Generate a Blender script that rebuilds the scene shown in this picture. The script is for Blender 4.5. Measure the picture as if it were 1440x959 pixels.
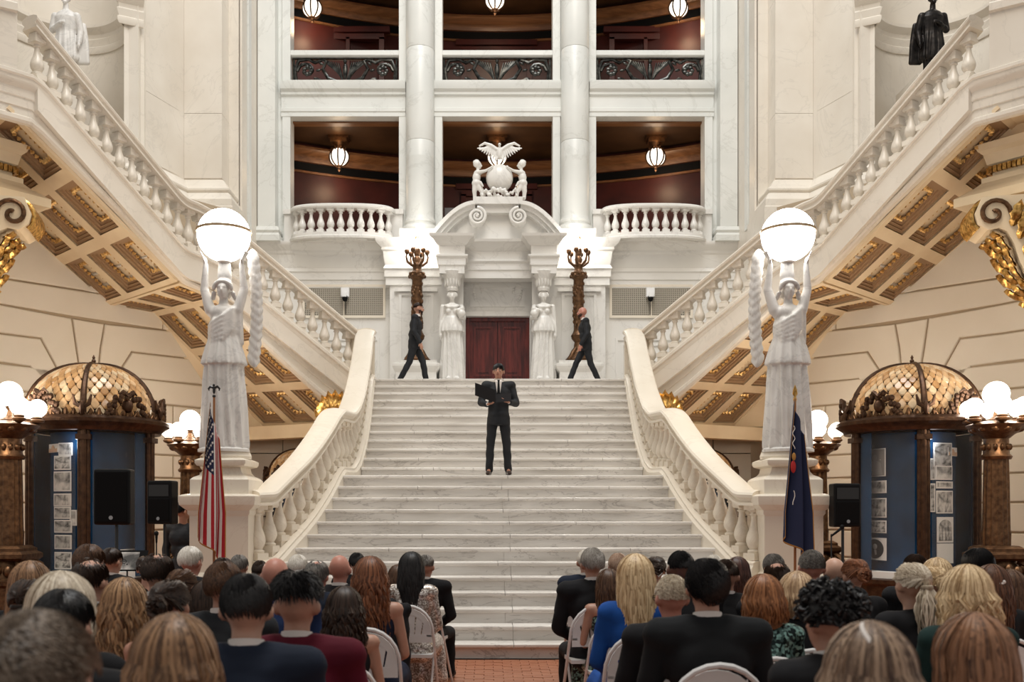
import bpy, bmesh, math, random
import numpy as np
from mathutils import Vector, Matrix, noise as mnoise
PI = math.pi
rnd = random.Random(7)
for o in list(bpy.data.objects):
    bpy.data.objects.remove(o)
SC = bpy.context.scene
COL = SC.collection
# ------------------------------------------------------------------ camera, world, light, exposure
CX, CY, FPX, CAMX, CAMZ = 687.0, 720.0, 1400.0, -0.225, 1.71
cam = bpy.data.cameras.new('camera')
cam.sensor_width = 36.0
cam.lens = 36.0 * FPX / 1440
cam.shift_x = (720 - CX) / 1440
cam.shift_y = (CY - 479.5) / 1440
cam.clip_start = 0.05
cam.dof.use_dof = True
cam.dof.focus_distance = 15.5
cam.dof.aperture_fstop = 3.2
cam_o = bpy.data.objects.new('camera', cam)
cam_o.location = (CAMX, 0, CAMZ)
cam_o.rotation_euler = (PI / 2, 0, 0)
COL.objects.link(cam_o)
SC.camera = cam_o
SC.view_settings.view_transform = 'Standard'
SC.view_settings.look = 'None'
SC.view_settings.gamma = 1
SC.view_settings.use_curve_mapping = False
SC.view_settings.exposure = 0.13
SC.cycles.use_denoising = True
SC.cycles.max_bounces = 7
SC.cycles.diffuse_bounces = 4
SC.cycles.glossy_bounces = 3
SC.cycles.transmission_bounces = 4
SC.cycles.sample_clamp_indirect = 4
SC.cycles.caustics_reflective = False
SC.cycles.caustics_refractive = False
world = bpy.data.worlds.new('world')
SC.world = world
world.use_nodes = True
world.node_tree.nodes['Background'].inputs[0].default_value = (1.0, 0.965, 0.92, 1)
world.node_tree.nodes['Background'].inputs[1].default_value = 0.40

def X(px, d): return (px - CX) * d / FPX + CAMX
def Z(py, d): return CAMZ + (CY - py) * d / FPX

def area(name, loc, target, size, energy, color):
    l = bpy.data.lights.new(name, 'AREA')
    l.shape = 'DISK'; l.size = size; l.energy = energy; l.color = color
    o = bpy.data.objects.new(name, l); o.location = loc
    o.rotation_euler = (Vector(target) - Vector(loc)).to_track_quat('-Z', 'Y').to_euler()
    COL.objects.link(o); return o
def point(name, loc, energy, color, r=0.15):
    l = bpy.data.lights.new(name, 'POINT')
    l.energy = energy; l.color = color; l.shadow_soft_size = r
    o = bpy.data.objects.new(name, l); o.location = loc
    COL.objects.link(o); return o
# daylight falling from the dome windows high above the rotunda
area('dome_daylight', (0, 12, 30), (0, 21, 6), 12, 3600, (0.95, 0.98, 1.0))
# warm area light added high in the dome as fill
area('dome_warm_fill', (0, 4, 26), (0, 16, 2), 9, 1700, (1.0, 0.88, 0.72))

# ------------------------------------------------------------------ materials
MATS = {}
def nmat(name, col=(.8, .8, .8), rough=.5, metal=0, emit=None, estr=0, spec=.5, coat=0, alpha=1, trans=0, ior=1.45):
    m = bpy.data.materials.new(name); m.use_nodes = True
    b = m.node_tree.nodes['Principled BSDF']
    b.inputs['Base Color'].default_value = (*col, 1)
    b.inputs['Roughness'].default_value = rough
    b.inputs['Metallic'].default_value = metal
    b.inputs['Specular IOR Level'].default_value = spec
    b.inputs['Coat Weight'].default_value = coat
    b.inputs['Alpha'].default_value = alpha
    b.inputs['Transmission Weight'].default_value = trans
    b.inputs['IOR'].default_value = ior
    if emit:
        b.inputs['Emission Color'].default_value = (*emit, 1)
        b.inputs['Emission Strength'].default_value = estr
    MATS[name] = m
    return m
def ramp_noise(m, c0, c1, scale=5, detail=5, p0=.35, p1=.65, stretch=(1, 1, 1), distort=0, bump=0, bscale=None, extra=None):
    """colour of m = noise ramp between c0 and c1 in object space; optional second veins layer"""
    nt = m.node_tree; N = nt.nodes; L = nt.links
    b = N['Principled BSDF']
    tc = N.new('ShaderNodeTexCoord'); mp = N.new('ShaderNodeMapping'); mp.inputs['Scale'].default_value = stretch
    L.new(tc.outputs['Object'], mp.inputs[0])
    n = N.new('ShaderNodeTexNoise'); n.inputs['Scale'].default_value = scale; n.inputs['Detail'].default_value = detail
    n.inputs['Distortion'].default_value = distort
    L.new(mp.outputs[0], n.inputs['Vector'])
    r = N.new('ShaderNodeValToRGB')
    r.color_ramp.elements[0].position = p0; r.color_ramp.elements[1].position = p1
    r.color_ramp.elements[0].color = (*c0, 1); r.color_ramp.elements[1].color = (*c1, 1)
    L.new(n.outputs['Fac'], r.inputs[0])
    out = r.outputs[0]
    if extra:      # thin veins: (colour, scale, width, strength)
        vc, vs, vw, vk = extra
        n2 = N.new('ShaderNodeTexNoise'); n2.inputs['Scale'].default_value = vs; n2.inputs['Detail'].default_value = 7
        n2.inputs['Distortion'].default_value = 1.2; n2.inputs['Roughness'].default_value = .6
        L.new(mp.outputs[0], n2.inputs['Vector'])
        s = N.new('ShaderNodeMath'); s.operation = 'SUBTRACT'; s.inputs[1].default_value = .5; L.new(n2.outputs['Fac'], s.inputs[0])
        a = N.new('ShaderNodeMath'); a.operation = 'ABSOLUTE'; L.new(s.outputs[0], a.inputs[0])
        mr = N.new('ShaderNodeMapRange'); mr.inputs[1].default_value = 0; mr.inputs[2].default_value = vw
        mr.inputs[3].default_value = vk; mr.inputs[4].default_value = 0; L.new(a.outputs[0], mr.inputs[0])
        mx = N.new('ShaderNodeMix'); mx.data_type = 'RGBA'
        L.new(mr.outputs[0], mx.inputs['Factor']); L.new(out, mx.inputs[6]); mx.inputs[7].default_value = (*vc, 1)
        out = mx.outputs[2]
    L.new(out, b.inputs['Base Color'])
    if bump:
        bn = N.new('ShaderNodeTexNoise'); bn.inputs['Scale'].default_value = bscale or scale; bn.inputs['Detail'].default_value = 3
        L.new(mp.outputs[0], bn.inputs['Vector'])
        bp = N.new('ShaderNodeBump'); bp.inputs['Strength'].default_value = bump; bp.inputs['Distance'].default_value = .01
        L.new(bn.outputs['Fac'], bp.inputs['Height']); L.new(bp.outputs[0], b.inputs['Normal'])
    return m
M_marble = ramp_noise(nmat('white_marble', rough=.28), (.72, .70, .66), (.80, .785, .75), .9, 6, .3, .7, extra=((.52, .50, .47), .7, .018, .35))
M_cool = ramp_noise(nmat('cool_marble', rough=.36), (.66, .67, .64), (.76, .765, .73), .8, 6, .3, .7, extra=((.5, .5, .46), .6, .015, .35))
M_flight = ramp_noise(nmat('warm_lit_marble', rough=.3), (.67, .61, .525), (.765, .715, .635), .9, 6, .3, .7, extra=((.52, .48, .42), .7, .015, .3))  # white marble again, the warm light at the sides put into its colour
M_lamptint = ramp_noise(nmat('lamp_tinted_marble', rough=.3), (.74, .67, .56), (.80, .735, .63), 1.1, 5, .3, .7, extra=((.6, .5, .4), .8, .012, .3))  # marble with the yellow of the warm lamps painted into its colour
M_step = ramp_noise(nmat('veined_step_marble', rough=.22), (.60, .565, .52), (.76, .73, .69), 1.6, 8, .3, .65, stretch=(.6, 1, 3.0), distort=.5, extra=((.30, .27, .25), 1.1, .012, .6))
M_ashlar = ramp_noise(nmat('cream_limestone', rough=.45), (.76, .69, .58), (.82, .76, .66), .8, 5, .3, .7)
M_joint = nmat('joint_tan', (.42, .33, .23), .8)
M_statue = ramp_noise(nmat('statue_marble', rough=.4), (.62, .60, .57), (.76, .74, .71), 3, 6, .3, .7, extra=((.42, .41, .4), 2, .03, .4))
M_bronzeb = ramp_noise(nmat('black_bronze', metal=.7, rough=.38), (.008, .007, .007), (.03, .025, .022), 9, 3)
M_bronze = ramp_noise(nmat('brown_bronze', metal=.75, rough=.42), (.065, .032, .016), (.19, .10, .048), 14, 4, .3, .75, bump=.5, bscale=25)
M_dbronze = ramp_noise(nmat('dark_bronze', metal=.7, rough=.4), (.040, .020, .012), (.10, .052, .028), 12, 4, .3, .75, bump=.5, bscale=30)
M_gold = ramp_noise(nmat('gold_leaf', metal=1, rough=.3), (.30, .15, .035), (.78, .47, .15), 18, 3, .35, .6, bump=.4, bscale=30)
M_giltp = ramp_noise(nmat('gilded_plaster', metal=.45, rough=.4), (.40, .20, .05), (.85, .56, .22), 18, 3, .3, .6)
M_soffit = ramp_noise(nmat('cream_plaster', rough=.55), (.72, .57, .38), (.80, .66, .46), 1.5, 3)
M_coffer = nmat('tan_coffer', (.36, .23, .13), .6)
M_brownceil = ramp_noise(nmat('brown_ceiling', rough=.5), (.05, .025, .012), (.085, .043, .02), 1.5, 4)
M_wood = ramp_noise(nmat('stained_wood', rough=.35), (.16, .07, .03), (.26, .12, .05), 2, 5, stretch=(.3, 6, 6))
M_redwall = ramp_noise(nmat('dark_red_wall', rough=.4), (.052, .010, .008), (.085, .016, .012), 1.5, 4)
M_mahog = ramp_noise(nmat('mahogany', rough=.25, coat=.3), (.06, .010, .008), (.15, .022, .016), 3, 6, stretch=(5, 5, .6))
M_grilleiron = ramp_noise(nmat('blackened_bronze_grille', metal=.85, rough=.33), (.02, .021, .02), (.10, .10, .092), 10, 3)
M_globe = nmat('lit_opal_globe', (1, 1, 1), .4, emit=(1.0, .97, .92), estr=11)
M_bulb = nmat('lit_opal_bulb', (1, 1, 1), .4, emit=(1.0, .93, .82), estr=9)
M_lantern = nmat('lit_lantern_glass', (1, 1, 1), .4, emit=(1.0, .9, .76), estr=1.7)
M_black = nmat('black_plastic', (.004, .004, .0045), .55, spec=.2)
M_blackm = nmat('black_speaker_mesh', (.005, .005, .0055), .8, spec=.15)
M_steel = nmat('dark_steel', (.05, .05, .05), .35, .8)
M_whitep = nmat('white_plastic', (.8, .8, .8), .35)
M_glass = nmat('display_glass', (1, 1, 1), .02, alpha=.045, spec=.5)
M_blue = ramp_noise(nmat('blue_velvet_backing', rough=.9, spec=.1), (.002, .022, .060), (.004, .040, .105), 2, 3)
M_pane_back = nmat('lead_came', (.035, .022, .015), .5, .5)
M_paper = nmat('white_card', (.78, .77, .74), .7)
M_tile = ramp_noise(nmat('terracotta_tile', rough=.3), (.30, .10, .05), (.46, .19, .10), 3, 3)
M_grout = nmat('dark_grout', (.10, .05, .035), .8)
M_red = nmat('flag_red', (.42, .012, .02), .75)
M_white = nmat('flag_white', (.75, .70, .66), .75)
M_navy = nmat('flag_navy', (.012, .018, .06), .75)
M_fringe = nmat('gold_fringe', (.45, .22, .05), .7)

# ------------------------------------------------------------------ mesh builder
class B:
    def __init__(s): s.v = []; s.f = []; s.m = []
    def add(s, vs, fs, mi=0):
        o = len(s.v); s.v += [tuple(v) for v in vs]
        for f in fs: s.f.append(tuple(i + o for i in f)); s.m.append(mi)
        return s
    def box(s, x0, x1, y0, y1, z0, z1, mi=0):
        return s.add([(x0, y0, z0), (x1, y0, z0), (x1, y1, z0), (x0, y1, z0), (x0, y0, z1), (x1, y0, z1), (x1, y1, z1), (x0, y1, z1)],
                     [(0, 3, 2, 1), (4, 5, 6, 7), (0, 1, 5, 4), (1, 2, 6, 5), (2, 3, 7, 6), (3, 0, 4, 7)], mi)
    def cbox(s, c, hx, hy, hz, ang=0, mi=0):
        ca, sa = math.cos(ang), math.sin(ang)
        vs = []
        for z in (-hz, hz):
            for x, y in ((-hx, -hy), (hx, -hy), (hx, hy), (-hx, hy)):
                vs.append((c[0] + x * ca - y * sa, c[1] + x * sa + y * ca, c[2] + z))
        return s.add(vs, [(0, 3, 2, 1), (4, 5, 6, 7), (0, 1, 5, 4), (1, 2, 6, 5), (2, 3, 7, 6), (3, 0, 4, 7)], mi)
    def rings(s, rings, closed_path=False, cap=True, mi=0):
        n = len(rings[0]); o = []
        vs = [p for r in rings for p in r]; fs = []
        R = len(rings)
        for i in range(R if closed_path else R - 1):
            a = i * n; b = ((i + 1) % R) * n
            for j in range(n):
                k = (j + 1) % n
                fs.append((a + j, a + k, b + k, b + j))
        if cap and not closed_path:
            fs.append(tuple(range(n))[::-1]); fs.append(tuple(range((R - 1) * n, R * n)))
        return s.add(vs, fs, mi)
    def lathe(s, prof, c=(0, 0, 0), seg=20, mi=0, sx=1, sy=1, fn=None):
        rs = []
        for r, z in prof:
            r = max(r, 1e-4)
            ring = []
            for i in range(seg):
                a = 2 * PI * i / seg
                q = r * (fn(a, z) if fn else 1)
                ring.append((c[0] + q * math.cos(a) * sx, c[1] + q * math.sin(a) * sy, c[2] + z))
            rs.append(ring)
        return s.rings(rs, mi=mi)
    def prism(s, poly, y0, y1, mi=0):
        """poly in (x, z), extruded along y"""
        n = len(poly)
        vs = [(x, y0, z) for x, z in poly] + [(x, y1, z) for x, z in poly]
        fs = [tuple(range(n)), tuple(range(n, 2 * n))[::-1]] + [(i, (i + 1) % n, n + (i + 1) % n, n + i) for i in range(n)]
        return s.add(vs, fs, mi)
    def slab(s, poly, z0, z1, mi=0):
        """poly in (x, y), extruded along z"""
        n = len(poly)
        vs = [(x, y, z0) for x, y in poly] + [(x, y, z1) for x, y in poly]
        fs = [tuple(range(n)), tuple(range(n, 2 * n))[::-1]] + [(i, (i + 1) % n, n + (i + 1) % n, n + i) for i in range(n)]
        return s.add(vs, fs, mi)
    def cap(s, p0, p1, r0, r1, seg=10, mi=0, flat=1.0):
        p0 = Vector(p0); p1 = Vector(p1); d = p1 - p0; L = d.length
        if L < 1e-6: d = Vector((0, 0, 1)); L = 1e-6
        d = d.normalized(); u = d.orthogonal().normalized(); w = d.cross(u)
        rs = []
        for a in (-80, -50, -20): 
            t = math.radians(a); rs.append((p0 + d * r0 * math.sin(t), r0 * math.cos(t)))
        rs.append((p0, r0)); rs.append((p1, r1))
        for a in (20, 50, 80):
            t = math.radians(a); rs.append((p1 + d * r1 * math.sin(t), r1 * math.cos(t)))
        return s.rings([[tuple(c + (u * math.cos(2 * PI * i / seg) + w * math.sin(2 * PI * i / seg) * flat) * r) for i in range(seg)] for c, r in rs], mi=mi)
    def ell(s, c, r, seg=16, nr=10, rot=None, mi=0):
        R = Matrix.Rotation(rot[0], 3, rot[1]) if rot else None
        rs = []
        for j in range(nr + 1):
            t = -PI / 2 + PI * (j + (0.12 if j == 0 else (-0.12 if j == nr else 0))) / nr
            ring = []
            for i in range(seg):
                a = 2 * PI * i / seg
                p = Vector((r[0] * math.cos(t) * math.cos(a), r[1] * math.cos(t) * math.sin(a), r[2] * math.sin(t)))
                if R: p = R @ p
                ring.append((c[0] + p.x, c[1] + p.y, c[2] + p.z))
            rs.append(ring)
        return s.rings(rs, mi=mi)
    def tube(s, pts, rad, seg=6, mi=0, flat=1.0):
        pts = [Vector(p) for p in pts]; n = len(pts)
        if not hasattr(rad, '__len__'): rad = [rad] * n
        rs = []; u = None
        for i in range(n):
            d = (pts[min(i + 1, n - 1)] - pts[max(i - 1, 0)])
            if d.length < 1e-7: d = Vector((0, 0, 1))
            d.normalize()
            if u is None: u = d.orthogonal().normalized()
            else:
                u = u - d * u.dot(d)
                u = u.normalized() if u.length > 1e-6 else d.orthogonal().normalized()
            w = d.cross(u); r = rad[i]
            rs.append([tuple(pts[i] + u * math.cos(2 * PI * k / seg) * r + w * math.sin(2 * PI * k / seg) * r * flat) for k in range(seg)])
        return s.rings(rs, mi=mi)
    def sweep(s, path, prof, closed=False, mi=0, cap=True):
        """path [(x,y,z)], prof [(n,h)] : n = offset to the right of travel in plan (mitred), h = up"""
        P = [Vector(p) for p in path]; n = len(P); rs = []
        for i in range(n):
            a = P[i - 1] if (i > 0 or closed) else None
            b = P[(i + 1) % n] if (i < n - 1 or closed) else None
            t1 = Vector((P[i].x - a.x, P[i].y - a.y)).normalized() if a is not None else None
            t2 = Vector((b.x - P[i].x, b.y - P[i].y)).normalized() if b is not None else None
            if t1 is None: t1 = t2
            if t2 is None: t2 = t1
            n1 = Vector((t1.y, -t1.x)); n2 = Vector((t2.y, -t2.x))
            m = n1 + n2
            m = m.normalized() if m.length > 1e-5 else n1
            k = 1 / max(.35, m.dot(n1))
            rs.append([(P[i].x + m.x * q * k, P[i].y + m.y * q * k, P[i].z + h) for q, h in prof])
        return s.rings(rs, closed_path=closed, cap=cap, mi=mi)
    def mesh(s, name='mesh', smooth=30, recalc=True):
        me = bpy.data.meshes.new(name)
        me.from_pydata(s.v, [], s.f)
        if any(s.m): me.polygons.foreach_set('material_index', s.m)
        if recalc:
            bm = bmesh.new(); bm.from_mesh(me)
            bmesh.ops.recalc_face_normals(bm, faces=bm.faces); bm.to_mesh(me); bm.free()
        if smooth:
            me.shade_smooth()
            me.set_sharp_from_angle(angle=math.radians(smooth))
        me.update()
        return me
def tag(o, label=None, cat=None, group=None, kind=None):
    if label: o['label'] = label
    if cat: o['category'] = cat
    if group: o['group'] = group
    if kind: o['kind'] = kind
    return o
def obj(name, me, mat=None, parent=None, label=None, cat=None, group=None, kind=None, loc=None, rot=None, scale=None, smooth=30):
    if isinstance(me, B): me = me.mesh(name, smooth)
    o = bpy.data.objects.new(name, me); COL.objects.link(o)
    if mat is not None and len(me.materials) == 0:
        for m in (mat if isinstance(mat, (list, tuple)) else [mat]): me.materials.append(m)
    if parent is not None: o.parent = parent
    if loc is not None: o.location = loc
    if rot is not None: o.rotation_euler = rot
    if scale is not None: o.scale = scale if hasattr(scale, '__len__') else (scale,) * 3
    return tag(o, label, cat, group, kind)
def empty(name, loc=(0, 0, 0), label=None, cat=None, group=None, kind=None, rotz=0, scale=1):
    o = bpy.data.objects.new(name, None); COL.objects.link(o)
    o.location = loc; o.rotation_euler = (0, 0, rotz); o.scale = (scale,) * 3
    o.empty_display_size = .1
    return tag(o, label, cat, group, kind)
def omat(o, mat):
    """give this copy its own material while sharing the mesh"""
    for i, m in enumerate(mat if isinstance(mat, (list, tuple)) else [mat]):
        if len(o.data.materials) <= i: o.data.materials.append(None)
        o.material_slots[i].link = 'OBJECT'; o.material_slots[i].material = m
def bevel_mod(o, w=.01, seg=2):
    m = o.modifiers.new('bevel', 'BEVEL'); m.width = w; m.segments = seg; m.limit_method = 'ANGLE'; return o
def copy_tree(o, parent=None):
    c = o.copy(); COL.objects.link(c); c.parent = parent
    for ch in list(o.children): copy_tree(ch, c)
    return c
def blob(b, voxel=.02, smooth=3, disp=None, name='figure'):
    """fuse the overlapping shapes in builder b into one continuous skin"""
    me = b.mesh('tmp', 0)
    o = bpy.data.objects.new('tmp', me); COL.objects.link(o)
    r = o.modifiers.new('r', 'REMESH'); r.mode = 'VOXEL'; r.voxel_size = voxel; r.use_smooth_shade = True
    if smooth:
        m = o.modifiers.new('s', 'SMOOTH'); m.factor = .5; m.iterations = smooth
    dg = bpy.context.evaluated_depsgraph_get()
    out = bpy.data.meshes.new_from_object(o.evaluated_get(dg))
    bpy.data.objects.remove(o); bpy.data.meshes.remove(me)
    out.name = name; out.materials.clear()
    if disp is not None:
        n = len(out.vertices); co = np.empty(n * 3); out.vertices.foreach_get('co', co); co = co.reshape(-1, 3)
        no = np.empty(n * 3); out.vertices.foreach_get('normal', no); no = no.reshape(-1, 3)
        co = disp(co, no); out.vertices.foreach_set('co', co.reshape(-1)); out.update()
    out.shade_smooth()
    return out
def smoothpath(pts, n=8):
    """Catmull-Rom through pts (any dimension)"""
    P = [np.array(p, float) for p in pts]; P = [2 * P[0] - P[1]] + P + [2 * P[-1] - P[-2]]
    out = []
    for i in range(1, len(P) - 2):
        for k in range(n):
            t = k / n
            out.append(.5 * ((2 * P[i]) + (-P[i - 1] + P[i + 1]) * t + (2 * P[i - 1] - 5 * P[i] + 4 * P[i + 1] - P[i + 2]) * t * t + (-P[i - 1] + 3 * P[i] - 3 * P[i + 1] + P[i + 2]) * t ** 3))
    out.append(P[-2])
    return [tuple(float(c) for c in p) for p in out]
SIDE = {-1: 'left', 1: 'right'}
# ================================================================== the setting
RISE, RUN, D0 = .175, .3093, 11.57
def step_y(k): return D0 + (k - 1) * RUN + (.89 if k > 13 else 0)
PLAT = 25 * RISE
FY = 25.0                      # plane of the far marble wall
GAL = 8.4                      # gallery floor
UP2 = 12.48                    # second gallery floor
TOP = 18.5
# floor -----------------------------------------------------------
fl = obj('floor', B().box(-13, 13, -3, 26, -.3, -.012), M_grout, label='terracotta tiled rotunda floor in the aisle below the stairs', cat='floor', kind='structure')
tile = B().box(-.098, .098, -.048, .048, -.011, 0).mesh('tile', 0)
tile.materials.append(M_tile)
tr = random.Random(3)
def put_tile(x, y, r):
    o = obj('tile', tile, None, fl, loc=(x, y, tr.uniform(-.002, .001)), rot=(0, 0, r))
    return o
nt = 0
iy = 0
y = 11.48
while y > 9.7 and nt < 296:
    hw = .78
    x = -hw + (.1 if iy % 2 else 0)
    while x < hw + .2:
        put_tile(x, y, 0); nt += 1
        x += .203
    y -= .103; iy += 1
rest = B()
yy = 11.48; iy = 0
while yy > 0.5:
    x = -6.6 + (.1 if iy % 2 else 0)
    while x < 6.6:
        if not (yy > y + .05 and -.8 < x < 1.0): rest.box(x - .098, x + .098, yy - .048, yy + .048, -.011, -.001)
        x += .203
    yy -= .103; iy += 1
for ix in range(-60, 61):
    for jy in range(60):
        x, q = ix * .2, 11.62 + jy * .2
        if abs(x) < 3.3: continue
        rest.box(x - .097, x + .097, q - .097, q + .097, -.011, -.001)
obj('tiles_beyond', rest, M_tile, fl, kind='stuff', smooth=0)

# grand staircase --------------------------------------------------
HW = {13: 2.408, 12: 2.446, 11: 2.493, 10: 2.552, 9: 2.614, 8: 2.687, 7: 2.787, 6: 2.90, 5: 3.02, 4: 3.14, 3: 3.2, 2: 3.25, 1: 3.3}
for k in range(14, 26): HW[k] = 2.285 + (k - 14) / 11 * .24
stairs = empty('grand_staircase', (0, D0, 0), 'broad veined marble staircase rising from the aisle to the door platform', 'staircase')
sr = random.Random(11)
for k in range(1, 26):
    hw = HW[k] + .05; y0 = step_y(k); z = k * RISE
    y1 = (step_y(k + 1) + .05) if k < 25 else 26.0
    z0 = z - RISE
    st = obj('step', B().box(-hw, hw, y0 + .06, y1, z0 - .12 if k > 1 else 0, z - .052), M_step, stairs, loc=(0, -D0, 0), smooth=0)
    cuts = [-hw, .07 if k % 2 else -.02 + sr.uniform(-.1, .1), hw]
    cuts.insert(1, sr.uniform(-1.6, -.9)); cuts.insert(3, sr.uniform(1.0, 1.7))
    for a, b2 in zip(cuts[:-1], cuts[1:]):
        g = .003
        prof = [(y0 + .02, z - .05), (y0 + .004, z - .04), (y0, z - .025), (y0 + .004, z - .008), (y0 + .02, z), (y1 if k < 25 else y0 + .9, z), (y1 if k < 25 else y0 + .9, z - .05)]
        bb = B(); n = len(prof)
        vs = [(a + g, p, q) for p, q in prof] + [(b2 - g, p, q) for p, q in prof]
        bb.add(vs, [tuple(range(n)), tuple(range(n, 2 * n))[::-1]] + [(i, (i + 1) % n, n + (i + 1) % n, n + i) for i in range(n)])
        obj('tread', bb, M_step, st)
    for a, b2 in ((-hw, -.02 if k % 2 else .07), (-.02 if k % 2 else .07, hw)):
        obj('riser', B().box(a + .003, b2 - .003, y0 + .05, y0 + .07, z0, z - .051), M_step, st, smooth=0)
obj('floor_platform', B().box(-2.85, 2.85, 20.6, 22.4, PLAT - .35, PLAT - .002).box(-6.0, 6.0, 22.4, 25.3, PLAT - .35, PLAT - .002), M_step, label='marble platform floor in front of the red door', cat='platform', kind='structure', smooth=0)

# walls under and beside the flights -------------------------------
def wallpt(px, d): return (X(px, d), d)
WA = (-10.9, 16.2); WC = (-5.99, 22.0)
W0 = (X(0, 18.2), 18.2)
wdir = Vector((WC[0] - W0[0], WC[1] - W0[1])).normalized()
WA = (W0[0] - wdir.x * 3.2, W0[1] - wdir.y * 3.2)
wn = Vector((wdir.y, -wdir.x))            # towards the room
def on_wall(px, py):
    """point of the slanted side wall seen at a photo pixel, as (s along wall, z)"""
    k = (px - CX) / FPX
    # x = k*d + CAMX ; wall: (x,y) = W0 + s*wdir
    s = (k * W0[1] + CAMX - W0[0]) / (wdir.x - k * wdir.y)
    d = W0[1] + s * wdir.y
    return s, Z(py, d)
SC1 = on_wall(320, 500)[0]
def ashlar_polys():
    P = []
    def pg(*pts): P.append([on_wall(*p) for p in pts])
    pg((-40, 300), (160, 340), (160, 420), (116, 409), (0, 391), (-40, 385))
    pg((-40, 385), (0, 391), (116, 409), (150, 414), (228, 425), (228, 464), (100, 445), (0, 428), (-40, 420))
    pg((228, 425), (312, 440), (312, 476), (228, 464))
    pg((-40, 420), (0, 428), (100, 447), (106, 490), (116, 556), (100, 556), (84, 528), (56, 476), (0, 469), (-40, 463))
    pg((100, 447), (123, 451), (146, 455), (140, 490), (134, 556), (116, 556), (106, 490))
    pg((146, 455), (228, 464), (312, 476), (312, 510), (280, 506), (184, 495), (163, 528), (150, 556), (134, 556), (140, 490))
    pg((-40, 463), (0, 469), (56, 476), (84, 528), (100, 556), (72, 556), (62, 539), (41, 516), (0, 510), (-40, 505))
    pg((184, 495), (280, 506), (312, 510), (312, 545), (281, 541), (197, 533), (181, 550), (163, 556), (150, 545), (163, 528))
    # courses beside the case
    ys_l = [510, 552, 592, 631, 667, 707, 748, 790, 830, 872]
    tops = [(0, y) for y in ys_l]
    def zc(px, py): return on_wall(px, py)[1]
    zl = [zc(45, y) for y in (516, 552, 592, 631, 667, 707, 748, 790, 830)] + [0.0]
    sA, sB = on_wall(-45, 600)[0], on_wall(70, 600)[0]
    sC, sD = on_wall(181, 600)[0], SC1
    for i in range(len(zl) - 1):
        a, b = (sA - 2.4, sA + .8, sB) if i % 2 else (sA - 2.4, sA - .3, sB), None
        for p, q in zip(a[:-1], a[1:]): P.append([(p, zl[i]), (q, zl[i]), (q, zl[i + 1]), (p, zl[i + 1])])
        cs = (sB, (sB + sC) / 2 + (.35 if i % 2 else -.35), sC)
        if i > 0:
            for p, q in zip(cs[:-1], cs[1:]): P.append([(p, zl[i]), (q, zl[i]), (q, zl[i + 1]), (p, zl[i + 1])])
        cs = (sC, sC + 1.0, sD) if i % 2 else (sC, sC + 1.9, sD)
        zt, zb = (zl[i], zl[i + 1])
        if i == 0: zt = zc(240, 537)
        for p, q in zip(cs[:-1], cs[1:]): P.append([(p, zt), (q, zt), (q, zb), (p, zb)])
    for z0, z1 in ((zl[0], zl[0] + .55), (zl[0] + .55, zl[0] + 1.1), (zl[0] + 1.1, zl[0] + 1.7), (zl[0] + 1.7, zl[0] + 2.3), (zl[0] + 2.3, zl[0] + 3.2)):
        P.append([(sA - 2.4, z1), (on_wall(-40, 400)[0], z1), (on_wall(-40, 400)[0], z0), (sA - 2.4, z0)])
    return P
POLYS = ashlar_polys()
def inset(poly, g):
    n = len(poly); A = sum(poly[i][0] * poly[(i + 1) % n][1] - poly[(i + 1) % n][0] * poly[i][1] for i in range(n))
    if A < 0: poly = poly[::-1]
    out = []
    for i in range(n):
        p0, p1, p2 = Vector(poly[i - 1]), Vector(poly[i]), Vector(poly[(i + 1) % n])
        a = (p1 - p0).normalized(); b = (p2 - p1).normalized()
        n1 = Vector((-a.y, a.x)); n2 = Vector((-b.y, b.x)); m = (n1 + n2)
        m = m.normalized() if m.length > 1e-4 else n1
        out.append(p1 + m * g / max(.4, m.dot(n1)))
    return out
def side_wall(s):
    nm = 'wall_' + SIDE[s]
    def P(sv, z, off): 
        x = W0[0] + wdir.x * sv + wn.x * off; yv = W0[1] + wdir.y * sv + wn.y * off
        return (-x if s > 0 else x, yv, z)
    b = B()
    a0, a1 = -3.2, SC1
    b.add([P(a0, 0, 0), P(a1, 0, 0), P(a1, GAL, 0), P(a0, GAL, 0), P(a0, 0, -.5), P(a1, 0, -.5), P(a1, GAL, -.5), P(a0, GAL, -.5)],
          [(0, 1, 2, 3), (4, 5, 6, 7), (0, 1, 5, 4), (1, 2, 6, 5), (2, 3, 7, 6), (3, 0, 4, 7)])
    w = obj(nm, b, M_joint, label=f'cream stone wall with grooved courses behind the {SIDE[s]} display case', cat='wall', kind='structure', smooth=0)
    for poly in POLYS:
        q = inset(poly, .018); q2 = inset(poly, .034); n = len(q)
        bb = B()
        vs = [P(u.x, u.y, 0) for u in q] + [P(u.x, u.y, .03) for u in q] + [P(u.x, u.y, .045) for u in q2]
        fs = [(i, (i + 1) % n, n + (i + 1) % n, n + i) for i in range(n)] + [(n + i, n + (i + 1) % n, 2 * n + (i + 1) % n, 2 * n + i) for i in range(n)]
        fs.append(tuple(range(2 * n, 3 * n)))
        bb.add(vs, fs)
        obj('stone', bb, M_ashlar, w, smooth=0)
    # return wall running back to the far wall, in courses
    zz = [0, .6, 1.2, 1.75, 2.3, 2.85, 3.4, 4.0, 4.6, 5.2, 5.8, 6.6, 7.5, GAL]
    for i in range(len(zz) - 1):
        xa = 5.99
        obj('stone', B().box(*sorted((s * (xa + .6), s * (xa - .0))), 22.0 + .015, FY, zz[i] + .015, zz[i + 1] - .015), M_ashlar, w, smooth=0)
for s in (-1, 1): side_wall(s)
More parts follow.
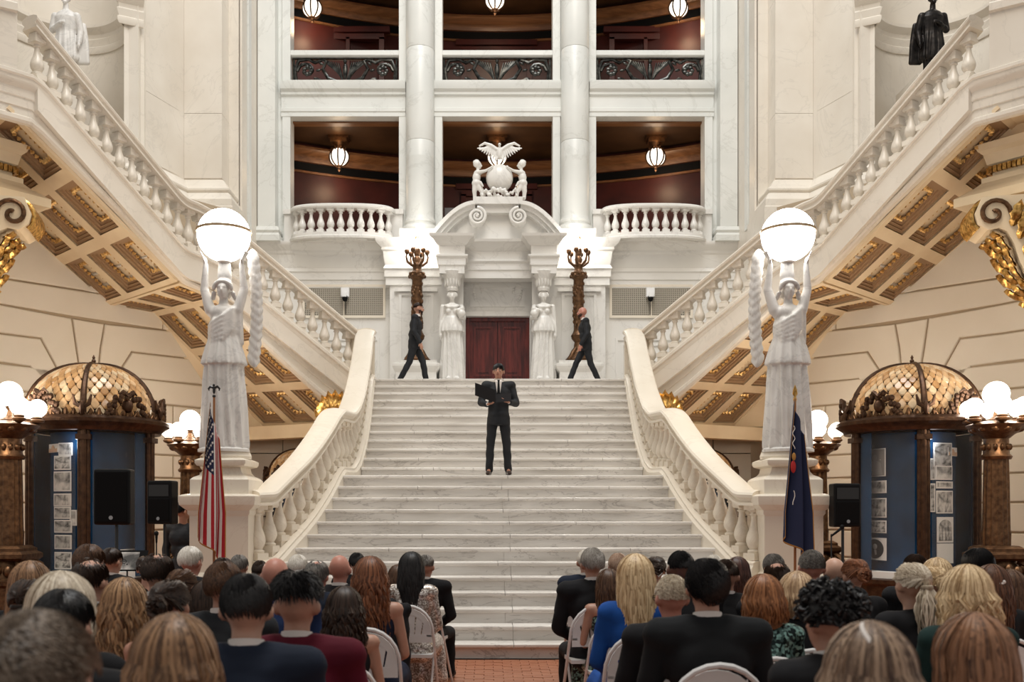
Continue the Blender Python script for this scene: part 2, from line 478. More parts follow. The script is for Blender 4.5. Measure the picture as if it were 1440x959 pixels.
# far wall under the platform level, seen in the dim niches
wb = empty('wall_back', (0, FY, 0), 'white marble far wall with tall gallery openings', 'wall', kind='structure')
def part(name, b, mat, parent, label=None, kind=None, smooth=30):
    o = obj(name, b, mat, None, label=label, kind=kind, smooth=smooth)
    o.parent = parent; o.matrix_parent_inverse = Matrix.Translation(-parent.location)
    return o
for s in (-1, 1):
    for i, (z0, z1) in enumerate(((0, .8), (.8, 1.6), (1.6, 2.35), (2.35, 3.1), (3.1, 3.9))):
        xs = (2.6, 4.3, 6.2) if i % 2 else (2.6, 5.1, 6.2)
        for a, b2 in zip(xs[:-1], xs[1:]):
            part('stone', B().box(*sorted((s * (a + .012), s * (b2 - .012))), 23.6, 24.2, z0 + .012, z1 - .012), M_ashlar, wb, smooth=0)
part('backing', B().box(-6.2, 6.2, 23.9, 24.3, 0, PLAT - .3), M_joint, wb, smooth=0)

# main facade -----------------------------------------------------
def sym(fn):
    for s in (-1, 1): fn(s)
# lower storey wall with the door hole
dh, dz = .80, Z(444, 24.8)
part('wall_panel', B().box(-6.2, -dh, FY - .1, FY + .4, PLAT, GAL).box(dh, 6.2, FY - .1, FY + .4, PLAT, GAL).box(-dh, dh, FY - .1, FY + .4, dz, GAL), M_marble, wb, smooth=0)
# storeys above: jambs and spandrels
xo = [1.384, 1.60, 2.26, 2.47, 5.19, 5.42]
z1o, z1t = GAL, Z(165, FY)
zs = Z(117, FY)
def wallseg(s):
    for a, b2 in ((1.384, 2.47), (5.19, 6.4)):
        part('pier', B().box(*sorted((s * a, s * b2)), FY, FY + .42, GAL - .1, TOP), M_cool, wb, smooth=0)
    # raised jamb strips
    for a, b2 in ((1.384, 1.57), (2.29, 2.47), (5.19, 5.39)):
        for z0, z1 in ((GAL, z1t + .0), (zs, TOP)):
            part('jamb', B().box(*sorted((s * a, s * b2)), FY - .06, FY + .02, z0 + .004, z1), M_cool, wb, smooth=0)
    part('pilaster', B().box(*sorted((s * 5.5, s * 5.93)), FY - .4, FY + .2, GAL + .35, TOP), M_cool, wb, smooth=0)
    part('pilaster_base', B().sweep([(s * 5.44, FY, GAL), (s * 5.44, FY - .42, GAL), (s * 5.97, FY - .42, GAL)][::s], [(0, 0), (.07, 0), (.07, .14), (.03, .2), (.06, .26), (.02, .36), (-.1, .36), (-.1, 0)]), M_cool, wb)
sym(wallseg)
part('spandrel', B().box(-5.4, -2.3, FY - .02, FY + .26, z1t, zs).box(2.3, 5.4, FY - .02, FY + .26, z1t, zs).box(-1.6, 1.6, FY - .02, FY + .26, z1t, zs), M_cool, wb, smooth=0)
ent_prof = [(0, 0), (.05, 0), (.05, .10), (.07, .12), (.07, .20), (.03, .22), (.03, .50), (.08, .54), (.08, .60), (.14, .66), (.17, .78), (.17, .86), (0, .86)]
for x0, x1 in ((-5.42, -2.3), (-1.6, 1.6), (2.3, 5.42)):
    part('entablature', B().sweep([(x0, FY - .02, z1t), (x1, FY - .02, z1t)], ent_prof), M_cool, wb)
    for z0, z1 in ((Z(79, FY), Z(69, FY)),):
        part('balcony_rail', B().sweep([(x0 + .15, FY + .12, z0), (x1 - .15, FY + .12, z0)], [(-.12, 0), (.1, 0), (.13, .03), (.13, .13), (.10, .16), (-.12, .16)]), M_cool, wb)
# engaged columns
def column(s):
    xx = s * 1.93; c = (xx, FY - .18, 0)
    r = .35
    b = B().lathe([(r * 1.22, 8.66), (r * 1.25, 8.70), (r * 1.25, 8.76), (r * 1.2, 8.80), (r * 1.08, 8.82), (r * 1.08, 8.86), (r * 1.12, 8.88), (r * 1.12, 8.93), (r * 1.04, 8.97), (r, 9.05), (r * 1.0, 10.5)], c, 32)
    o = obj('column', b, M_cool, label=f'smooth round white column {"left" if s < 0 else "right"} of the eagle sculpture', cat='column', kind='structure')
    zc = [9.05, 10.9, 13.2, 15.6, TOP]
    for a, b2 in zip(zc[:-1], zc[1:]):
        obj('column_drum', B().lathe([(r * .995, a + .004), (r, a + .012), (r * .995, b2 - .01), (r * .985, b2 - .002)], c, 32), M_cool, o)
    obj('column_plinth', B().box(xx - .48, xx + .48, FY - .62, FY + .05, 8.42, 8.66), M_marble, o, smooth=0)
sym(column)
# the main entablature under the gallery, breaking forward over piers
def zline(y): return Z(y, 24.7)
zt, zb = 8.42, Z(404, 24.8)
prof = [(0, zb - zt), (.04, zb - zt), (.04, zb - zt + .18), (.07, zb - zt + .20), (.07, zb - zt + .36), (.10, zb - zt + .40), (.05, -.62), (.09, -.42), (.10, -.30), (.14, -.26), (.14, -.2), (.24, -.12), (.28, -.04), (.28, 0), (-.3, 0), (-.3, zb - zt)]
pth = [(-6.0, FY - .1, zt), (-2.72, FY - .1, zt), (-2.72, FY - .42, zt), (-1.36, FY - .42, zt), (-1.36, FY - .1, zt), (1.36, FY - .1, zt), (1.36, FY - .42, zt), (2.72, FY - .42, zt), (2.72, FY - .1, zt), (6.0, FY - .1, zt)]
obj('trim_1', B().sweep(pth, prof), M_marble, label='moulded white entablature running under the gallery balconies', cat='entablature', kind='structure')
def pier(s):
    b = B().box(*sorted((s * 1.36, s * 2.66)), FY - .42, FY, PLAT, zb + .02)
    o = part('door_pier', b, M_marble, wb, smooth=0)
    xa, xb = sorted((s * 1.58, s * 2.44))
    zz0, zz1 = PLAT + .75, Z(412, 24.6)
    fr = [(xa, zz0), (xb, zz0), (xb, zz1), (xa, zz1)]
    bb = B()
    for (p, q, r, t) in ((xa, xb, zz1 - .07, zz1), (xa, xb, zz0, zz0 + .07), (xa, xa + .07, zz0 + .07, zz1 - .07), (xb - .07, xb, zz0 + .07, zz1 - .07)):
        bb.box(p, q, FY - .455, FY - .41, r, t)
    bb.box(xa - .1, xb + .1, FY - .50, FY - .41, zz1 + .02, zz1 + .1)
    part('panel_moulding', bb, M_marble, wb, smooth=0)
    part('pier_plinth', B().box(*sorted((s * 1.33, s * 2.70)), FY - .46, FY, PLAT, PLAT + .28), M_marble, wb, smooth=0)
    # wall panel under the vent
    xa, xb = sorted((s * 2.95, s * 4.7)); bb = B()
    for (p, q, r, t) in ((xa, xb, 6.0, 6.06), (xa, xa + .06, PLAT + .3, 6.0), (xb - .06, xb, PLAT + .3, 6.0), (xa + .15, xb - .15, 5.86, 5.9), (xa + .15, xa + .19, PLAT + .3, 5.86)):
        bb.box(p, q, FY - .13, FY - .09, r, t)
    part('panel_moulding', bb, M_marble, wb, smooth=0)
    # vent grille
    g = empty('vent_grille', (s * 3.84, FY - .1, Z(424, 24.9)), f'wide gold-framed square-mesh vent grille {"left" if s < 0 else "right"} of the door, below balcony', 'vent')
    hx, hz = .98, Z(404, 24.9) - Z(424, 24.9)
    obj('backing', B().box(-hx, hx, -.01, .0, -hz, hz), nmat('vent_dark', (.10, .085, .065), .8), g, smooth=0)
    bb = B(); n = 40
    for i in range(n + 1):
        x = -hx + 2 * hx * i / n; bb.box(x - .010, x + .010, -.03, -.01, -hz, hz)
    m = 15
    for i in range(m + 1):
        z = -hz + 2 * hz * i / m; bb.box(-hx, hx, -.028, -.012, z - .010, z + .010)
    obj('mesh_screen', bb, nmat('vent_brass', (.46, .42, .35), .5, 0), g, kind='stuff', smooth=0)
    bb = B()
    for (p, q, r, t) in ((-hx - .06, hx + .06, hz, hz + .06), (-hx - .06, hx + .06, -hz - .06, -hz), (-hx - .06, -hx, -hz, hz), (hx, hx + .06, -hz, hz), (-.015, .015, -hz, hz)):
        bb.box(p, q, -.045, 0, r, t)
    obj('frame', bb, M_lamptint, g, smooth=0)
    c = empty('security_camera', (X(484 if s < 0 else 916, 24.6), FY - .16, Z(412, 24.7)), f'small white security camera with black dome on the {SIDE[s]} vent grille', 'camera')
    obj('body', bevel_b(B().box(-.1, .1, -.12, 0, -.08, .14)), M_whitep, c)
    obj('mount', B().box(-.05, .05, -.2, .0, -.1, .02), M_whitep, c)
    obj('lens_dome', B().ell((0, -.12, -.12), (.07, .07, .09)), M_black, c)
    obj('cable', B().tube([(0, -.02, -.1), (0, -.01, -.35), (.0, -.01, -.5)], .008), M_black, c)
def bevel_b(b): return b
sym(pier)
# red double door and jamb
dr = empty('door_1', (0, FY + .05, PLAT), 'dark red mahogany double door with raised panels at stair top', 'door', kind='structure')
H = dz - PLAT
for s in (-1, 1):
    lf = obj('leaf', B().box(*sorted((s * .012, s * .70)), .05, .12, 0, H - .08), M_mahog, dr, smooth=0)
    for z0, z1 in ((.15, .62), (.75, H - .22)):
        bb = B(); xa, xb = sorted((s * .12, s * .60))
        for (p, q, r, t) in ((xa, xb, z0, z0 + .05), (xa, xb, z1 - .05, z1), (xa, xa + .05, z0 + .05, z1 - .05), (xb - .05, xb, z0 + .05, z1 - .05)): bb.box(p, q, .02, .05, r, t)
        bb.box(xa + .1, xb - .1, .025, .05, z0 + .1, z1 - .1)
        obj('raised_panel', bb, M_mahog, lf, smooth=0)
    obj('handle', B().ell((s * .06, .0, 1.0), (.025, .03, .025)).cap((s * .06, 0, 1), (s * .06, .05, 1), .01, .01), M_bronze, lf)
bb = B().box(-.80, -.69, -.02, .125, 0, H - .09).box(.69, .80, -.02, .125, 0, H - .09).box(-.80, .80, -.02, .125, H - .09, H)
bb.box(-.7, .7, .13, .16, 0, H)
obj('frame', bb, M_mahog, dr, smooth=0)
# door architrave in marble
bb = B()
for s in (-1, 1): bb.box(*sorted((s * .803, s * .92)), -.2, 0, 0, H + .12)
bb.box(-.8, .8, -.2, 0, H + .003, H + .12)
obj('architrave', bb, M_marble, dr, smooth=0)
# carved panel over the door
bb = B().box(-.68, .68, -.17, -.14, H + .24, H + .95)
for s in (-1, 1):
    for a in range(14):
        t = a / 13 * 5.0
        bb.ell((s * (.52 - .13 * math.cos(t) * (1 - a / 20)), -.18, H + .6 + .2 * math.sin(t)), (.035, .02, .035), 8, 6)
obj('carved_overdoor', bb, M_marble, dr)

# rooms behind the openings --------------------------------------
def ring_room(z0, z1, name, lb):
    """dark red gallery room, its rear wall a shallow curve"""
    e = empty(name, (0, FY, z0), lb, 'gallery room', kind='structure')
    pts = [(x, 28.3 - .045 * x * x) for x in [i * .5 for i in range(-14, 15)]]
    def S(nm, prof, mat): part(nm, B().sweep([(x, y, 0) for x, y in pts], prof), mat, e)
    S('rear_wall', [(0, z0), (0, z1), (-.2, z1), (-.2, z0)], M_redwall)
    zc = z1 - .50
    S('picture_rail', [(0, zc), (.06, zc), (.08, zc + .05), (.10, zc + .12), (.10, zc + .17), (.2, zc + .25), (.24, zc + .30), (.24, zc + .36), (0, zc + .36)], M_wood)
    S('dark_frieze', [(0, zc - .22), (.03, zc - .22), (.03, zc - .02), (0, zc - .02)], M_black)
    S('lower_bead', [(0, zc - .30), (.05, zc - .30), (.05, zc - .24), (0, zc - .24)], M_wood)
    part('ceiling_panel', B().slab([(-7, FY + .24), (7, FY + .24), (7, 28.5), (-7, 28.5)], z1, z1 + .15), M_brownceil, e, smooth=0)
    part('ceiling_beam', B().box(-7, 7, FY + .27, FY + .5, z1 - .14, z1), M_wood, e, smooth=0)
    part('floor_slab', B().box(-7, 7, FY + .27, 28.5, z0 - .3, z0), M_wood, e, smooth=0)
    for s in (-1, 1): part('end_wall', B().box(*sorted((s * 6.0, s * 6.3)), FY + .5, 28.5, z0, z1), M_redwall, e, smooth=0)
    # panelled doors set into the rear wall
    if z0 > 10 or True:
        for cx in ((-4.1, 0.0, 4.1) if z0 > 10 else (0.0,)):
            yy = 28.3 - .045 * cx * cx - .03; bb = B()
            w = 1.0
            for (p, q, r, t) in ((-w, w, 2.25, 2.40), (-w - .15, w + .15, 2.45, 2.6), (-w, -w + .14, 0, 2.3), (w - .14, w, 0, 2.3), (-.05, .05, 0, 2.3)):
                bb.box(cx + p, cx + q, yy - .12, yy + .05, z0 + r, z0 + t)
            part('door_casing', bb, M_redwall, e, smooth=0)
    return e
ring_room(GAL, 11.72, 'wall_gallery_room', 'dark red gallery room behind the first-floor openings')
ring_room(UP2, 15.85, 'wall_upper_gallery_room', 'dark red gallery room behind the top openings with bronze grilles')
part('room_lintel', B().box(-6.4, 6.4, FY + .02, FY + .9, 17.0, TOP), M_cool, wb, smooth=0)

# balcony sills + bowed balconies ---------------------------------
def baluster_mesh(h, r, name='baluster', sq=True):
    """turned baluster with square plinth and abacus, foot at z=0"""
    b = B()
    p = .13 * h
    if sq: b.box(-r * .95, r * .95, -r * .95, r * .95, 0, p).box(-r * .9, r * .9, -r * .9, r * .9, h - .09 * h, h)
    prof = [(.80, p / h), (.85, .145), (.85, .17), (.66, .19), (.60, .205), (.70, .23), (.90, .28), (1.0, .34), (.98, .40), (.84, .48), (.60, .58), (.44, .68), (.38, .76), (.40, .80), (.56, .815), (.56, .84), (.44, .85), (.48, .875), (.74, .895), (.78, .912)]
    b.lathe([(a * r, z * h) for a, z in prof], (0, 0, 0), 14)
    me = b.mesh(name, 35); return me
BAL_M = baluster_mesh(.72, .105); BAL_M.materials.append(M_flight)
BAL_C = baluster_mesh(.72, .105); BAL_C.materials.append(M_lamptint)
BAL_S = baluster_mesh(.60, .095); BAL_S.materials.append(M_marble)
def balcony(s):
    cx = X(482.5 if s < 0 else 918, FY - .2)
    e = empty('balcony_balustrade', (cx, FY - .1, GAL), f'bowed white marble balustrade of the {SIDE[s]} first-floor balcony', 'balustrade')
    n = 24; hw, bow = 1.16, .42
    path = []
    for i in range(n + 1):
        t = PI * i / n
        c = math.cos(t)
        path.append((-hw * math.copysign(abs(c) ** .75, c), -.08 - bow * math.sin(t) ** .8, 0))
    base = [(p[0], p[1], 0) for p in path]
    obj('base', B().sweep(base, [(-.16, 0), (.16, 0), (.17, .05), (.13, .08), (.13, .15), (-.13, .15), (-.16, .05)]), M_marble, e)
    obj('rail', B().sweep([(p[0], p[1], .74) for p in path], [(-.12, 0), (.12, 0), (.15, .03), (.15, .07), (.11, .11), (-.11, .11), (-.15, .07), (-.15, .03)]), M_marble, e)
    # floor slab of the bow
    obj('floor_slab', B().slab([(p[0], p[1]) for p in path], -.03, .01), M_marble, e, smooth=0)
    L = [0]
    for a, b2 in zip(path[:-1], path[1:]): L.append(L[-1] + math.dist(a, b2))
    m = 11
    for i in range(m):
        q = L[-1] * (i + .5) / m
        j = max(k for k in range(n) if L[k] <= q); t = (q - L[j]) / (L[j + 1] - L[j])
        a, b2 = path[j], path[j + 1]
        obj('baluster', BAL_S, None, e, loc=(a[0] + (b2[0] - a[0]) * t, a[1] + (b2[1] - a[1]) * t, .145), rot=(0, 0, math.atan2(b2[1] - a[1], b2[0] - a[0])))
    for q in (-1, 1):
        obj('end_pedestal', B().box(*sorted((q * 1.13, q * 1.48)), -.06, .25, 0, .76).box(*sorted((q * 1.11, q * 1.5)), -.1, .27, .74, .86), M_marble, e, smooth=0)
    # seats hidden in the room: pale panel behind the balusters
    obj('rear_panel', B().box(-1.2, 1.2, .6, .68, 0, .5), nmat('warm_panel' + str(s), (.42, .26, .18), .6), e, smooth=0)
sym(balcony)
# sill under centre opening
part('sill', B().box(-1.4, 1.4, FY - .1, FY + .3, GAL, GAL + .62), M_marble, wb, smooth=0)
ch = empty('armchair', (-1.05, FY + .55, GAL), 'grey upholstered chair back behind the pediment in the centre opening', 'chair')
obj('backrest', B().cbox((0, 0, .8), .3, .06, .3), nmat('grey_leather', (.10, .09, .09), .4), ch)
obj('seat', B().cbox((0, .3, .45), .3, .28, .06), MATS['grey_leather'], ch)
for a in (-1, 1):
    obj('leg', B().cap((a * .25, 0, 0), (a * .25, 0, .5), .02, .02), M_steel, ch)
    obj('leg', B().cap((a * .25, .5, 0), (a * .25, .5, .45), .02, .02), M_steel, ch)

# side piers, niches ----------------------------------------------
def upper_side(s):
    w = empty('wall_upper_' + SIDE[s], (s * 7, 21, GAL), f'tall white marble pier and curved statue niche above the {SIDE[s]} flight', 'wall', kind='structure')
    def m(pts): return [(s * abs(x), y) for x, y in pts]
    def V(nm, pts, z0, z1, mat, smooth=0): part(nm, B().slab(m(pts), z0, z1), mat, w, smooth=smooth)
    V('return_wall', [(5.95, 25.3), (5.95, 22.8), (6.5, 22.8), (6.5, 25.3)], 5.5, TOP, M_flight)
    for a, b2, mt in ((22.85, 23.3, M_flight), (23.5, 23.75, M_cool)):
        V('return_strip', [(5.93, b2), (5.88, b2), (5.88, a), (5.93, a)], GAL, TOP, mt)
    xr = abs(X(314, 22.9))
    V('recess', [(5.9, 23.2), (5.9, 23.0), (7.0, 23.0), (7.0, 23.2)], GAL, TOP, M_lamptint)
    xa, xb = abs(X(312, 22.2)), abs(X(259, 22.2)); xc = abs(X(205, 21.0)); yc = 21.0
    zc = [GAL + .75, 10.6, 13.15, 15.8, TOP]
    for a, b2 in zip(zc[:-1], zc[1:]):
        V('pier_block', [(xa, 22.2), (xb, 22.2), (xb, 23.4), (xa, 23.4)], a + .004, b2 - .004, M_flight)
        V('pier_block', [(xb + .01, 22.2), (xc, yc), (xc + .3, yc + .1), (xb + .4, 23.4), (xb + .01, 23.4)], a + .004, b2 - .004, M_flight)
    V('pier_core', [(xa + .02, 22.22), (xb, 22.22), (xc + .02, yc + .04), (xc + .3, yc + .5), (xb, 23.4), (xa + .02, 23.4)], 5.5, TOP, M_flight)
    xd = abs(X(177, 20.8))
    bp = [(s * xa, 23.3), (s * xa, 22.2), (s * xb, 22.2), (s * xc, yc), (s * (xd + .05), 20.75)]
    if s < 0: bp = bp[::-1]
    base = [(0, -.9), (.34, -.9), (.34, .02), (.30, .05), (.30, .2), (.28, .22), (.24, .32), (.18, .38), (.22, .42), (.22, .46), (.12, .56), (.06, .68), (.0, .72)]
    part('base_moulding', B().sweep([(x, y, GAL) for x, y in bp], [((q), h) for q, h in base] + [(-.15, .72), (-.15, -.9)]), M_flight, w)
    # niche pilaster
    V('niche_pilaster', [(xc + .0, 20.9), (xd, 20.7), (xd, 21.6), (xc, 21.6)], GAL - .5, TOP, M_flight)
    V('niche_pilaster_strip', [(xc + .1, 20.82), (xd - .02, 20.64), (xd - .02, 20.75), (xc + .1, 20.95)], GAL + .5, TOP, M_flight)
    # niche : concave half cylinder
    R = 1.32; cx = xd + R; cy = 20.7
    arc = [(cx - R * math.cos(PI * i / 20), cy + R * math.sin(PI * i / 20)) for i in range(21)]
    out = [(cx - (R + .3) * math.cos(PI * i / 20), cy + (R + .3) * math.sin(PI * i / 20)) for i in range(21)]
    part('niche', B().slab(m(arc + out[::-1]), GAL - .5, TOP), M_flight, w, smooth=30)
    path = [(s * x, y, 0) for x, y in arc]
    # cornice band through the niche
    cz = Z(62, 21.5)
    cp = [(0, cz), (.03, cz), (.05, cz + .06), (.05, cz + .14), (.03, cz + .16), (.06, cz + .3), (.03, cz + .34), (.04, cz + .42), (.10, cz + .47), (.15, cz + .53), (.15, cz + .6), (0, cz + .63)]
    full = [(s * (xc - .02), 20.80, 0), (s * (xd + .02), 20.60, 0)] + path[1:]
    if s < 0: full = full[::-1]
    part('niche_cornice', B().sweep(full, [(q, h) for q, h in cp]), M_flight, w)
    V('niche_outer_jamb', [(cx + R, 20.7), (cx + R + 3, 20.2), (cx + R + 3, 21.6), (cx + R, 21.6)], GAL - .5, TOP, M_flight)
    V('statue_plinth', [(cx - .55, 20.4), (cx + .55, 20.4), (cx + .55, 21.5), (cx - .55, 21.5)], GAL - .5, Z(118, 20.9) , M_flight)
    # rear wall behind balusters of the landings
    V('landing_wall', [(5.95, 22.2), (7.4, 20.95), (10.5, 20.6), (10.5, 20.9), (7.4, 21.3), (5.95, 22.6)], 5.5, GAL + .1, M_flight)
sym(upper_side)
# ================================================================== balustrades, side flights, soffits
def resample(path, step):
    L = [0]
    for a, b in zip(path[:-1], path[1:]): L.append(L[-1] + math.dist(a[:2], b[:2]))
    n = max(1, round(L[-1] / step)); out = []
    for i in range(n + 1):
        q = L[-1] * i / n
        j = max(k for k in range(len(path) - 1) if L[k] <= q + 1e-9)
        t = (q - L[j]) / max(1e-9, L[j + 1] - L[j])
        out.append(tuple(path[j][c] + (path[j + 1][c] - path[j][c]) * t for c in range(len(path[0]))))
    return out
BLOCK = {}
for _m in (M_flight, M_lamptint):
    BLOCK[_m.name] = B().box(-1, 1, -1, 1, -1, 1).mesh('block', 0); BLOCK[_m.name].materials.append(_m)
RAILP = [(-.17, -.12), (.17, -.12), (.17, -.09), (.13, -.07), (.14, -.04), (.18, -.015), (.19, .02), (.17, .05), (.10, .075), (0, .085), (-.10, .075), (-.17, .05), (-.19, .02), (-.18, -.015), (-.14, -.04), (-.13, -.07), (-.17, -.09)]
def balustrade(s, path, name, label, mat, balm, step=.27, hrail=.92, skip=(), curb=.2, curbprof=None, drop=.0, first=.5, last=.5):
    """path: (x, y, z of the curb foot line)"""
    P = [(s * abs(x), y, z) for x, y, z in path]
    e = empty(name, P[0], label, 'balustrade')
    def sub(nm, me, mt, **k):
        o = obj(nm, me, mt, **k); o.parent = e; o.matrix_parent_inverse = Matrix.Translation(-Vector(P[0])); return o
    sub('rail', B().sweep([(x, y, z + hrail) for x, y, z in P], RAILP), mat)
    sub('curb', B().sweep(P, curbprof or [(-.2, -.5), (.2, -.5), (.2, .0), (.17, .04), (.17, .07), (.12, .09), (-.12, .09), (-.17, .07), (-.17, .04), (-.2, 0)]), mat)
    fine = resample(P, step)
    h = .72; dz = hrail - .12 - .09
    for i in range(len(fine) - 1):
        a, b = fine[i], fine[i + 1]
        c = [(a[k] + b[k]) / 2 for k in range(3)]
        rot = math.atan2(b[1] - a[1], b[0] - a[0])
        o = sub('baluster', balm, None); o.location = (c[0], c[1], c[2] + .085); o.rotation_euler = (0, 0, rot); o.scale = (1, 1, dz / h + .01)
        sl = abs(b[2] - a[2])
        if sl > .03:   # wedge blocks that level the plinth and abacus on the slope
            w = .085
            o.location.z += sl * .25; o.scale = (1, 1, (dz - sl * .5) / h + .01)
            for nm, zz in (('plinth_block', .06), ('abacus_block', .06 + dz)):
                q = sub(nm, BLOCK[mat.name], None); q.location = (c[0], c[1], c[2] + zz); q.rotation_euler = (0, 0, rot); q.scale = (w, w, .07)
    return e
def low_z(y):
    """rail base line of the central flight (curb foot)"""
    pts = [(12.7, .98), (13.0, 1.0), (13.25, 1.10), (13.6, 1.30), (15.2, 2.20), (15.5, 2.33), (16.2, 2.35), (16.6, 2.50), (19.7, 4.26), (20.2, 4.42), (20.6, 4.45)]
    for (a, za), (b, zb2) in zip(pts[:-1], pts[1:]):
        if a <= y <= b: return za + (zb2 - za) * (y - a) / (b - a)
    return pts[-1][1] if y > 20 else pts[0][1]
cen = [(3.29, 12.80), (3.17, 12.98), (3.12, 13.2), (3.02, 13.5), (2.92, 13.8), (2.84, 14.1), (2.78, 14.4), (2.73, 14.7), (2.69, 15.0), (2.66, 15.3), (2.62, 15.65), (2.57, 16.1), (2.535, 16.6), (2.53, 17.3), (2.56, 18.0), (2.61, 18.8), (2.67, 19.6), (2.70, 20.2)]
cen = smoothpath(cen, 3)
LOWP = [(x, y, low_z(y)) for x, y in cen]
K = {0: (2.98, 20.36, PLAT + .08), 1: (5.41, 18.77, 6.38), 2: (5.81, 18.10, 6.38), 3: (7.40, 15.38, 8.48), 4: (8.7, 14.2, 8.48)}
def lerp3(a, b, t): return tuple(a[i] + (b[i] - a[i]) * t for i in range(3))
ctrl = [K[0], lerp3(K[0], K[1], .3), lerp3(K[0], K[1], .6), lerp3(K[0], K[1], .88), (5.41, 18.74, 6.33), (5.66, 18.42, 6.42), (5.86, 18.05, 6.46), lerp3(K[2], K[3], .16), lerp3(K[2], K[3], .45), lerp3(K[2], K[3], .75), lerp3(K[2], K[3], .97)]
FLP = smoothpath(ctrl, 5)
GALP = [(7.42, 15.34, 8.47), (8.9, 14.4, 8.47)]
for s in (-1, 1):
    sd = SIDE[s]
    balustrade(s, LOWP, 'stair_balustrade', f'curved lamp-tinted marble balustrade on the {sd} edge of the central staircase', M_lamptint, BAL_C, .265,
               curbprof=[(-.2 , -2.4), (.2, -2.4), (.2, .0), (.17, .04), (.17, .07), (.12, .09), (-.12, .09), (-.17, .07), (-.17, .04), (-.2, 0)])
    # hairpin of the rail at the top where the two balustrades meet
    hp = smoothpath([(s * 2.70, 20.2, 5.36), (s * 2.72, 20.45, 5.38), (s * 2.80, 20.58, 5.39), (s * 2.92, 20.52, 5.39), (s * 2.98, 20.36, 5.375)], 4)
    tn = obj('rail_turn', B().sweep(hp, RAILP).sweep([(x, y, z) for x, y, z in hp], [(-.16, -1.1), (.16, -1.1), (.16, -.12), (-.16, -.12)]), M_lamptint, label=f'rounded marble rail end where {sd} balustrades meet at the platform', cat='handrail')
    balustrade(s, FLP, 'flight_balustrade', f'white marble balustrade climbing the {sd} side flight to the gallery', M_flight, BAL_M, .262)
    # fascia ribbon with mouldings under the flight balustrade
    path = FLP + [(8.0, 14.98, 8.48), (8.9, 14.4, 8.48), (9.8, 13.9, 8.48)]
    def soff(x, y, i, n):
        # soffit height below the inner edge, by plan position
        pts = [(2.98, 20.36, 3.50), (3.79, 19.82, 4.16), (4.83, 19.14, 5.15), (5.41, 18.77, 5.75), (5.81, 18.10, 5.86), (6.55, 16.85, 6.78), (7.40, 15.38, 7.74), (9.8, 13.9, 7.74)]
        x = abs(x)
        for a, b in zip(pts[:-1], pts[1:]):
            if x <= b[0]: return a[2] + (b[2] - a[2]) * max(0, (x - a[0]) / (b[0] - a[0]))
        return 7.74
    fprof = [(.0, 0), (.10, 0), (.13, .05), (.13, .12), (.09, .16), (.09, .30), (.11, .32), (.11, .50), (.13, .52), (.13, .68), (.15, .71), (.19, .76), (.21, .82), (.21, .88), (.24, .91), (.24, .97), (.20, 1.0), (0, 1.0)]
    rs = []; n = len(path)
    P3 = [Vector((s * p[0], p[1], p[2])) for p in path]
    for i in range(n):
        a = P3[max(i - 1, 0)]; b = P3[min(i + 1, n - 1)]
        t = Vector((b.x - a.x, b.y - a.y)).normalized()
        nn = Vector((t.y, -t.x)); 
        if nn.dot(Vector((-s * 1.0, -.6))) < 0: nn = -nn      # towards the room
        zb2 = soff(P3[i].x, P3[i].y, i, n); zt2 = P3[i].z + .02
        rs.append([(P3[i].x + nn.x * q, P3[i].y + nn.y * q, zb2 + (zt2 - zb2) * h) for q, h in fprof])
    fl_o = empty('side_flight', (s * 5.6, 19, 0), f'{sd} side flight of marble stairs with moulded fascia and coffered underside', 'staircase', kind=None)
    def sub(nm, me, mt, par=fl_o, **k):
        o = obj(nm, me, mt, **k); o.parent = par; o.matrix_parent_inverse = Matrix.Translation(-Vector(fl_o.location)) if par is fl_o else Matrix.Identity(4); return o
    sub('fascia', B().rings(rs), M_flight)
    # treads of the flights (seen edge-on from below, real steps above)
    inner = [K[0], K[1], K[2], K[3]]
    outer = [(5.0, 22.1, 0), (7.17, 20.6, 0), (7.86, 19.9, 0), (9.6, 17.6, 0)]
    def flight_steps(a, b, c, d, z0, z1, n):
        for i in range(n):
            t0, t1 = i / n, (i + 1) / n
            q = [(a[0] + (b[0] - a[0]) * t0, a[1] + (b[1] - a[1]) * t0), (a[0] + (b[0] - a[0]) * t1, a[1] + (b[1] - a[1]) * t1),
                 (c[0] + (d[0] - c[0]) * t1, c[1] + (d[1] - c[1]) * t1), (c[0] + (d[0] - c[0]) * t0, c[1] + (d[1] - c[1]) * t0)]
            z = z0 + (z1 - z0) * (i + 1) / n
            sub('step', B().slab([(s * x, y) for x, y in q], z - .34, z), M_marble, smooth=0)
    flight_steps(K[0], K[1], outer[0], outer[1], PLAT, 6.3, 11)
    flight_steps(K[2], K[3], outer[2], outer[3], 6.3, 8.4, 12)
    sub('landing', B().slab([(s * x, y) for x, y in (K[1][:2], K[2][:2], outer[2][:2], outer[1][:2])], 5.98, 6.3), M_marble, smooth=0)
    # ---- soffit : bilinear patches with stepped coffers
    def patch(c00, c10, c11, c01, nu, nv, mu=.09, mv=.13, name='soffit'):
        """u along the flight (c00->c10 inner edge), v across to the wall (c00->c01)"""
        C = [Vector((s * p[0], p[1], p[2])) for p in (c00, c10, c11, c01)]
        def F(u, v): return C[0] * (1 - u) * (1 - v) + C[1] * u * (1 - v) + C[2] * u * v + C[3] * (1 - u) * v
        nrm = (C[1] - C[0]).cross(C[3] - C[0]).normalized()
        if nrm.z < 0: nrm = -nrm
        us, vs = [], []
        for i in range(nu):
            us.append(((i + mu * 1.0) / nu, (i + 1 - mu) / nu))
        for j in range(nv): vs.append(((j + mv) / nv, (j + 1 - mv) / nv))
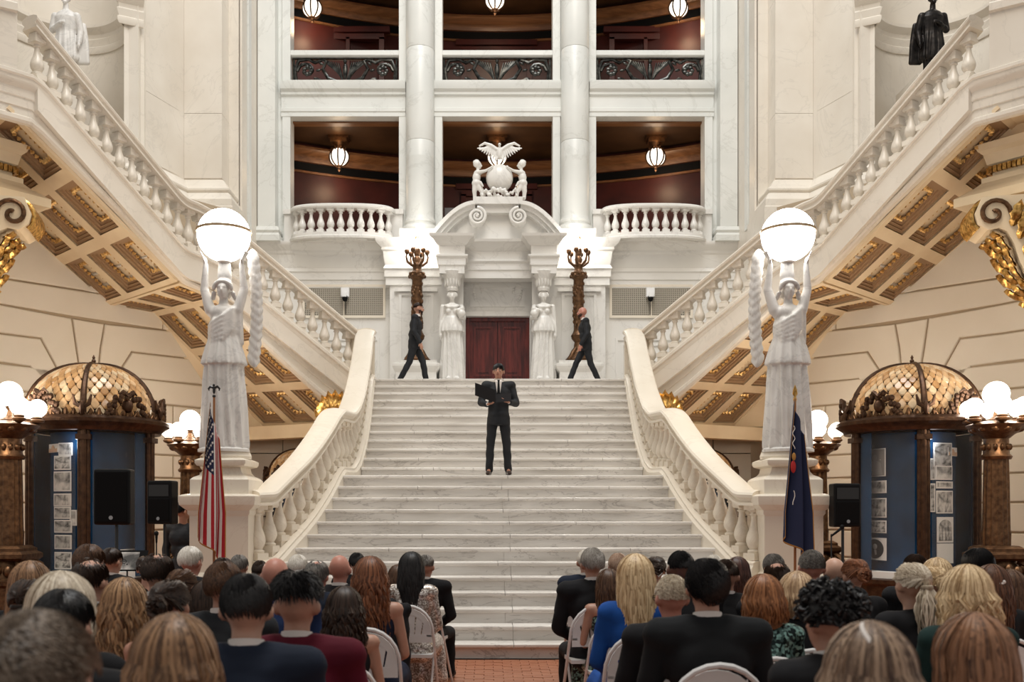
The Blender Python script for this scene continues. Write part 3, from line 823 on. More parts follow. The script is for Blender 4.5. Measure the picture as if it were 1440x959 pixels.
        # grid of ribs: split the patch into cells, skip the coffer openings
        ub = sorted({0.0, 1.0} | {x for p in us for x in p}); vb = sorted({0.0, 1.0} | {x for p in vs for x in p})
        bb = B()
        for i in range(len(ub) - 1):
            for j in range(len(vb) - 1):
                um, vm = (ub[i] + ub[i + 1]) / 2, (vb[j] + vb[j + 1]) / 2
                if any(a < um < b for a, b in us) and any(a < vm < b for a, b in vs): continue
                q = [F(ub[i], vb[j]), F(ub[i + 1], vb[j]), F(ub[i + 1], vb[j + 1]), F(ub[i], vb[j + 1])]
                bb.add(q + [p + nrm * .06 for p in q], [(0, 1, 2, 3), (4, 5, 6, 7), (0, 1, 5, 4), (1, 2, 6, 5), (2, 3, 7, 6), (3, 0, 4, 7)])
        so = sub(name, bb, M_soffit, smooth=0)
        for (ua, uc) in us:
            for (va, vc) in vs:
                du, dv = uc - ua, vc - va
                Lu = (F(uc, va) - F(ua, va)).length; Lv = (F(ua, vc) - F(ua, va)).length
                def ring(k, h):
                    ku, kv = k / Lu * du, k / Lv * dv
                    return [F(ua + ku, va + kv) + nrm * h, F(uc - ku, va + kv) + nrm * h, F(uc - ku, vc - kv) + nrm * h, F(ua + ku, vc - kv) + nrm * h]
                w = min(Lu, Lv)
                lv = [(0, 0), (.0, .04), (.08 * w, .04), (.08 * w, .075), (.15 * w, .075), (.15 * w, .11), (.22 * w, .11), (.22 * w, .17)]
                bb = B(); R = [ring(k, h) for k, h in lv]
                bb.rings(R, cap=False)
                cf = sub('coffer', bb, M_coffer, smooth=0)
                q = ring(.22 * w, .17)
                pn = obj('coffer_panel', B().add(q + [p + nrm * .02 for p in q], [(0, 1, 2, 3), (4, 5, 6, 7)]), M_soffit, smooth=0)
                pn.parent = cf; pn.matrix_parent_inverse = cf.matrix_world.inverted() if False else Matrix.Identity(4)
                pn.matrix_parent_inverse = Matrix.Translation(-Vector(fl_o.location)) @ Matrix.Translation(Vector(fl_o.location))
                # gilded leaf border: a run of little leaves around the panel
                g = B(); q = ring(.27 * w, .125); uu = (q[1] - q[0]).normalized(); vv = (q[3] - q[0]).normalized()
                for a, b in ((0, 1), (1, 2), (2, 3), (3, 0)):
                    d = q[b] - q[a]; m = max(3, int(d.length / .085)); dn = d.normalized(); sd2 = nrm.cross(dn)
                    for i in range(m):
                        c = q[a] + d * (i + .5) / m; hl = d.length / m * .46; hw2 = .065
                        vs4 = [c - dn * hl, c + sd2 * hw2, c + dn * hl, c - sd2 * hw2, c - nrm * .05]
                        g.add(vs4, [(0, 1, 4), (1, 2, 4), (2, 3, 4), (3, 0, 4)])
                gl = obj('gilded_border', g.mesh('gilded_border', 0), M_giltp); gl.parent = cf; gl['kind'] = 'stuff'
        return so
    patch((5.86, 18.02, 5.88), (7.55, 15.15, 7.86), (9.75, 17.45, 7.86), (7.86, 19.9, 5.83), 3, 3)
    patch((5.38, 18.79, 5.74), (5.84, 18.06, 5.86), (7.86, 19.92, 5.83), (7.17, 20.6, 5.83), 1, 3)
    patch((2.92, 20.42, 3.50), (5.40, 18.75, 5.74), (7.17, 20.6, 5.83), (5.25, 22.2, 3.62), 3, 3)
    # lower triangular coffered panel closing against the corner
    tri = [(2.9, 20.4, 3.50), (5.25, 22.2, 3.62), (5.99, 22.0, 3.62), (7.17, 20.62, 5.83)]
    t3 = [Vector((s * a, b, c)) for a, b, c in ((5.25, 22.15, 3.60), (6.1, 22.0, 3.60), (7.17, 20.62, 5.83))]
    sub('soffit_corner', B().add(t3 + [p + Vector((0, 0, .05)) for p in t3], [(0, 1, 2), (3, 4, 5), (0, 1, 4, 3), (1, 2, 5, 4), (2, 0, 3, 5)]), M_soffit, smooth=0)
    bm_ = B().slab([(s * x, y) for x, y in ((2.9, 20.2), (6.0, 22.0), (6.0, 22.35), (2.9, 20.6))], 3.28, 3.56)
    sub('end_beam', bm_, M_soffit, smooth=0)
    sub('niche_ceiling', B().slab([(s * x, y) for x, y in ((2.6, 20.5), (6.0, 22.3), (6.0, 24.0), (2.6, 24.0))], 3.45, 3.6), M_soffit, smooth=0)
    # gallery ceiling and entablature with gold dentils, beyond the flight
    gc = empty('ceiling_gallery_' + sd, (s * 9.5, 15, 7.8), f'brown shaded ceiling under the {sd} gallery', 'ceiling', kind='structure')
    def gsub(nm, me, mt, **k):
        o = obj(nm, me, mt, **k); o.parent = gc; o.matrix_parent_inverse = Matrix.Translation(-Vector(gc.location)); return o
    gsub('ceiling_panel', B().slab([(s * x, y) for x, y in ((7.5, 15.5), (9.6, 17.7), (13, 19), (13, 14.0), (10.0, 14.05))], 7.86, 8.4), M_soffit, smooth=0)
    # entablature block, its corner towards the room
    cxn, cyn = 7.95, 16.15
    dA = Vector((s * .62, -.78)).normalized(); dB = Vector((s * .80, .60)).normalized()
    c0 = Vector((s * cxn, cyn))
    pA = c0 + dA * 1.3; pB = c0 + dB * 3.0
    pathE = [(pA.x, pA.y, 0), (c0.x, c0.y, 0), (pB.x, pB.y, 0)]
    sg = 1
    t1 = (c0 - pA).normalized(); nr = Vector((t1.y, -t1.x)); out2 = -(dA + dB)
    if nr.dot(out2) < 0: sg = -1
    prE = [(-.6, 7.9), (-.6, 6.55), (.0, 6.55), (.0, 6.62), (.42, 6.66), (.42, 6.80), (.36, 6.84), (.20, 6.96), (.12, 7.04), (.12, 7.12), (0, 7.14), (0, 7.32), (.06, 7.34), (.10, 7.50), (.16, 7.56), (.2, 7.66), (0.05, 7.7), (.05, 7.9)]
    gsub('entablature', B().sweep(pathE, [(q * sg, h) for q, h in prE]), M_soffit, smooth=0)
    g = B()
    for dd in (dA, dB):
        nrm2 = Vector((dd.y, -dd.x)); 
        if nrm2.dot(out2) < 0: nrm2 = -nrm2
        ang = math.atan2(dd.y, dd.x)
        for i in range(34):
            p = c0 + dd * (i * .075) + nrm2 * .06
            g.cbox((p.x, p.y, 7.25), .028, .03, .05, ang)
    gsub('gallery_parapet', B().sweep([(s * 7.48, 15.28, 8.48), (s * 8.9, 14.36, 8.48), (s * 9.8, 13.9, 8.48)], [(-.15, -.1), (.15, -.1), (.15, .82), (.2, .84), (.2, .95), (.15, .99), (-.15, .99), (-.2, .95), (-.2, .84), (-.15, .82)]), M_flight)
    gsub('gilded_dentils', g, M_gold, kind='stuff', smooth=0)
    gsub('bracket_pier', B().box(*sorted((s * 8.93, s * 10.6)), 14.3, 16.9, 0, 7.86), M_ashlar, smooth=0)
    # console bracket with gilded acanthus
    br = empty('gallery_console', (s * 7.95, 15.95, 6.5), f'large scrolled console with gilded acanthus under the {sd} gallery', 'bracket')
    ax = Vector((s * .97, -.24, 0)).normalized()          # from the tip back to the wall
    wv = Vector((-ax.y, ax.x, 0))
    def Q(a, w_, z): 
        p = Vector((s * 7.36, 15.72, 6.5)) + ax * a + wv * w_; return (p.x - s * 7.95, p.y - 15.95, z - 6.5)
    hwid = .42
    # S outline in (a, z)
    outl = [(.05, 6.42), (.0, 6.30), (.04, 6.14), (.18, 6.04), (.34, 6.06), (.45, 6.0), (.55, 5.8), (.62, 5.55), (.72, 5.3), (.9, 5.1), (1.15, 4.98), (1.4, 4.95), (1.6, 5.0), (1.6, 6.55), (.1, 6.55)]
    vs = [Q(a, -hwid, z) for a, z in outl] + [Q(a, hwid, z) for a, z in outl]; n = len(outl)
    obj('console_body', B().add(vs, [tuple(range(n)), tuple(range(n, 2 * n))] + [(i, (i + 1) % n, n + (i + 1) % n, n + i) for i in range(n)]), M_soffit, br, smooth=40)
    rb = B()
    for i in range(11):          # reeded gilt drum at the tip
        a = -hwid * .8 + i * hwid * .16
        pts = [Q(.22 - .25 * math.cos(t), a, 6.28 + .25 * math.sin(t)) for t in [(-.9 + 2.4 * k / 8) for k in range(9)]]
        rb.tube(pts, .036, 6)
    obj('gilded_drum', rb, M_gold, br)
    for w_ in (-hwid - .02, hwid + .02):
        sc = B()
        pts = [Q(.26 + (.24 - .026 * t) * math.cos(t), w_, 6.28 + (.24 - .026 * t) * math.sin(t)) for t in [k * .35 for k in range(24)]]
        sc.tube(pts, .035, 6)
        obj('volute', sc, M_bronze, br)
    lf = B()
    def leaf(b, root, tip, curl, wid, up, n=7):
        """acanthus lobe: ridged strip with scalloped edge"""
        root = Vector(root); tip = Vector(tip); d = tip - root; up = Vector(up).normalized(); side = d.cross(up).normalized()
        L, M_, R_ = [], [], []
        for i in range(n + 1):
            t = i / n; c = root + d * t + up * (math.sin(t * PI * .9) * curl + curl * .9 * t * t)
            w = wid * (math.sin(PI * min(1, t * .93 + .07)) ** .7) * (1 if i % 2 else .68)
            L.append(c - side * w); M_.append(c + up * wid * .35); R_.append(c + side * w)
        vs = L + M_ + R_; m = n + 1; fs = []
        for i in range(n): fs += [(i, i + 1, m + i + 1, m + i), (m + i, m + i + 1, 2 * m + i + 1, 2 * m + i)]
        b.add(vs, fs); b.add([v - up * .02 for v in vs], fs)
    curve = [(.30, 6.02), (.42, 5.95), (.52, 5.75), (.60, 5.5), (.70, 5.27), (.88, 5.07), (1.12, 4.94), (1.38, 4.9)]
    for i in range(len(curve) - 1):
        a, z = curve[i]; a2, z2 = curve[i + 1]
        nrm3 = Vector((z2 - z, 0, -(a2 - a))).normalized()
        for w0 in (-.26, 0, .26):
            root = Q(a2, w0, z2); tip = Q(a - .02, w0 * 1.5, z + .05)
            upv = Vector(Q(a + nrm3.x, w0, z + nrm3.z)) - Vector(Q(a, w0, z))
            if upv.dot(Vector(Q(0, 0, 5.4)) - Vector(Q(.8, 0, 5.8))) < 0: upv = -upv
            leaf(lf, root, tip, .06, .13, upv)
        for w_ in (-1, 1):
            root = Q(a2 + .1, w_ * (hwid + .01), z2 + .12); tip = Q(a + .32, w_ * (hwid + .06), z + .42)
            leaf(lf, root, tip, .05, .10, wv * w_)
    obj('gilded_acanthus', lf.mesh('gilded_acanthus', 50, recalc=False), M_gold, br)
    # gilded leaf crest rising behind the balustrade
    gcst = B(); 
    for i in range(9):
        a = (i - 4) * .33
        leaf(gcst, (0, 0, 0), (math.sin(a) * .36, .02 * i, .12 + math.cos(a) * .46), .05, .13, (0, -1, 0), 9)
    for i in range(6):
        a = (i - 2.5) * .5
        leaf(gcst, (0, -.04, .02), (math.sin(a) * .26, -.05, .08 + math.cos(a) * .24), .07, .10, (0, -1, 0), 9)
    obj('leaf_crest', gcst.mesh('leaf_crest', 50, recalc=False), M_gold, None, label=f'gilded acanthus leaf crest rising behind the {sd} balustrade landing', cat='ornament', loc=(s * 3.2, 19.3, 3.42), scale=1.15)
    # pier that carries the light-bearing statue
    pc = (s * 3.62, 12.95)
    pr = empty('statue_pier', (pc[0], pc[1], 0), f'lamp-tinted marble newel pier carrying the {sd} light-bearing statue', 'pedestal')
    def sq(prof, c=(0, 0), hx=.37, hy=.42): 
        b = B(); rs2 = [[(x * (hx + q), y * (hy + q), z) for x, y in ((-1, -1), (1, -1), (1, 1), (-1, 1))] for q, z in prof]
        return b.rings(rs2)
    obj('shaft', sq([(.05, 0), (.05, .9), (0, .95), (0, 1.66)]), M_lamptint, pr, smooth=0)
    obj('cap', sq([(0, 1.66), (.02, 1.69), (.02, 1.73), (.06, 1.76), (.10, 1.80), (.11, 1.86), (.11, 1.91), (.07, 1.93), (.0, 1.94)]), M_lamptint, pr, smooth=35)
    obj('upper_block', sq([(0, 1.94), (0.0, 2.12), (-.03, 2.15), (-.09, 2.18), (-.12, 2.22), (-.135, 2.28)], hx=.37, hy=.4), M_lamptint, pr, smooth=35)
    obj('neck_moulding', sq([(-.135, 2.28), (-.07, 2.30), (-.05, 2.33), (-.05, 2.37), (-.09, 2.39), (-.12, 2.40)]), M_lamptint, pr, smooth=35)
    obj('domed_top', B().lathe([(.30, 2.39), (.31, 2.43), (.29, 2.48), (.27, 2.51), (.25, 2.525)], (0, 0, 0), 28), M_lamptint, pr)
# ================================================================== statues
def folds(cx, cy, n, amp, zt, zb2, ph=0):
    """vertical drapery folds displaced around an axis, fading in below zt"""
    def f(co, no):
        a = np.arctan2(co[:, 1] - cy, co[:, 0] - cx)
        t = np.clip((zt - co[:, 2]) / max(1e-3, (zt - zb2)), 0, 1)
        w = np.sin(a * n + ph + 1.6 * np.sin(co[:, 2] * 3.1 + a)) + .5 * np.sin(a * (n * 2 + 1) + 2 * co[:, 2] + ph)
        h = np.stack([np.cos(a), np.sin(a), np.zeros_like(a)], 1)
        return co + h * (w * amp * np.sqrt(t))[:, None]
    return f
def head_shape(b, c, s=1.0, yaw=0, face=1, ears=True, seg=20):
    """a head looking along -y when yaw=0; c is its centre, height .235*s"""
    R = Matrix.Rotation(yaw, 3, 'Z'); c = Vector(c)
    def T(x, y, z): p = R @ Vector((x * s, y * s, z * s)); return (c.x + p.x, c.y + p.y, c.z + p.z)
    Rz = (yaw, 'Z')
    b.ell(T(0, .012, .028), (.077 * s, .095 * s, .092 * s), seg, 12, Rz)
    b.ell(T(0, -.018, -.03), (.062 * s, .072 * s, .075 * s), seg, 12, Rz)
    b.ell(T(0, -.045, -.078), (.036 * s, .036 * s, .030 * s), 12, 8, Rz)      # chin
    b.ell(T(0, -.072, .032), (.055 * s, .022 * s, .014 * s), 12, 8, Rz)      # brow
    b.cap(T(0, -.088, .02), T(0, -.108, -.018), .009 * s, .0155 * s, 8)      # nose
    b.ell(T(0, -.086, -.050), (.024 * s, .012 * s, .009 * s), 10, 6, Rz)     # lips
    for e in (-1, 1):
        b.ell(T(e * .038, -.066, -.012), (.020 * s, .018 * s, .018 * s), 8, 6, Rz)  # cheek
        if ears:
            b.ell(T(e * .085, .014, -.004), (.013 * s, .021 * s, .034 * s), 8, 6, Rz)
    return T
# ---- light-bearing statue
def bearer():
    b = B()
    # skirt
    b.lathe([(.30, 0), (.31, .05), (.29, .5), (.255, .95), (.235, 1.15), (.20, 1.30)], (0, 0, 0), 40, sy=.80)
    b.lathe([(.29, 1.12), (.275, 1.2), (.235, 1.35), (.19, 1.48), (.20, 1.58)], (0, 0, 0), 32, sy=.78)   # overfold
    b.ell((0, 0, 1.62), (.20, .14, .2), 20, 12)
    b.ell((0, 0, 1.80), (.215, .12, .12), 20, 10)
    for e in (-1, 1):
        b.ell((e * .08, -.085, 1.68), (.065, .05, .065))
        b.cap((e * .18, .0, 1.84), (e * .262, .02, 2.12), .075, .058, 14)
        b.cap((e * .262, .02, 2.12), (e * .235, -.01, 2.43), .056, .036, 14)
        # hand flat against the globe
        b.ell((e * .245, -.01, 2.49), (.028, .045, .05), 10, 8)
        for k in range(4): b.cap((e * .25, -.045 + k * .028, 2.51), (e * (.298 + .01 * k), -.06 + k * .034, 2.62), .012, .009, 6)
        b.cap((e * .235, -.04, 2.46), (e * .245, -.11, 2.52), .013, .009, 6)
    b.cap((0, 0, 1.84), (0, -.005, 2.02), .066, .055, 14)
    for k in range(6):
        b.tube([(.17 + .004 * k, .02, 1.90 - .03 * k), (.13, -.10, 1.83 - .05 * k), (.02, -.155, 1.74 - .06 * k), (-.11, -.13, 1.66 - .05 * k), (-.19, -.02, 1.62 - .045 * k)], [.03, .034, .03, .028, .026], 8)
    for k in range(4): b.cap((.20, -.02 + .03 * k, 1.84), (.215, .0 + .03 * k, 1.42), .035, .03, 8)
    head_shape(b, (0, -.02, 2.10), 1.12, ears=False)
    f = folds(0, 0, 11, .020, 1.5, .9)
    return blob(b, .016, 3, f, 'bearer')
def bearer_hair():
    b = B()
    b.ell((0, .02, 2.18), (.112, .12, .09))
    b.ell((0, .06, 2.10), (.105, .09, .11))
    for i in range(16):
        a = PI * (i / 15) ; b.ell((-.115 * math.cos(a), -.06 - .02 * math.sin(a), 2.12 + .09 * math.sin(a)), (.028, .03, .03), 8, 6)
    for e in (-1, 1):
        for k in range(3): b.ell((e * (.125 + .01 * k), -.02 + .02 * k, 2.06 - .03 * k), (.035, .035, .028), 8, 6)
    b.lathe([(.085, 0), (.095, .1), (.075, .3), (.06, .36)], (0, .04, 2.2), 20)          # crown pillar up to the globe
    return blob(b, .012, 2, None, 'hair')
BEAR, BEARH = bearer(), bearer_hair()
wing = B()
for i in range(13):
    t = i / 12
    for j in range(3):
        z0 = 2.55 - 1.35 * t + j * .03
        wing.ell((.33 + .05 * math.sin(t * 3) + .015 * j, .14 + .03 * j, z0), (.055, .03, .11), 10, 6, rot=(-.5, 'Y'))
WING = blob(wing, .016, 1, None, 'wing')
for s in (-1, 1):
    sd = SIDE[s]; px_, py_ = s * 3.655, 12.9
    st = empty('light_bearer_statue', (px_, py_, 2.51), f'white marble draped female statue with raised arms on the {sd} newel pier', 'statue')
    obj('figure', BEAR, M_statue, st, scale=.985); obj('hair', BEARH, M_statue, st, scale=.985)
    obj('wing', WING, M_statue, st, scale=(.985 * (1 if s < 0 else -1), .985, .985))
    obj('base', B().lathe([(.33, -.005), (.33, .03), (.30, .05)], (0, 0, -.02), 24, sy=.85), M_statue, st)
    gz = Z(331, 12.9)
    gb = empty('globe_lamp', (px_, py_ - .0, gz), f'large glowing white globe with brass band held up by the {sd} statue', 'lamp')
    obj('globe', B().ell((0, 0, 0), (.338, .338, .338), 40, 26), M_globe, gb)
    bd = B().rings([[(r * math.cos(2 * PI * k / 60), r * math.sin(2 * PI * k / 60), z + .05) for k in range(60)] for r, z in ((.335, -.018), (.350, -.018), (.352, 0), (.350, .018), (.335, .018))], cap=False)
    obj('band', bd, nmat('brass_band' + sd, (.45, .33, .2), .4, .3), gb, rot=(.0, 0, 0))
    obj('fitting', B().lathe([(.06, -.36), (.09, -.345), (.08, -.32)], (0, 0, 0), 20), M_statue, gb)
    point('globe_light_' + sd, (px_ - s * .2, py_ + .9, gz + .3), 60, (1, .84, .66), .3)
# ---- caryatids by the door
def caryatid():
    b = B()
    b.lathe([(.24, 0), (.25, .04), (.23, .4), (.19, .9), (.205, 1.02), (.17, 1.18)], (0, 0, 0), 36, sy=.8)
    b.lathe([(.25, 1.0), (.24, 1.08), (.2, 1.2), (.16, 1.3)], (0, 0, 0), 28, sy=.8)
    b.ell((0, 0, 1.32), (.15, .11, .17)); b.ell((0, 0, 1.5), (.19, .105, .1))
    for e in (-1, 1): b.ell((e * .07, -.085, 1.42), (.062, .05, .058))
    b.cap((-.19, 0, 1.52), (-.23, .02, 1.24), .056, .045); b.cap((-.23, .02, 1.24), (-.235, -.03, .98), .043, .03)
    b.ell((-.235, -.04, .92), (.03, .04, .05))
    for k in range(4): b.cap((-.245 + k * .012, -.06 + .02 * k, .9), (-.24 + k * .012, -.05 + .02 * k, .82), .01, .008, 6)
    b.cap((.19, 0, 1.52), (.24, -.02, 1.28), .056, .045); b.cap((.24, -.02, 1.28), (.15, -.16, 1.30), .043, .03)
    b.ell((.19, -.16, 1.36), (.09, .07, .08)); b.ell((.2, -.15, 1.45), (.06, .06, .06)); b.ell((.13, -.17, 1.42), (.05, .05, .05))
    b.cap((0, 0, 1.54), (0, -.01, 1.68), .05, .045)
    for q in [(0, -.1, 1.5, .13), (.1, -.08, 1.53, .07), (-.1, -.08, 1.53, .07)]: b.ell(q[:3], (q[3], .04, .03))
    head_shape(b, (0, -.02, 1.73), .92, ears=False)
    b.ell((0, .02, 1.78), (.095, .1, .075))
    for i in range(13):
        a = PI * i / 12; b.ell((-.09 * math.cos(a), -.05, 1.74 + .08 * math.sin(a)), (.026, .03, .026), 8, 6)
    b.ell((-.07, -.17, .02), (.05, .09, .04)); b.ell((.1, -.2, .02), (.05, .09, .04))
    return blob(b, .015, 2, folds(0, 0, 12, .017, 1.15, .7, 1), 'caryatid')
CAR = caryatid()
for s in (-1, 1):
    sd = SIDE[s]; x = s * 1.10; y = 24.0
    c = empty('caryatid_statue', (x, y, PLAT + .5), f'white marble caryatid figure {sd} of the red door, basket capital on head', 'statue')
    obj('figure', CAR, M_marble, c, scale=(1.18 * (1 if s < 0 else -1), 1.1, 1.17))
    cb = B().lathe([(.13, 0), (.15, .06), (.14, .1), (.2, .3), (.27, .42), (.28, .46), (.25, .48)], (0, 0, 2.15), 24)
    for i in range(14):
        a = 2 * PI * i / 14; cb.ell((.17 * math.cos(a), .17 * math.sin(a), 2.38), (.03, .03, .12), 6, 5)
    obj('basket_capital', cb, M_marble, c)
    pb = B(); pb.box(-.33, .33, -.3, .35, -.5, -.36).box(-.28, .28, -.25, .35, -.36, -.1).box(-.31, .31, -.28, .35, -.1, -.04).box(-.2, .2, -.2, .3, -.04, .02)
    obj('plinth', pb, M_marble, c, smooth=0)
# ---- pediment of the portal with scrolls
pe = empty('portal_pediment', (0, 24.3, 8.3), 'broken segmental marble pediment with twin scrolls over the door', 'pediment', kind=None)
def PX(px): return (px - 700.5) * 24.2 / 1400
def PZ(py): return Z(py, 24.2)
def psub(nm, me, mt, **k):
    o = obj(nm, me, mt, **k); o.parent = pe; o.matrix_parent_inverse = Matrix.Translation(-Vector(pe.location)); return o
zt2 = PZ(338)
prof = [(-.4, zt2 - .9), (.02, zt2 - .9), (.02, zt2 - .72), (.05, zt2 - .7), (.05, zt2 - .55), (.1, zt2 - .5), (.1, zt2 - .46), (.03, zt2 - .44), (.03, zt2 - .24), (.1, zt2 - .2), (.16, zt2 - .12), (.24, zt2 - .06), (.26, zt2), (-.4, zt2)]
pth = [(-1.38, 24.6, 0), (-1.38, 23.8, 0), (-.82, 23.8, 0), (-.82, 24.3, 0), (.82, 24.3, 0), (.82, 23.8, 0), (1.38, 23.8, 0), (1.38, 24.6, 0)]
psub('entablature', B().sweep(pth, [(q, h) for q, h in prof]), M_marble)
psub('backing', B().box(-.5, .5, 24.35, 24.6, zt2, PZ(288)).prism([(-1.55, zt2), (-1.2, zt2 + .38), (-.8, zt2 + .66), (-.3, zt2 + .8), (.3, zt2 + .8), (.8, zt2 + .66), (1.2, zt2 + .38), (1.55, zt2)], 24.42, 24.6), M_marble, smooth=0)
for s in (-1, 1):
    arcp = []
    for i in range(19):
        t = i / 18
        x = 1.58 - 1.03 * t; z = zt2 + .03 + .80 * math.sin(t * PI / 2 * .98) ** .92
        arcp.append((s * x, z))
    # swept moulding: three stepped bands
    bb = B()
    for (o0, o1, y0) in ((0, .09, 24.02), (-.09, 0, 24.12), (-.17, -.09, 24.22)):
        rs = []
        for i, (x, z) in enumerate(arcp):
            a = arcp[max(0, i - 1)]; c2 = arcp[min(18, i + 1)]
            t = Vector((c2[0] - a[0], c2[1] - a[1])).normalized(); nn = Vector((-t.y, t.x))
            if nn.y < 0: nn = -nn
            rs.append([(x + nn.x * o0, y0, z + nn.y * o0), (x + nn.x * o1, y0, z + nn.y * o1), (x + nn.x * o1, 24.5, z + nn.y * o1), (x + nn.x * o0, 24.5, z + nn.y * o0)])
        bb.rings(rs)
    psub('arc_cornice', bb, M_marble, smooth=40)
    # scroll
    sp = B(); cx, cz = s * .50, PZ(306)
    pts = []; rd = []
    for k in range(40):
        a = PI / 2 + s * (k * .36); r = .215 * (1 - k / 46)
        pts.append((cx + r * math.cos(a), 24.08 - .0015 * k, cz + r * math.sin(a))); rd.append(.045 * (1 - k / 70))
    sp.tube(pts, rd, 8)
    sp.lathe([(.19, -.1), (.2, 0)], (0, 0, 0), 4) if False else None
    sp.ell((cx, 24.06, cz), (.05, .05, .05))
    psub('scroll', sp, M_marble)
    vs = [(cx + .2 * math.cos(a), 24.1, cz + .2 * math.sin(a)) for a in [2 * PI * k / 24 for k in range(24)]]
    psub('scroll_drum', B().rings([vs, [(x, 24.5, z) for x, y, z in vs]]), M_marble)
    psub('bearer_block', B().box(*sorted((s * .84, s * 1.38)), 24.3, 24.6, PLAT, zt2 - .88), M_marble, smooth=0)
psub('eagle_plinth', B().box(-.60, .60, 24.05, 24.6, PZ(289), PZ(279)).box(-.45, .45, 24.15, 24.6, PZ(300), PZ(289)), M_marble, smooth=0)
# ---- sculpture: orb, eagle, two children
def sculpt():
    b = B(); R = 24.2 / 1400
    b.ell((0, 0, .52), (.33, .24, .34), 28, 18)
    for i in range(46):
        r = random.Random(i); b.ell((r.uniform(-.45, .45), -.12 - r.uniform(0, .12), r.uniform(.02, .2)), (r.uniform(.03, .06), .04, r.uniform(.03, .06)), 7, 5)
    return blob(b, .014, 1, None, 'orb')
def eagle():
    b = B()
    b.ell((0, 0, 1.02), (.07, .07, .16)); b.ell((0, -.05, 1.2), (.035, .045, .04)); b.cap((0, -.09, 1.2), (0, -.13, 1.185), .014, .006, 6)
    for e in (-1, 1):
        b.cap((e * .04, 0, .95), (e * .08, -.03, .84), .03, .02)
        for i in range(9):
            t = i / 8
            root = (e * (.05 + .28 * t), .01, 1.08 + .10 * math.sin(t * PI * .8))
            tip = (e * (.10 + .40 * t), .0, .86 + .27 * t)
            b.cap(root, tip, .035, .022, 8, flat=.6)
        b.tube([(e * .05, 0, 1.1), (e * .2, 0, 1.2), (e * .34, 0, 1.25), (e * .47, 0, 1.18)], [.045, .045, .035, .02], 8)
    return blob(b, .011, 1, None, 'eagle')
def cherub():
    b = B()   # stands left of the orb reaching right (+x)
    b.cap((-.60, .02, .04), (-.61, 0, .20), .045, .055); b.cap((-.61, 0, .20), (-.58, 0, .38), .06, .085)
    b.cap((-.42, -.04, .05), (-.43, -.02, .20), .042, .055); b.cap((-.43, -.02, .20), (-.54, 0, .37), .06, .08)
    b.ell((-.58, -.03, .03), (.05, .08, .03)); b.ell((-.40, -.08, .04), (.05, .08, .03))
    b.ell((-.57, 0, .40), (.11, .10, .10)); b.ell((-.56, 0, .54), (.10, .085, .14)); b.ell((-.53, 0, .65), (.10, .08, .07))
    b.cap((-.49, -.06, .66), (-.34, -.14, .66), .040, .034); b.cap((-.34, -.14, .66), (-.20, -.18, .73), .032, .024); b.ell((-.18, -.18, .75), (.03, .02, .03))
    b.cap((-.49, .05, .66), (-.3, .06, .74), .04, .03)
    b.cap((-.53, 0, .68), (-.53, 0, .76), .04, .04)
    T = head_shape(b, (-.52, 0, .84), .85, yaw=PI / 2)
    b.ell((-.55, 0, .87), (.095, .09, .085))
    for i in range(22):
        r = random.Random(i); a = r.uniform(0, 2 * PI); q = r.uniform(0, PI / 2)
        b.ell((-.55 + .09 * math.cos(a) * math.cos(q) - .01, .09 * math.sin(a) * math.cos(q), .87 + .085 * math.sin(q)), (.025, .025, .025), 6, 5)
    b.cap((-.6, 0, .48), (-.46, -.08, .40), .03, .03); b.cap((-.46, -.08, .40), (-.4, -.1, .30), .03, .02)
    return blob(b, .012, 1, None, 'cherub')
zb3 = PZ(279)
sg = empty('eagle_sculpture', (PX(703) , 24.3, zb3), 'white marble group of spread eagle on an orb between two cherubs', 'sculpture')
obj('orb', sculpt(), M_marble, sg); obj('eagle', eagle(), M_marble, sg, loc=(0, -.05, .06), scale=(1.06, 1, 1.04))
CH = cherub()
obj('cherub', CH, M_marble, sg, label='cherub facing right with both arms on the orb')
obj('cherub', CH, M_marble, sg, scale=(-1, 1, 1), label='cherub facing left with both arms on the orb')
# ---- niche statues
def coatman(bronze=False):
    b = B()
    for e in (-1, 1):
        b.cap((e * .11, 0, .08), (e * .10, 0, .95), .085, .11, 14); b.ell((e * .12, -.07, .05), (.06, .15, .055))
    b.lathe([(.26, .55), (.29, .62), (.27, .95), (.23, 1.25), (.25, 1.45), (.27, 1.62), (.2, 1.75), (.1, 1.82)], (0, .02, 0), 30, sy=.72)
    b.cap((0, 0, 1.75), (0, -.01, 1.95), .075, .065)
    head_shape(b, (0, -.02, 2.08), 1.15)
    b.ell((0, .03, 2.13), (.1, .11, .09))
    b.ell((0, -.09, 1.98), (.055, .05, .05))
    # right arm bent across, left hanging
    sg2 = 1
    b.cap((-.25, 0, 1.66), (-.33, .02, 1.32), .095, .08); b.cap((-.33, .02, 1.32), (-.05, -.22, 1.40), .075, .05); b.ell((-.01, -.23, 1.42), (.05, .04, .04))
    for k in range(4): b.cap((.02, -.24, 1.38 + k * .025), (.07, -.23, 1.38 + k * .025), .013, .011, 6)
    b.cap((.25, 0, 1.66), (.33, .03, 1.3), .095, .08); b.cap((.33, .03, 1.3), (.33, -.05, .98), .075, .05); b.ell((.33, -.07, .9), (.045, .05, .07))
    for k in range(4): b.cap((.33, -.1 + .022 * k, .86), (.33, -.1 + .022 * k, .78), .013, .011, 6)
    # cloak edge
    for k in range(6): b.cap((.22 + .03 * k, .12, 1.5), (.26 + .04 * k, .14, .55), .05, .06, 8)
    b.box(-.3, .3, -.25, .28, -.08, 0.03)
    return blob(b, .018, 2, folds(0, .02, 9, .014, 1.5, .8, .4), 'figure')
CM = coatman()
zf = Z(118, 20.9)
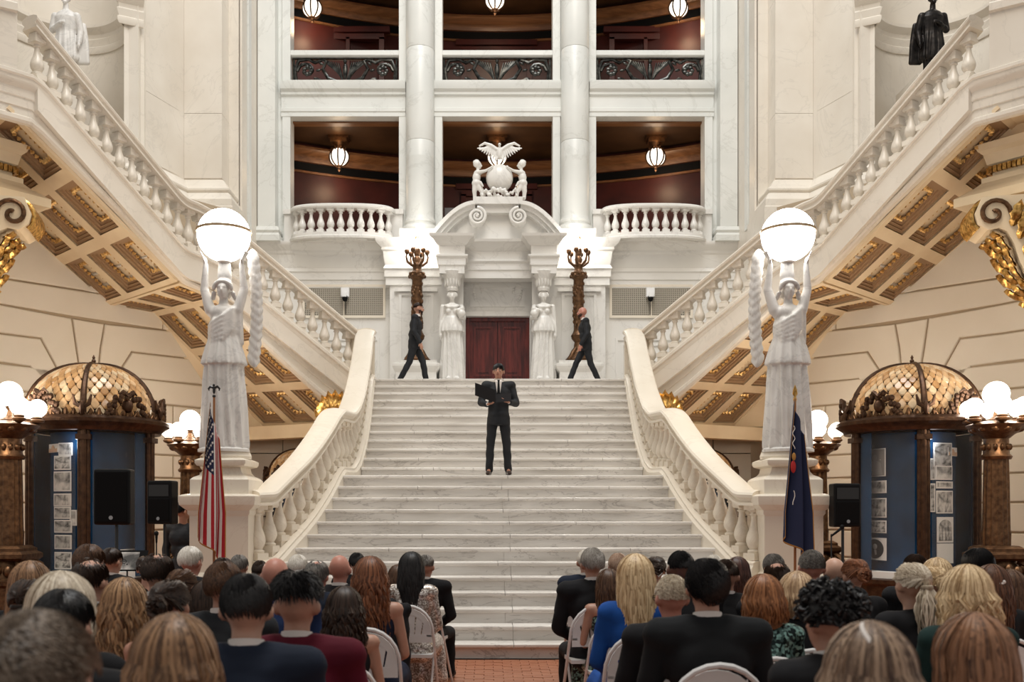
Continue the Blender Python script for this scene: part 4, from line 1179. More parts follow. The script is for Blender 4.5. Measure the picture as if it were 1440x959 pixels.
for s, mt, lb in ((-1, M_statue, 'white marble statue of a man in a long coat in the left niche'), (1, M_bronzeb, 'black bronze statue of a man in a long coat in the right niche')):
    hgt = (Z(-4, 20.9) - zf) / 2.2
    o = obj('niche_statue', CM, None, None, label=lb, cat='statue', loc=(s * 9.03, 20.75, zf - .03), scale=(hgt * (-s) * 1.08, hgt, hgt))
    omat(o, mt)

# ================================================================== lamps
def lantern():
    b = B().slab([(-.27, -.2), (.27, -.2), (.27, .2), (-.27, .2)], .62, .68).box(-.22, .22, -.16, .16, .52, .62).lathe([(.16, .52), (.1, .44), (.08, .36), (.12, .30), (.1, .27)], (0, 0, 0), 16)
    return b
LN = lantern().mesh('mount', 30)
cg = B()
for i in range(8):
    a = 2 * PI * i / 8
    cg.tube([((.262 * math.sin(t)) * math.cos(a), (.262 * math.sin(t)) * math.sin(a), .262 * math.cos(t)) for t in [.3 + 2.5 * k / 10 for k in range(11)]], .02, 6)
cg.lathe([(.10, .26), (.16, .24), (.18, .2), (.17, .19)], (0, 0, 0), 20).lathe([(.09, -.235), (.07, -.27), (.03, -.31), (.045, -.34), (.0, -.40)], (0, 0, 0), 14)
for i in range(8):
    a = 2 * PI * i / 8 + .39; cg.ell((.2 * math.cos(a), .2 * math.sin(a), .19), (.03, .03, .05), 6, 5)
CG = cg.mesh('cage', 30)
GLm = B().ell((0, 0, 0), (.245, .245, .245), 24, 16).mesh('globe')
for m, t in ((LN, M_bronze), (CG, M_dbronze), (GLm, M_lantern)): m.materials.append(t)
pos = [(477, 223, 'left'), (699, 221, 'centre'), (922, 223, 'right')]
for px, py, w in pos:
    l = empty('gallery_lantern', (X(px, 26.6), 26.6, Z(221, 26.6)), f'glowing caged globe lantern on ceiling of the {w} lower opening', 'lantern', group='lanterns of the lower openings')
    zz = 11.72 - l.location.z - .68
    obj('mount', LN, None, l, loc=(0, 0, zz)); obj('cage', CG, None, l); obj('globe', GLm, None, l)
    point('lantern_light', (l.location.x, 26.6, l.location.z - .5), 22, (1, .72, .45), .2)
    point('lantern_light', (l.location.x, 26.3, l.location.z + .33), 2.5, (1, .6, .3), .1)
for px, py, w in ((439, 12, 'left'), (696, 1, 'centre'), (954, 12, 'right')):
    l = empty('gallery_lantern', (X(px, 26.6), 26.6, Z(py, 26.6)), f'glowing caged globe lantern at the top of the {w} upper opening', 'lantern', group='lanterns of the upper openings')
    obj('mount', LN, None, l, loc=(0, 0, 15.85 - l.location.z - .68)); obj('cage', CG, None, l); obj('globe', GLm, None, l)
    point('lantern_light', (l.location.x, 26.6, l.location.z - .5), 22, (1, .72, .45), .2)
# bronze grilles with spread eagles
def eagle_grille():
    b = B(); W_, H_ = 1.30, .34
    for e in (-1, 1):
        for i in range(8):
            t = i / 7; b.cap((e * (.05 + .10 * t), 0, -.26 + .22 * t), (e * (.16 + .42 * t), 0, .20 + .10 * t), .035, .022, 6, flat=.6)
        b.tube([(e * .12, 0, -.30), (e * .42, 0, -.18), (e * .56, 0, .06), (e * .46, -.02, .26), (e * .60, 0, .32)], [.05, .05, .045, .04, .02], 8)
        sp = [(e * (.93 + (.26 - .028 * k) * math.cos(.6 * k)), 0, -.0 + (.26 - .028 * k) * math.sin(.6 * k)) for k in range(9)]
        b.tube(sp, [.04] * 9, 7)
        for k in range(7):
            a = 2 * PI * k / 7; b.ell((e * .93 + .09 * math.cos(a), -.03, .0 + .09 * math.sin(a)), (.055, .04, .055), 7, 5)
        b.tube([(e * .55, 0, .30), (e * .75, 0, .22), (e * .9, 0, .30), (e * 1.15, 0, .27), (e * 1.24, 0, .05), (e * 1.2, 0, -.3)], [.03, .045, .035, .045, .04, .035], 7)
        b.tube([(e * .5, 0, -.3), (e * .7, 0, -.2), (e * .85, 0, -.31), (e * 1.1, 0, -.26)], [.035, .05, .03, .04], 7)
        for k in range(9): 
            r = random.Random(k); b.ell((e * r.uniform(.5, 1.2), -.01, r.uniform(-.28, .28)), (.07, .03, .035), 7, 5, rot=(r.uniform(-1, 1), 'Y'))
        b.tube([(e * 1.27, 0, -.33), (e * 1.27, 0, .33)], .03, 6)
    b.ell((0, -.02, .0), (.06, .05, .22)); b.ell((0, -.04, .24), (.045, .05, .05)); b.cap((0, -.07, .24), (.04, -.08, .22), .02, .008, 6)
    b.box(-1.3, 1.3, -.03, .03, .31, .345).box(-1.3, 1.3, -.03, .03, -.345, -.31)
    return b.mesh('relief', 40)
EG = eagle_grille(); EG.materials.append(M_grilleiron)
for a, b2, w in ((411, 560, 'left'), (622, 776, 'centre'), (838, 990, 'right')):
    xa, xb = X(a, FY + .1), X(b2, FY + .1)
    g = obj('bronze_grille', EG, None, None, label=f'blackened bronze openwork eagle grille below the {w} upper balcony rail', cat='grille', loc=((xa + xb) / 2, FY + .12, (Z(78, FY) + Z(117, FY)) / 2), scale=((xb - xa) / 2.62, 1, (Z(79, FY) - Z(117, FY)) / .69))
# torchères by the door
def torch_shaft():
    b = B().lathe([(.33, 0), (.34, .06), (.28, .12), (.22, .2), (.13, .3), (.115, .42), (.10, .5), (.17, .58), (.19, .66), (.14, .74), (.12, .8), (.125, 1.2), (.13, 1.7), (.125, 2.02), (.13, 2.05), (.2, 2.10), (.19, 2.16), (.2, 2.2), (.13, 2.24), (.10, 2.30), (.13, 2.4), (.08, 2.46)], (0, 0, 0), 18)
    for k in range(4):
        a = PI / 4 + k * PI / 2
        b.tube([(.10 * math.cos(a), .10 * math.sin(a), .35), (.2 * math.cos(a), .2 * math.sin(a), .24), (.28 * math.cos(a), .28 * math.sin(a), .12), (.36 * math.cos(a), .36 * math.sin(a), .05)], [.05, .06, .06, .05], 8)
    for i in range(60):
        r = random.Random(i); a = r.uniform(0, 2 * PI); z = r.uniform(.85, 2.0)
        b.ell((.125 * math.cos(a), .125 * math.sin(a), z), (.03, .03, .05), 6, 4)
    for i in range(12):
        a = 2 * PI * i / 12; b.ell((.19 * math.cos(a), .19 * math.sin(a), 2.12 + .05 * (i % 2)), (.035, .035, .05), 6, 5)
    return b.mesh('shaft', 45)
TS = torch_shaft()
ta = B()
for k in range(6):
    a = 2 * PI * k / 6 + .2; c, s_ = math.cos(a), math.sin(a)
    ta.tube([(.05 * c, .05 * s_, 2.35), (.14 * c, .14 * s_, 2.40), (.24 * c, .24 * s_, 2.48), (.27 * c, .27 * s_, 2.60), (.25 * c, .25 * s_, 2.68)], [.03, .035, .03, .022, .02], 7)
    ta.lathe([(.03, 2.66), (.06, 2.70), (.065, 2.75), (.04, 2.78)], (.25 * c, .25 * s_, 0), 10)
ta.lathe([(.07, 2.4), (.1, 2.55), (.06, 2.62), (.09, 2.72), (.08, 2.80)], (0, 0, 0), 12)
TA = ta.mesh('arms', 45)
for s in (-1, 1):
    x = s * 1.95; y = 24.05
    zb4 = Z(510, 24.05)
    p = empty('candelabra_pedestal', (x, y, PLAT), f'stepped white marble pedestal under the bronze candelabrum {SIDE[s]} of the door', 'pedestal')
    h = zb4 - PLAT
    obj('plinth', B().rings([[(a * w, b2 * w * .8, z) for a, b2 in ((-1, -1), (1, -1), (1, 1), (-1, 1))] for w, z in ((.58, 0), (.58, .1), (.5, .14), (.48, h - .28), (.54, h - .2), (.57, h - .14), (.57, h - .08), (.50, h - .06), (.5, h))]), M_marble, p, smooth=0)
    t = empty('bronze_candelabrum', (x, y, zb4), f'tall ornate brown bronze candelabrum {SIDE[s]} of the red door', 'candelabrum', scale=.98)
    obj('shaft', TS, M_bronze, t); obj('arms', TA, M_bronze, t)
    lb = B().lathe([(.07, 2.80), (.09, 2.84), (.09, 2.96), (.06, 3.02), (.02, 3.06)], (0, 0, 0), 12)
    obj('lamp', lb, M_lantern, t)
    ring = B()
    for k in range(6):
        a = 2 * PI * k / 6; ring.tube([(.09 * math.cos(a), .09 * math.sin(a), 2.80), (.1 * math.cos(a), .1 * math.sin(a), 2.98), (.03 * math.cos(a), .03 * math.sin(a), 3.1)], .008, 5)
    obj('lamp_cage', ring, M_gold, t)
    for dx in (-.3, 0, .3): point('candelabrum_light', (x + dx, y + .25, zb4 + 2.95), 17, (1, .95, .88), .12)
    point('candelabrum_light_front', (x, y - .35, zb4 + 3.0), 17, (1, .95, .88), .12)
# tall bronze standards with opal globes
def standard_shaft():
    b = B()
    def oct_(prof, fl=0): b.lathe(prof, (0, 0, 0), 16, fn=None)
    b.rings([[(a * w, c * w, z) for a, c in ((-1, -1), (1, -1), (1, 1), (-1, 1))] for w, z in ((.5, 0), (.5, .18), (.44, .22), (.42, .62), (.48, .66), (.48, .72), (.40, .76))])
    b.lathe([(.38, .74), (.36, .85), (.26, .98), (.26, 1.02)], (0, 0, 0), 18)
    b.rings([[(a * w, c * w, z) for a, c in ((-1, -1), (1, -1), (1, 1), (-1, 1))] for w, z in ((.30, 1.0), (.34, 1.04), (.34, 1.1), (.28, 1.14), (.28, 1.18), (.22, 1.22))])
    b.lathe([(.185, 1.2), (.19, 1.4), (.18, 1.45), (.17, 2.1), (.16, 2.5)], (0, 0, 0), 32, fn=lambda a, z: 1 + .05 * math.cos(16 * a))
    b.lathe([(.2, 2.48), (.22, 2.52), (.18, 2.56), (.17, 2.78), (.24, 2.84), (.34, 2.9), (.42, 2.98), (.30, 3.02), (.12, 3.05)], (0, 0, 0), 20)
    for i in range(12):
        a = 2 * PI * i / 12; b.ell((.31 * math.cos(a), .31 * math.sin(a), 2.92), (.07, .07, .05), 7, 5); b.ell((.18 * math.cos(a), .18 * math.sin(a), 2.66), (.04, .04, .05), 6, 4)
    for i in range(16):
        a = 2 * PI * i / 16; b.ell((.36 * math.cos(a), .36 * math.sin(a), .88 - .03 * (i % 2)), (.07, .07, .09), 7, 5)
    for k in range(4):
        a = PI / 4 + PI / 2 * k; b.tube([(.3 * math.cos(a), .3 * math.sin(a), 1.0), (.44 * math.cos(a), .44 * math.sin(a), .92), (.5 * math.cos(a), .5 * math.sin(a), .8), (.44 * math.cos(a), .44 * math.sin(a), .74)], [.05, .06, .06, .04], 7)
    return b.mesh('standard', 45)
SS = standard_shaft()
cup = B().lathe([(.03, 0), (.09, .03), (.1, .06), (.07, .08), (.08, .10), (.05, .12)], (0, 0, 0), 14).mesh('cup', 40)
gl = B().ell((0, 0, 0), (.132, .132, .132), 20, 14).mesh('opal_globe'); gl.materials.append(M_bulb)
glb = B().ell((0, 0, 0), (.185, .185, .185), 24, 16).mesh('opal_globe'); glb.materials.append(M_bulb)
def standard(x, y, label, sc=1.0, e=20):
    t = empty('globe_standard', (x, y, 0), label, 'lamp', scale=sc)
    obj('shaft', SS, M_bronze, t)
    arms = B()
    for k in range(6):
        a = 2 * PI * k / 6 + .26; c, s_ = math.cos(a), math.sin(a)
        arms.tube([(.1 * c, .1 * s_, 2.96), (.25 * c, .25 * s_, 2.96), (.38 * c, .38 * s_, 3.0)], [.05, .045, .03], 7)
        obj('cup', cup, M_bronze, t, loc=(.38 * c, .38 * s_, 3.0)); obj('opal_globe', gl, None, t, loc=(.38 * c, .38 * s_, 3.24))
    arms.lathe([(.1, 3.0), (.14, 3.06), (.05, 3.12), (.03, 3.2), (.07, 3.26)], (0, 0, 0), 14)
    obj('arms', arms, M_bronze, t); obj('opal_globe', glb, None, t, loc=(0, 0, 3.44), label='larger central opal globe')
    point('standard_light', (x - .1, y - .75 * sc, 3.3 * sc), e, (1, .83, .62), .25)
    point('standard_light', (x, y + .75 * sc, 3.4 * sc), e, (1, .83, .62), .25)
standard(-7.25, 14.6, 'tall brown bronze lamp standard with opal globes at the far left edge', 1.0, 60)
standard(7.22, 14.6, 'tall fluted bronze lamp standard with opal globes beyond the right display case', 1.0, 60)
standard(-5.62, 18.0, 'bronze lamp standard with opal globes behind the left statue pier', .98, 45)
standard(5.72, 18.0, 'bronze lamp standard with opal globes behind the right statue pier', .98, 45)

# ================================================================== domed display cases
M_amber = []
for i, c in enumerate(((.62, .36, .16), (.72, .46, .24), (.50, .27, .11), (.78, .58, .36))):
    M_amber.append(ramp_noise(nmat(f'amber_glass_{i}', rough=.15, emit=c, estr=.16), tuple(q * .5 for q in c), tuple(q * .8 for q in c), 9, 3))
prng = random.Random(5)
def photo_mat(i, kind=0):
    m = nmat(f'photo_print_{i}', rough=.35)
    a = prng.uniform(.02, .12); b_ = prng.uniform(.45, .75)
    return ramp_noise(m, (a, a, a * .97), (b_, b_ * .98, b_ * .93), prng.uniform(4, 11), 6, .38, .6, distort=.4, stretch=(1, 1, prng.uniform(.6, 1.6)))
PH = [photo_mat(i) for i in range(6)]
M_portraitdark = nmat('portrait_dark', (.03, .028, .026), .5)
M_face = nmat('portrait_grey', (.42, .41, .39), .5)
def display_case(x, y, az0, label, photos, sc=1.0, shadowed=False):
    e = empty('display_case', (x, y, 0), label, 'display case', scale=sc)
    R = .93; zr = 2.98
    azs = [math.radians(az0 + 72 * k) for k in range(5)]   # 0 = toward the camera
    def P(a, r, z): return (r * math.sin(a), -r * math.cos(a), z)
    obj('plinth', B().lathe([(R + .08, 0), (R + .08, .3), (R + .03, .36), (R + .03, .55), (R + .07, .6), (R + .07, .66), (R, .68)], (0, 0, 0), 40), M_dbronze, e)
    for a in azs:
        pb = B()
        for da in (-.055, .055): pb.tube([P(a + da, R, .66), P(a + da, R, zr)], .045, 10)
        pb.tube([P(a, R + .03, .66), P(a, R + .03, zr)], .05, 10)
        for zz in (.75, .9, 2.85): pb.cbox(P(a, R, zz), .11, .09, .04, a)
        obj('post', pb, M_dbronze, e)
    for k in range(5):
        a0 = azs[k] + .13; a1 = azs[k] + math.radians(72) - .13
        n = 12; vs = []
        for i in range(n + 1):
            t = a0 + (a1 - a0) * i / n; vs += [P(t, R - .01, .68), P(t, R - .01, zr)]
        obj('glass_panel', B().add(vs, [(2 * i, 2 * i + 2, 2 * i + 3, 2 * i + 1) for i in range(n)]).mesh('glass_panel', 60, recalc=False), M_glass, e)
    rp = [(R - .1, zr - .02), (R + .10, zr - .02), (R + .12, zr + .02), (R + .16, zr + .05), (R + .24, zr + .10), (R + .25, zr + .15), (R + .2, zr + .17), (R + .16, zr + .2), (R - .1, zr + .2)]
    obj('cornice', B().rings([[P(2 * PI * i / 72, r, z) for i in range(72)] for r, z in rp], closed_path=True), M_dbronze, e)
    cr = B()
    for i in range(56):
        a = 2 * PI * i / 56; q = P(a, R + .13, zr + .24)
        cr.ell(q, (.035, .035, .055 if i % 2 else .075), 6, 5)
        cr.tube([P(a - .05, R + .13, zr + .2), P(a, R + .14, zr + .29), P(a + .05, R + .13, zr + .2)], .013, 5)
    obj('cresting', cr, M_bronze, e, kind='stuff')
    # dome, zd0 up
    zd0 = zr + .18; RD = R + .06; HD = .90
    def dome(a, t, off=0):     # t: 0 rim .. 1 apex
        ph = max(0, min(.995, t)) * PI / 2
        return P(a, (RD + off) * math.cos(ph) ** .9, zd0 + (HD + off) * math.sin(ph) ** .95)
    core = [[dome(2 * PI * i / 48, min(.999, j / 12), -.02) for i in range(48)] for j in range(13)]
    obj('lead_cames', B().rings(core), M_pane_back, e)
    rows, cols = 12, 40
    rear = [B() for _ in M_amber]; rr = random.Random(int(x * 10))
    ti = 0
    for j in range(rows):
        t0 = .02 + .9 * j / rows; dt = .9 / rows
        for i in range(cols):
            a = 2 * PI * (i + (.5 if j % 2 else 0)) / cols; da = 2 * PI / cols * .44
            # fish-scale outline: pointed foot, rounded head
            o = [(0, -.92), (.55, -.45), (1, 0), (.88, .38), (.5, .72), (0, .86), (-.5, .72), (-.88, .38), (-1, 0), (-.55, -.45)]
            vs = [dome(a + u * da, t0 + dt * (.5 - v * .93), .0) for u, v in o]
            vs += [dome(a + u * da * .8, t0 + dt * (.5 - v * .75), .018) for u, v in o]
            n = 10; fs = [(q, (q + 1) % n, n + (q + 1) % n, n + q) for q in range(n)] + [tuple(range(n, 2 * n))]
            mi = rr.choice((0, 1, 1, 2, 3, 0))
            if math.cos(a) > .28 and j < 11 and ti < 190 and not shadowed:
                obj('glass_scale', B().add(vs, fs), M_amber[mi], e, smooth=0); ti += 1
            else: rear[mi].add(vs, fs)
    for mi, bb in enumerate(rear): obj('glass_scales_beyond', bb, M_amber[mi], e, kind='stuff', smooth=0)
    for a in azs:
        obj('rib', B().tube([dome(a, t / 14, .02) for t in range(15)], [.055 - .0018 * t for t in range(15)], 8), M_dbronze, e)
        # small bird at the rib foot
        q = P(a, R + .17, zr + .30); bb = B().ell(q, (.05, .05, .11), 8, 6)
        for e2 in (-1, 1): bb.tube([q, P(a + e2 * .09, R + .17, zr + .36), P(a + e2 * .12, R + .16, zr + .50)], [.03, .035, .015], 6)
        obj('bird_finial', bb, M_dbronze, e)
    # cartouche crest between ribs
    for k in range(5):
        a = azs[k] + math.radians(36); bb = B()
        bb.ell(P(a, R + .12, zr + .36), (.09, .05, .11), 12, 8)
        for i in range(22):
            t = i / 21 * PI; rr2 = random.Random(i)
            bb.ell(P(a + .30 * math.cos(t) * (1 - .1 * (i % 3)), R + .14, zr + .22 + .34 * math.sin(t) ** 1.2 * (1 - .12 * (i % 3))), (.045, .045, .05), 6, 5)
        for e2 in (-1, 1): bb.tube([P(a, R + .16, zr + .5), P(a + e2 * .08, R + .15, zr + .58), P(a + e2 * .14, R + .14, zr + .53)], [.03, .03, .012], 6)
        obj('cartouche', bb, M_dbronze, e)
    obj('finial', B().lathe([(.2, -.03), (.17, .0), (.09, .05), (.03, .07), (.035, .10), (.015, .13), (.025, .15), (.0, .2)], (0, 0, zd0 + HD - .02), 16), M_dbronze, e)
    # interior: blue backing, tube lights, deck and prints
    obj('blue_backing', B().rings([[P(2 * PI * i / 32, .64, z) for i in range(32)] for z in (.7, 2.95)]), M_blue, e)
    obj('blue_rear_panel', B().rings([[P(1.15 + (2 * PI - 2.3) * i / 40, R - .05, z) for i in range(41)] + [P(2 * PI - 1.15 - (2 * PI - 2.3) * i / 40, R - .07, z) for i in range(41)] for z in (.7, 2.95)]), M_blue, e)
    obj('deck', B().lathe([(R - .06, .66), (R - .06, .78), (.1, .78)], (0, 0, 0), 32), M_paper, e)
    pole = B()
    for a in (.1, .25, -.5): pole.tube([P(a, .62, 2.45), P(a, .62, 2.95)], .012, 6)
    obj('spotlight_rod', pole, M_whitep, e, kind='stuff')
    for (a, z, w, h, kind, pi) in photos:
        a = math.radians(a); r = .66
        ph = empty('framed_print', (0, 0, 0)); ph.parent = e
        q = P(a, r, z); ph.location = q; ph.rotation_euler = (0, 0, a)
        obj('mount_card', B().box(-w / 2, w / 2, 0, .012, -h / 2, h / 2), M_paper, ph, smooth=0)
        if kind == 0:
            obj('print', B().box(-w / 2 + .018, w / 2 - .018, -.004, 0, -h / 2 + .02, h / 2 - .02), PH[pi], ph, smooth=0)
        elif kind == 1:    # oval portrait
            bb = B().rings([[(.40 * w * math.cos(2 * PI * k / 28), yv, .43 * h * math.sin(2 * PI * k / 28)) for k in range(28)] for yv in (-.004, .002)])
            obj('print', bb, M_portraitdark, ph)
            fb = B().ell((.01, -.005, .10 * h), (.10 * w, .004, .13 * h), 12, 8)
            fb.add([(-.02 * w, -.006, -.05 * h), (.08 * w, -.006, -.03 * h), (.1 * w, -.006, -.25 * h), (.02 * w, -.006, -.28 * h)], [(0, 1, 2, 3)])
            obj('portrait', fb, M_face, ph)
        elif kind == 2:    # half-length portrait on pale ground
            obj('print', B().box(-w / 2 + .015, w / 2 - .015, -.004, 0, -h / 2 + .015, h / 2 - .015), nmat(f'grey_ground{len(MATS)}', (.30, .29, .27), .5), ph, smooth=0)
            fb = B().ell((0, -.005, .18 * h), (.12 * w, .004, .12 * h), 12, 8).add([(-.38 * w, -.006, -.44 * h), (.38 * w, -.006, -.44 * h), (.30 * w, -.006, -.02 * h), (.1 * w, -.006, .07 * h), (-.1 * w, -.006, .07 * h), (-.3 * w, -.006, -.02 * h)], [(0, 1, 2, 3, 4, 5)])
            obj('portrait', fb, M_face, ph)
        elif kind == 3:    # arched bronze door picture
            obj('print', B().prism([(-.4 * w, -.42 * h), (.4 * w, -.42 * h)] + [(.4 * w * math.cos(PI * k / 12), .1 * h + .3 * h * math.sin(PI * k / 12)) for k in range(13)], -.004, 0), PH[2], ph, smooth=0)
            gb = B()
            for k in range(1, 4): gb.box(-.4 * w + .2 * w * k - .003, -.4 * w + .2 * w * k + .003, -.007, -.004, -.42 * h, .1 * h)
            for k in range(5): gb.box(-.4 * w, .4 * w, -.007, -.004, -.40 * h + k * .12 * h, -.395 * h + k * .12 * h)
            obj('picture_lines', gb, M_portraitdark, ph, smooth=0)
        elif kind == 4:    # cut-out of a domed building
            fb = B().box(-.45 * w, .45 * w, -.01, 0, -.45 * h, -.05 * h).box(-.14 * w, .14 * w, -.012, 0, -.05 * h, .15 * h).ell((0, -.006, .15 * h), (.13 * w, .006, .2 * h), 12, 8)
            obj('building_cutout', fb, nmat(f'cutout{len(MATS)}', (.62, .42, .28), .5), ph)
    return e
def pr(px, py, w_px, h_px, cx, d, kind=0, i=0):
    """print placed by azimuth and height on the case"""
    a = math.degrees(math.asin(max(-.98, min(.98, (X(px, d - .55) - cx) / .66))))
    return (a, Z(py, d - .55), w_px * (d - .55) / 1400 / max(.5, math.cos(math.radians(a))), h_px * (d - .55) / 1400, kind, i)
cxl = -6.57; cxr = 6.58; cd = 16.0
phl = [pr(90, 651, 28, 20, cxl, cd, 0, 0), pr(90, 677, 29, 28, cxl, cd, 0, 1), pr(90, 703, 29, 18, cxl, cd, 0, 2), pr(90, 721, 28, 17, cxl, cd, 0, 3), pr(91, 740, 29, 18, cxl, cd, 0, 4), pr(91, 762, 28, 20, cxl, cd, 0, 5), pr(91, 788, 28, 24, cxl, cd, 0, 0), pr(107, 728, 10, 22, cxl, cd, 0, 1),
       pr(95, 632, 22, 18, cxl, cd, 0, 2), pr(176, 781, 26, 16, cxl, cd, 0, 3), pr(73, 630, 20, 12, cxl, cd, 4, 0)]
phr = [pr(1243, 649, 25, 40, cxr, cd, 2, 0), pr(1243, 684, 27, 18, cxr, cd, 0, 1), pr(1243, 714, 27, 28, cxr, cd, 0, 3), pr(1244, 741, 27, 18, cxr, cd, 0, 0), pr(1245, 773, 27, 32, cxr, cd, 1, 0),
       pr(1323, 640, 30, 34, cxr, cd, 0, 4), pr(1325, 665, 28, 20, cxr, cd, 0, 1), pr(1326, 682, 28, 10, cxr, cd, 0, 2), pr(1326, 706, 28, 32, cxr, cd, 0, 2), pr(1327, 745, 28, 36, cxr, cd, 3, 0), pr(1327, 778, 28, 28, cxr, cd, 5, 0), pr(1341, 635, 20, 12, cxr, cd, 4, 0), pr(1307, 660, 8, 30, cxr, cd, 0, 5), pr(1307, 700, 8, 40, cxr, cd, 0, 3)]
display_case(cxl, cd, 13, 'round bronze display case with amber scaled-glass dome, left, behind the loudspeaker', phl)
display_case(cxr, cd, -13, 'round bronze display case with amber scaled-glass dome on the right', phr)
display_case(-4.35, 22.0, 13, 'dim domed display case in the left niche behind the balustrade', [], .76, True)
display_case(4.45, 22.0, -13, 'dim domed display case in the right niche behind the balustrade', [], .76, True)
for cxq in (cxl, cxr): point('case_light', (cxq, cd - .75, 2.75), 3, (.85, .92, 1), .08)
# ================================================================== people
def V3(*a): return Vector(a)
def hand(b, w, d, s=1.0, curl=.6, side=1, palm=(0, 0, 1)):
    """palm and five bent fingers from wrist w pointing along d; palm normal gives the curl direction"""
    w = Vector(w); d = Vector(d).normalized(); pn = Vector(palm); pn = (pn - d * pn.dot(d)).normalized(); sd = d.cross(pn).normalized() * side
    c = w + d * .045 * s
    for k in (-1, 0, 1): b.cap(w + sd * .014 * k * s, w + d * .085 * s + sd * .022 * k * s, .017 * s, .014 * s, 8)
    for k, ln in enumerate((.062, .074, .070, .054)):
        r = w + d * .088 * s + sd * (.030 - .020 * k) * s
        m = r + (d * math.cos(curl * .7) + pn * math.sin(curl * .7)) * ln * .5 * s
        t = m + (d * math.cos(curl * 1.7) + pn * math.sin(curl * 1.7)) * ln * .5 * s
        b.cap(r, m, .0098 * s, .0088 * s, 7); b.cap(m, t, .0088 * s, .0074 * s, 7)
    r = w + d * .03 * s + sd * .03 * s; m = r + (d * .6 + sd * .6 + pn * .35) * .042 * s; t = m + (d * .85 + sd * .1 + pn * .4) * .03 * s
    b.cap(r, m, .0125 * s, .0105 * s, 7); b.cap(m, t, .0105 * s, .0085 * s, 7)
def figure(J, sex='m', layer='body', k=1.0):
    b = B(); g = 0 if layer == 'body' else .014
    m = sex == 'm'
    pel, ch, nk, hd = [Vector(J[q]) for q in ('pelvis', 'chest', 'neck', 'head')]
    fwd = Vector((-math.sin(J['yaw_b']) * -1, -math.cos(J['yaw_b']), 0))       # body facing
    yb = J['yaw_b']; rz = (yb, 'Z')
    if layer in ('body', 'jacket', 'dress', 'gown'):
        w = (.165, .112) if m else (.135, .10)
        up = (nk - pel)
        b.ell(pel + up * .02, (w[0] * (.95 if m else 1.18) + g, w[1] + .012 + g, .12), 18, 10, rz)
        b.ell(pel + up * .36, (w[0] * (.93 if m else .86) + g, w[1] + g, .17), 18, 10, rz)
        b.ell(ch, (w[0] * 1.08 + g, w[1] + .012 + g, .17), 18, 10, rz)
        if layer != 'dress':
            R = Matrix.Rotation(yb, 3, 'Z')
            for e in (-1, 1):
                b.cap(ch + R @ V3(e * .07, .01, .10), Vector(J['sh'][0 if e < 0 else 1]), .078 + g, (.066 if m else .052) + g, 12)
            b.cap(ch + V3(0, 0, .12), nk - V3(0, 0, .035), .085 + g, .052 + g, 12)
        if not m:
            R = Matrix.Rotation(yb, 3, 'Z')
            for e in (-1, 1): b.ell(ch + R @ V3(e * .065, -.085, -.01), (.06 + g, .05 + g, .06))
    if layer == 'body':
        b.cap(nk - V3(0, 0, .04), hd - V3(0, 0, .05), .056 if m else .045, .052 if m else .043, 14)
        head_shape(b, hd, 1.0 if m else .95, yaw=J['yaw_h'])
    ar = (.050, .040, .028) if m else (.041, .033, .023)
    for i in (0, 1):
        sh, el, wr = [Vector(q) for q in (J['sh'][i], J['el'][i], J['wr'][i])]
        if layer in ('body', 'jacket', 'gown'):
            gg = g * 1.1
            b.cap(sh, el, ar[0] + gg, ar[1] + gg, 12); wc = wr if layer == 'body' else el.lerp(wr, .93)
            b.cap(el, wc, ar[1] + gg, ar[2] + gg * 1.2, 12)
        if layer == 'body':
            hd_d = J['hd'][i]; hand(b, wr, hd_d, 1.0 if m else .9, J.get('curl', .6), side=J.get('thumb', (1, -1))[i], palm=J['palm'][i])
    lr = (.082, .056, .040) if m else (.075, .050, .036)
    for i in (0, 1):
        hp, kn, an = [Vector(q) for q in (J['hip'][i], J['kn'][i], J['an'][i])]
        if layer in ('body', 'trousers'):
            gg = 0 if layer == 'body' else .012
            b.cap(hp, kn, lr[0] + gg, lr[1] + gg, 12)
            b.cap(kn, an, lr[1] + gg, lr[2] + gg * 1.6, 12)
        if layer == 'body': b.cap(an, Vector(an) + Vector(J['toe'][i]) * .6 + V3(0, 0, -.03), .035, .03, 8)
        if layer == 'shoes':
            t = Vector(J['toe'][i])
            b.cap(an + V3(0, 0, -.045) - t * .3, an + V3(0, 0, -.05) + t * .9, .038, .034, 10, flat=1); b.cap(an + V3(0, 0, -.045) + t * .3, an + V3(0, 0, -.055) + t * 1.15, .042, .034, 10)
    if layer == 'trousers': b.ell(pel + V3(0, 0, -.02), (.165, .13, .12), 16, 10, rz)
    return b
def seated(m=True):
    sw = .205 if m else .165
    return dict(pelvis=(0, -.02, .52), chest=(0, -.02, .89), neck=(0, -.02, 1.07), head=(0, .0, 1.205), yaw_b=PI, yaw_h=PI,
                sh=[(-sw, -.02, 1.01), (sw, -.02, 1.01)], el=[(-sw - .055, .03, .72), (sw + .055, .03, .72)], wr=[(-.10, .27, .62), (.10, .27, .62)],
                hd=[(.25, .9, -.1), (-.25, .9, -.1)], palm=[(0, 0, -1), (0, 0, -1)], thumb=(-1, 1), curl=.4,
                hip=[(-.09, .02, .50), (.09, .02, .50)], kn=[(-.12, .44, .50), (.12, .44, .50)], an=[(-.12, .46, .09), (.12, .46, .09)], toe=[(0, .12, 0), (0, .12, 0)])
JM, JF = seated(True), seated(False)
BODY = {'m': blob(figure(JM, 'm', 'body'), .0135, 2, None, 'body'), 'f': blob(figure(JF, 'f', 'body'), .0135, 2, None, 'body')}
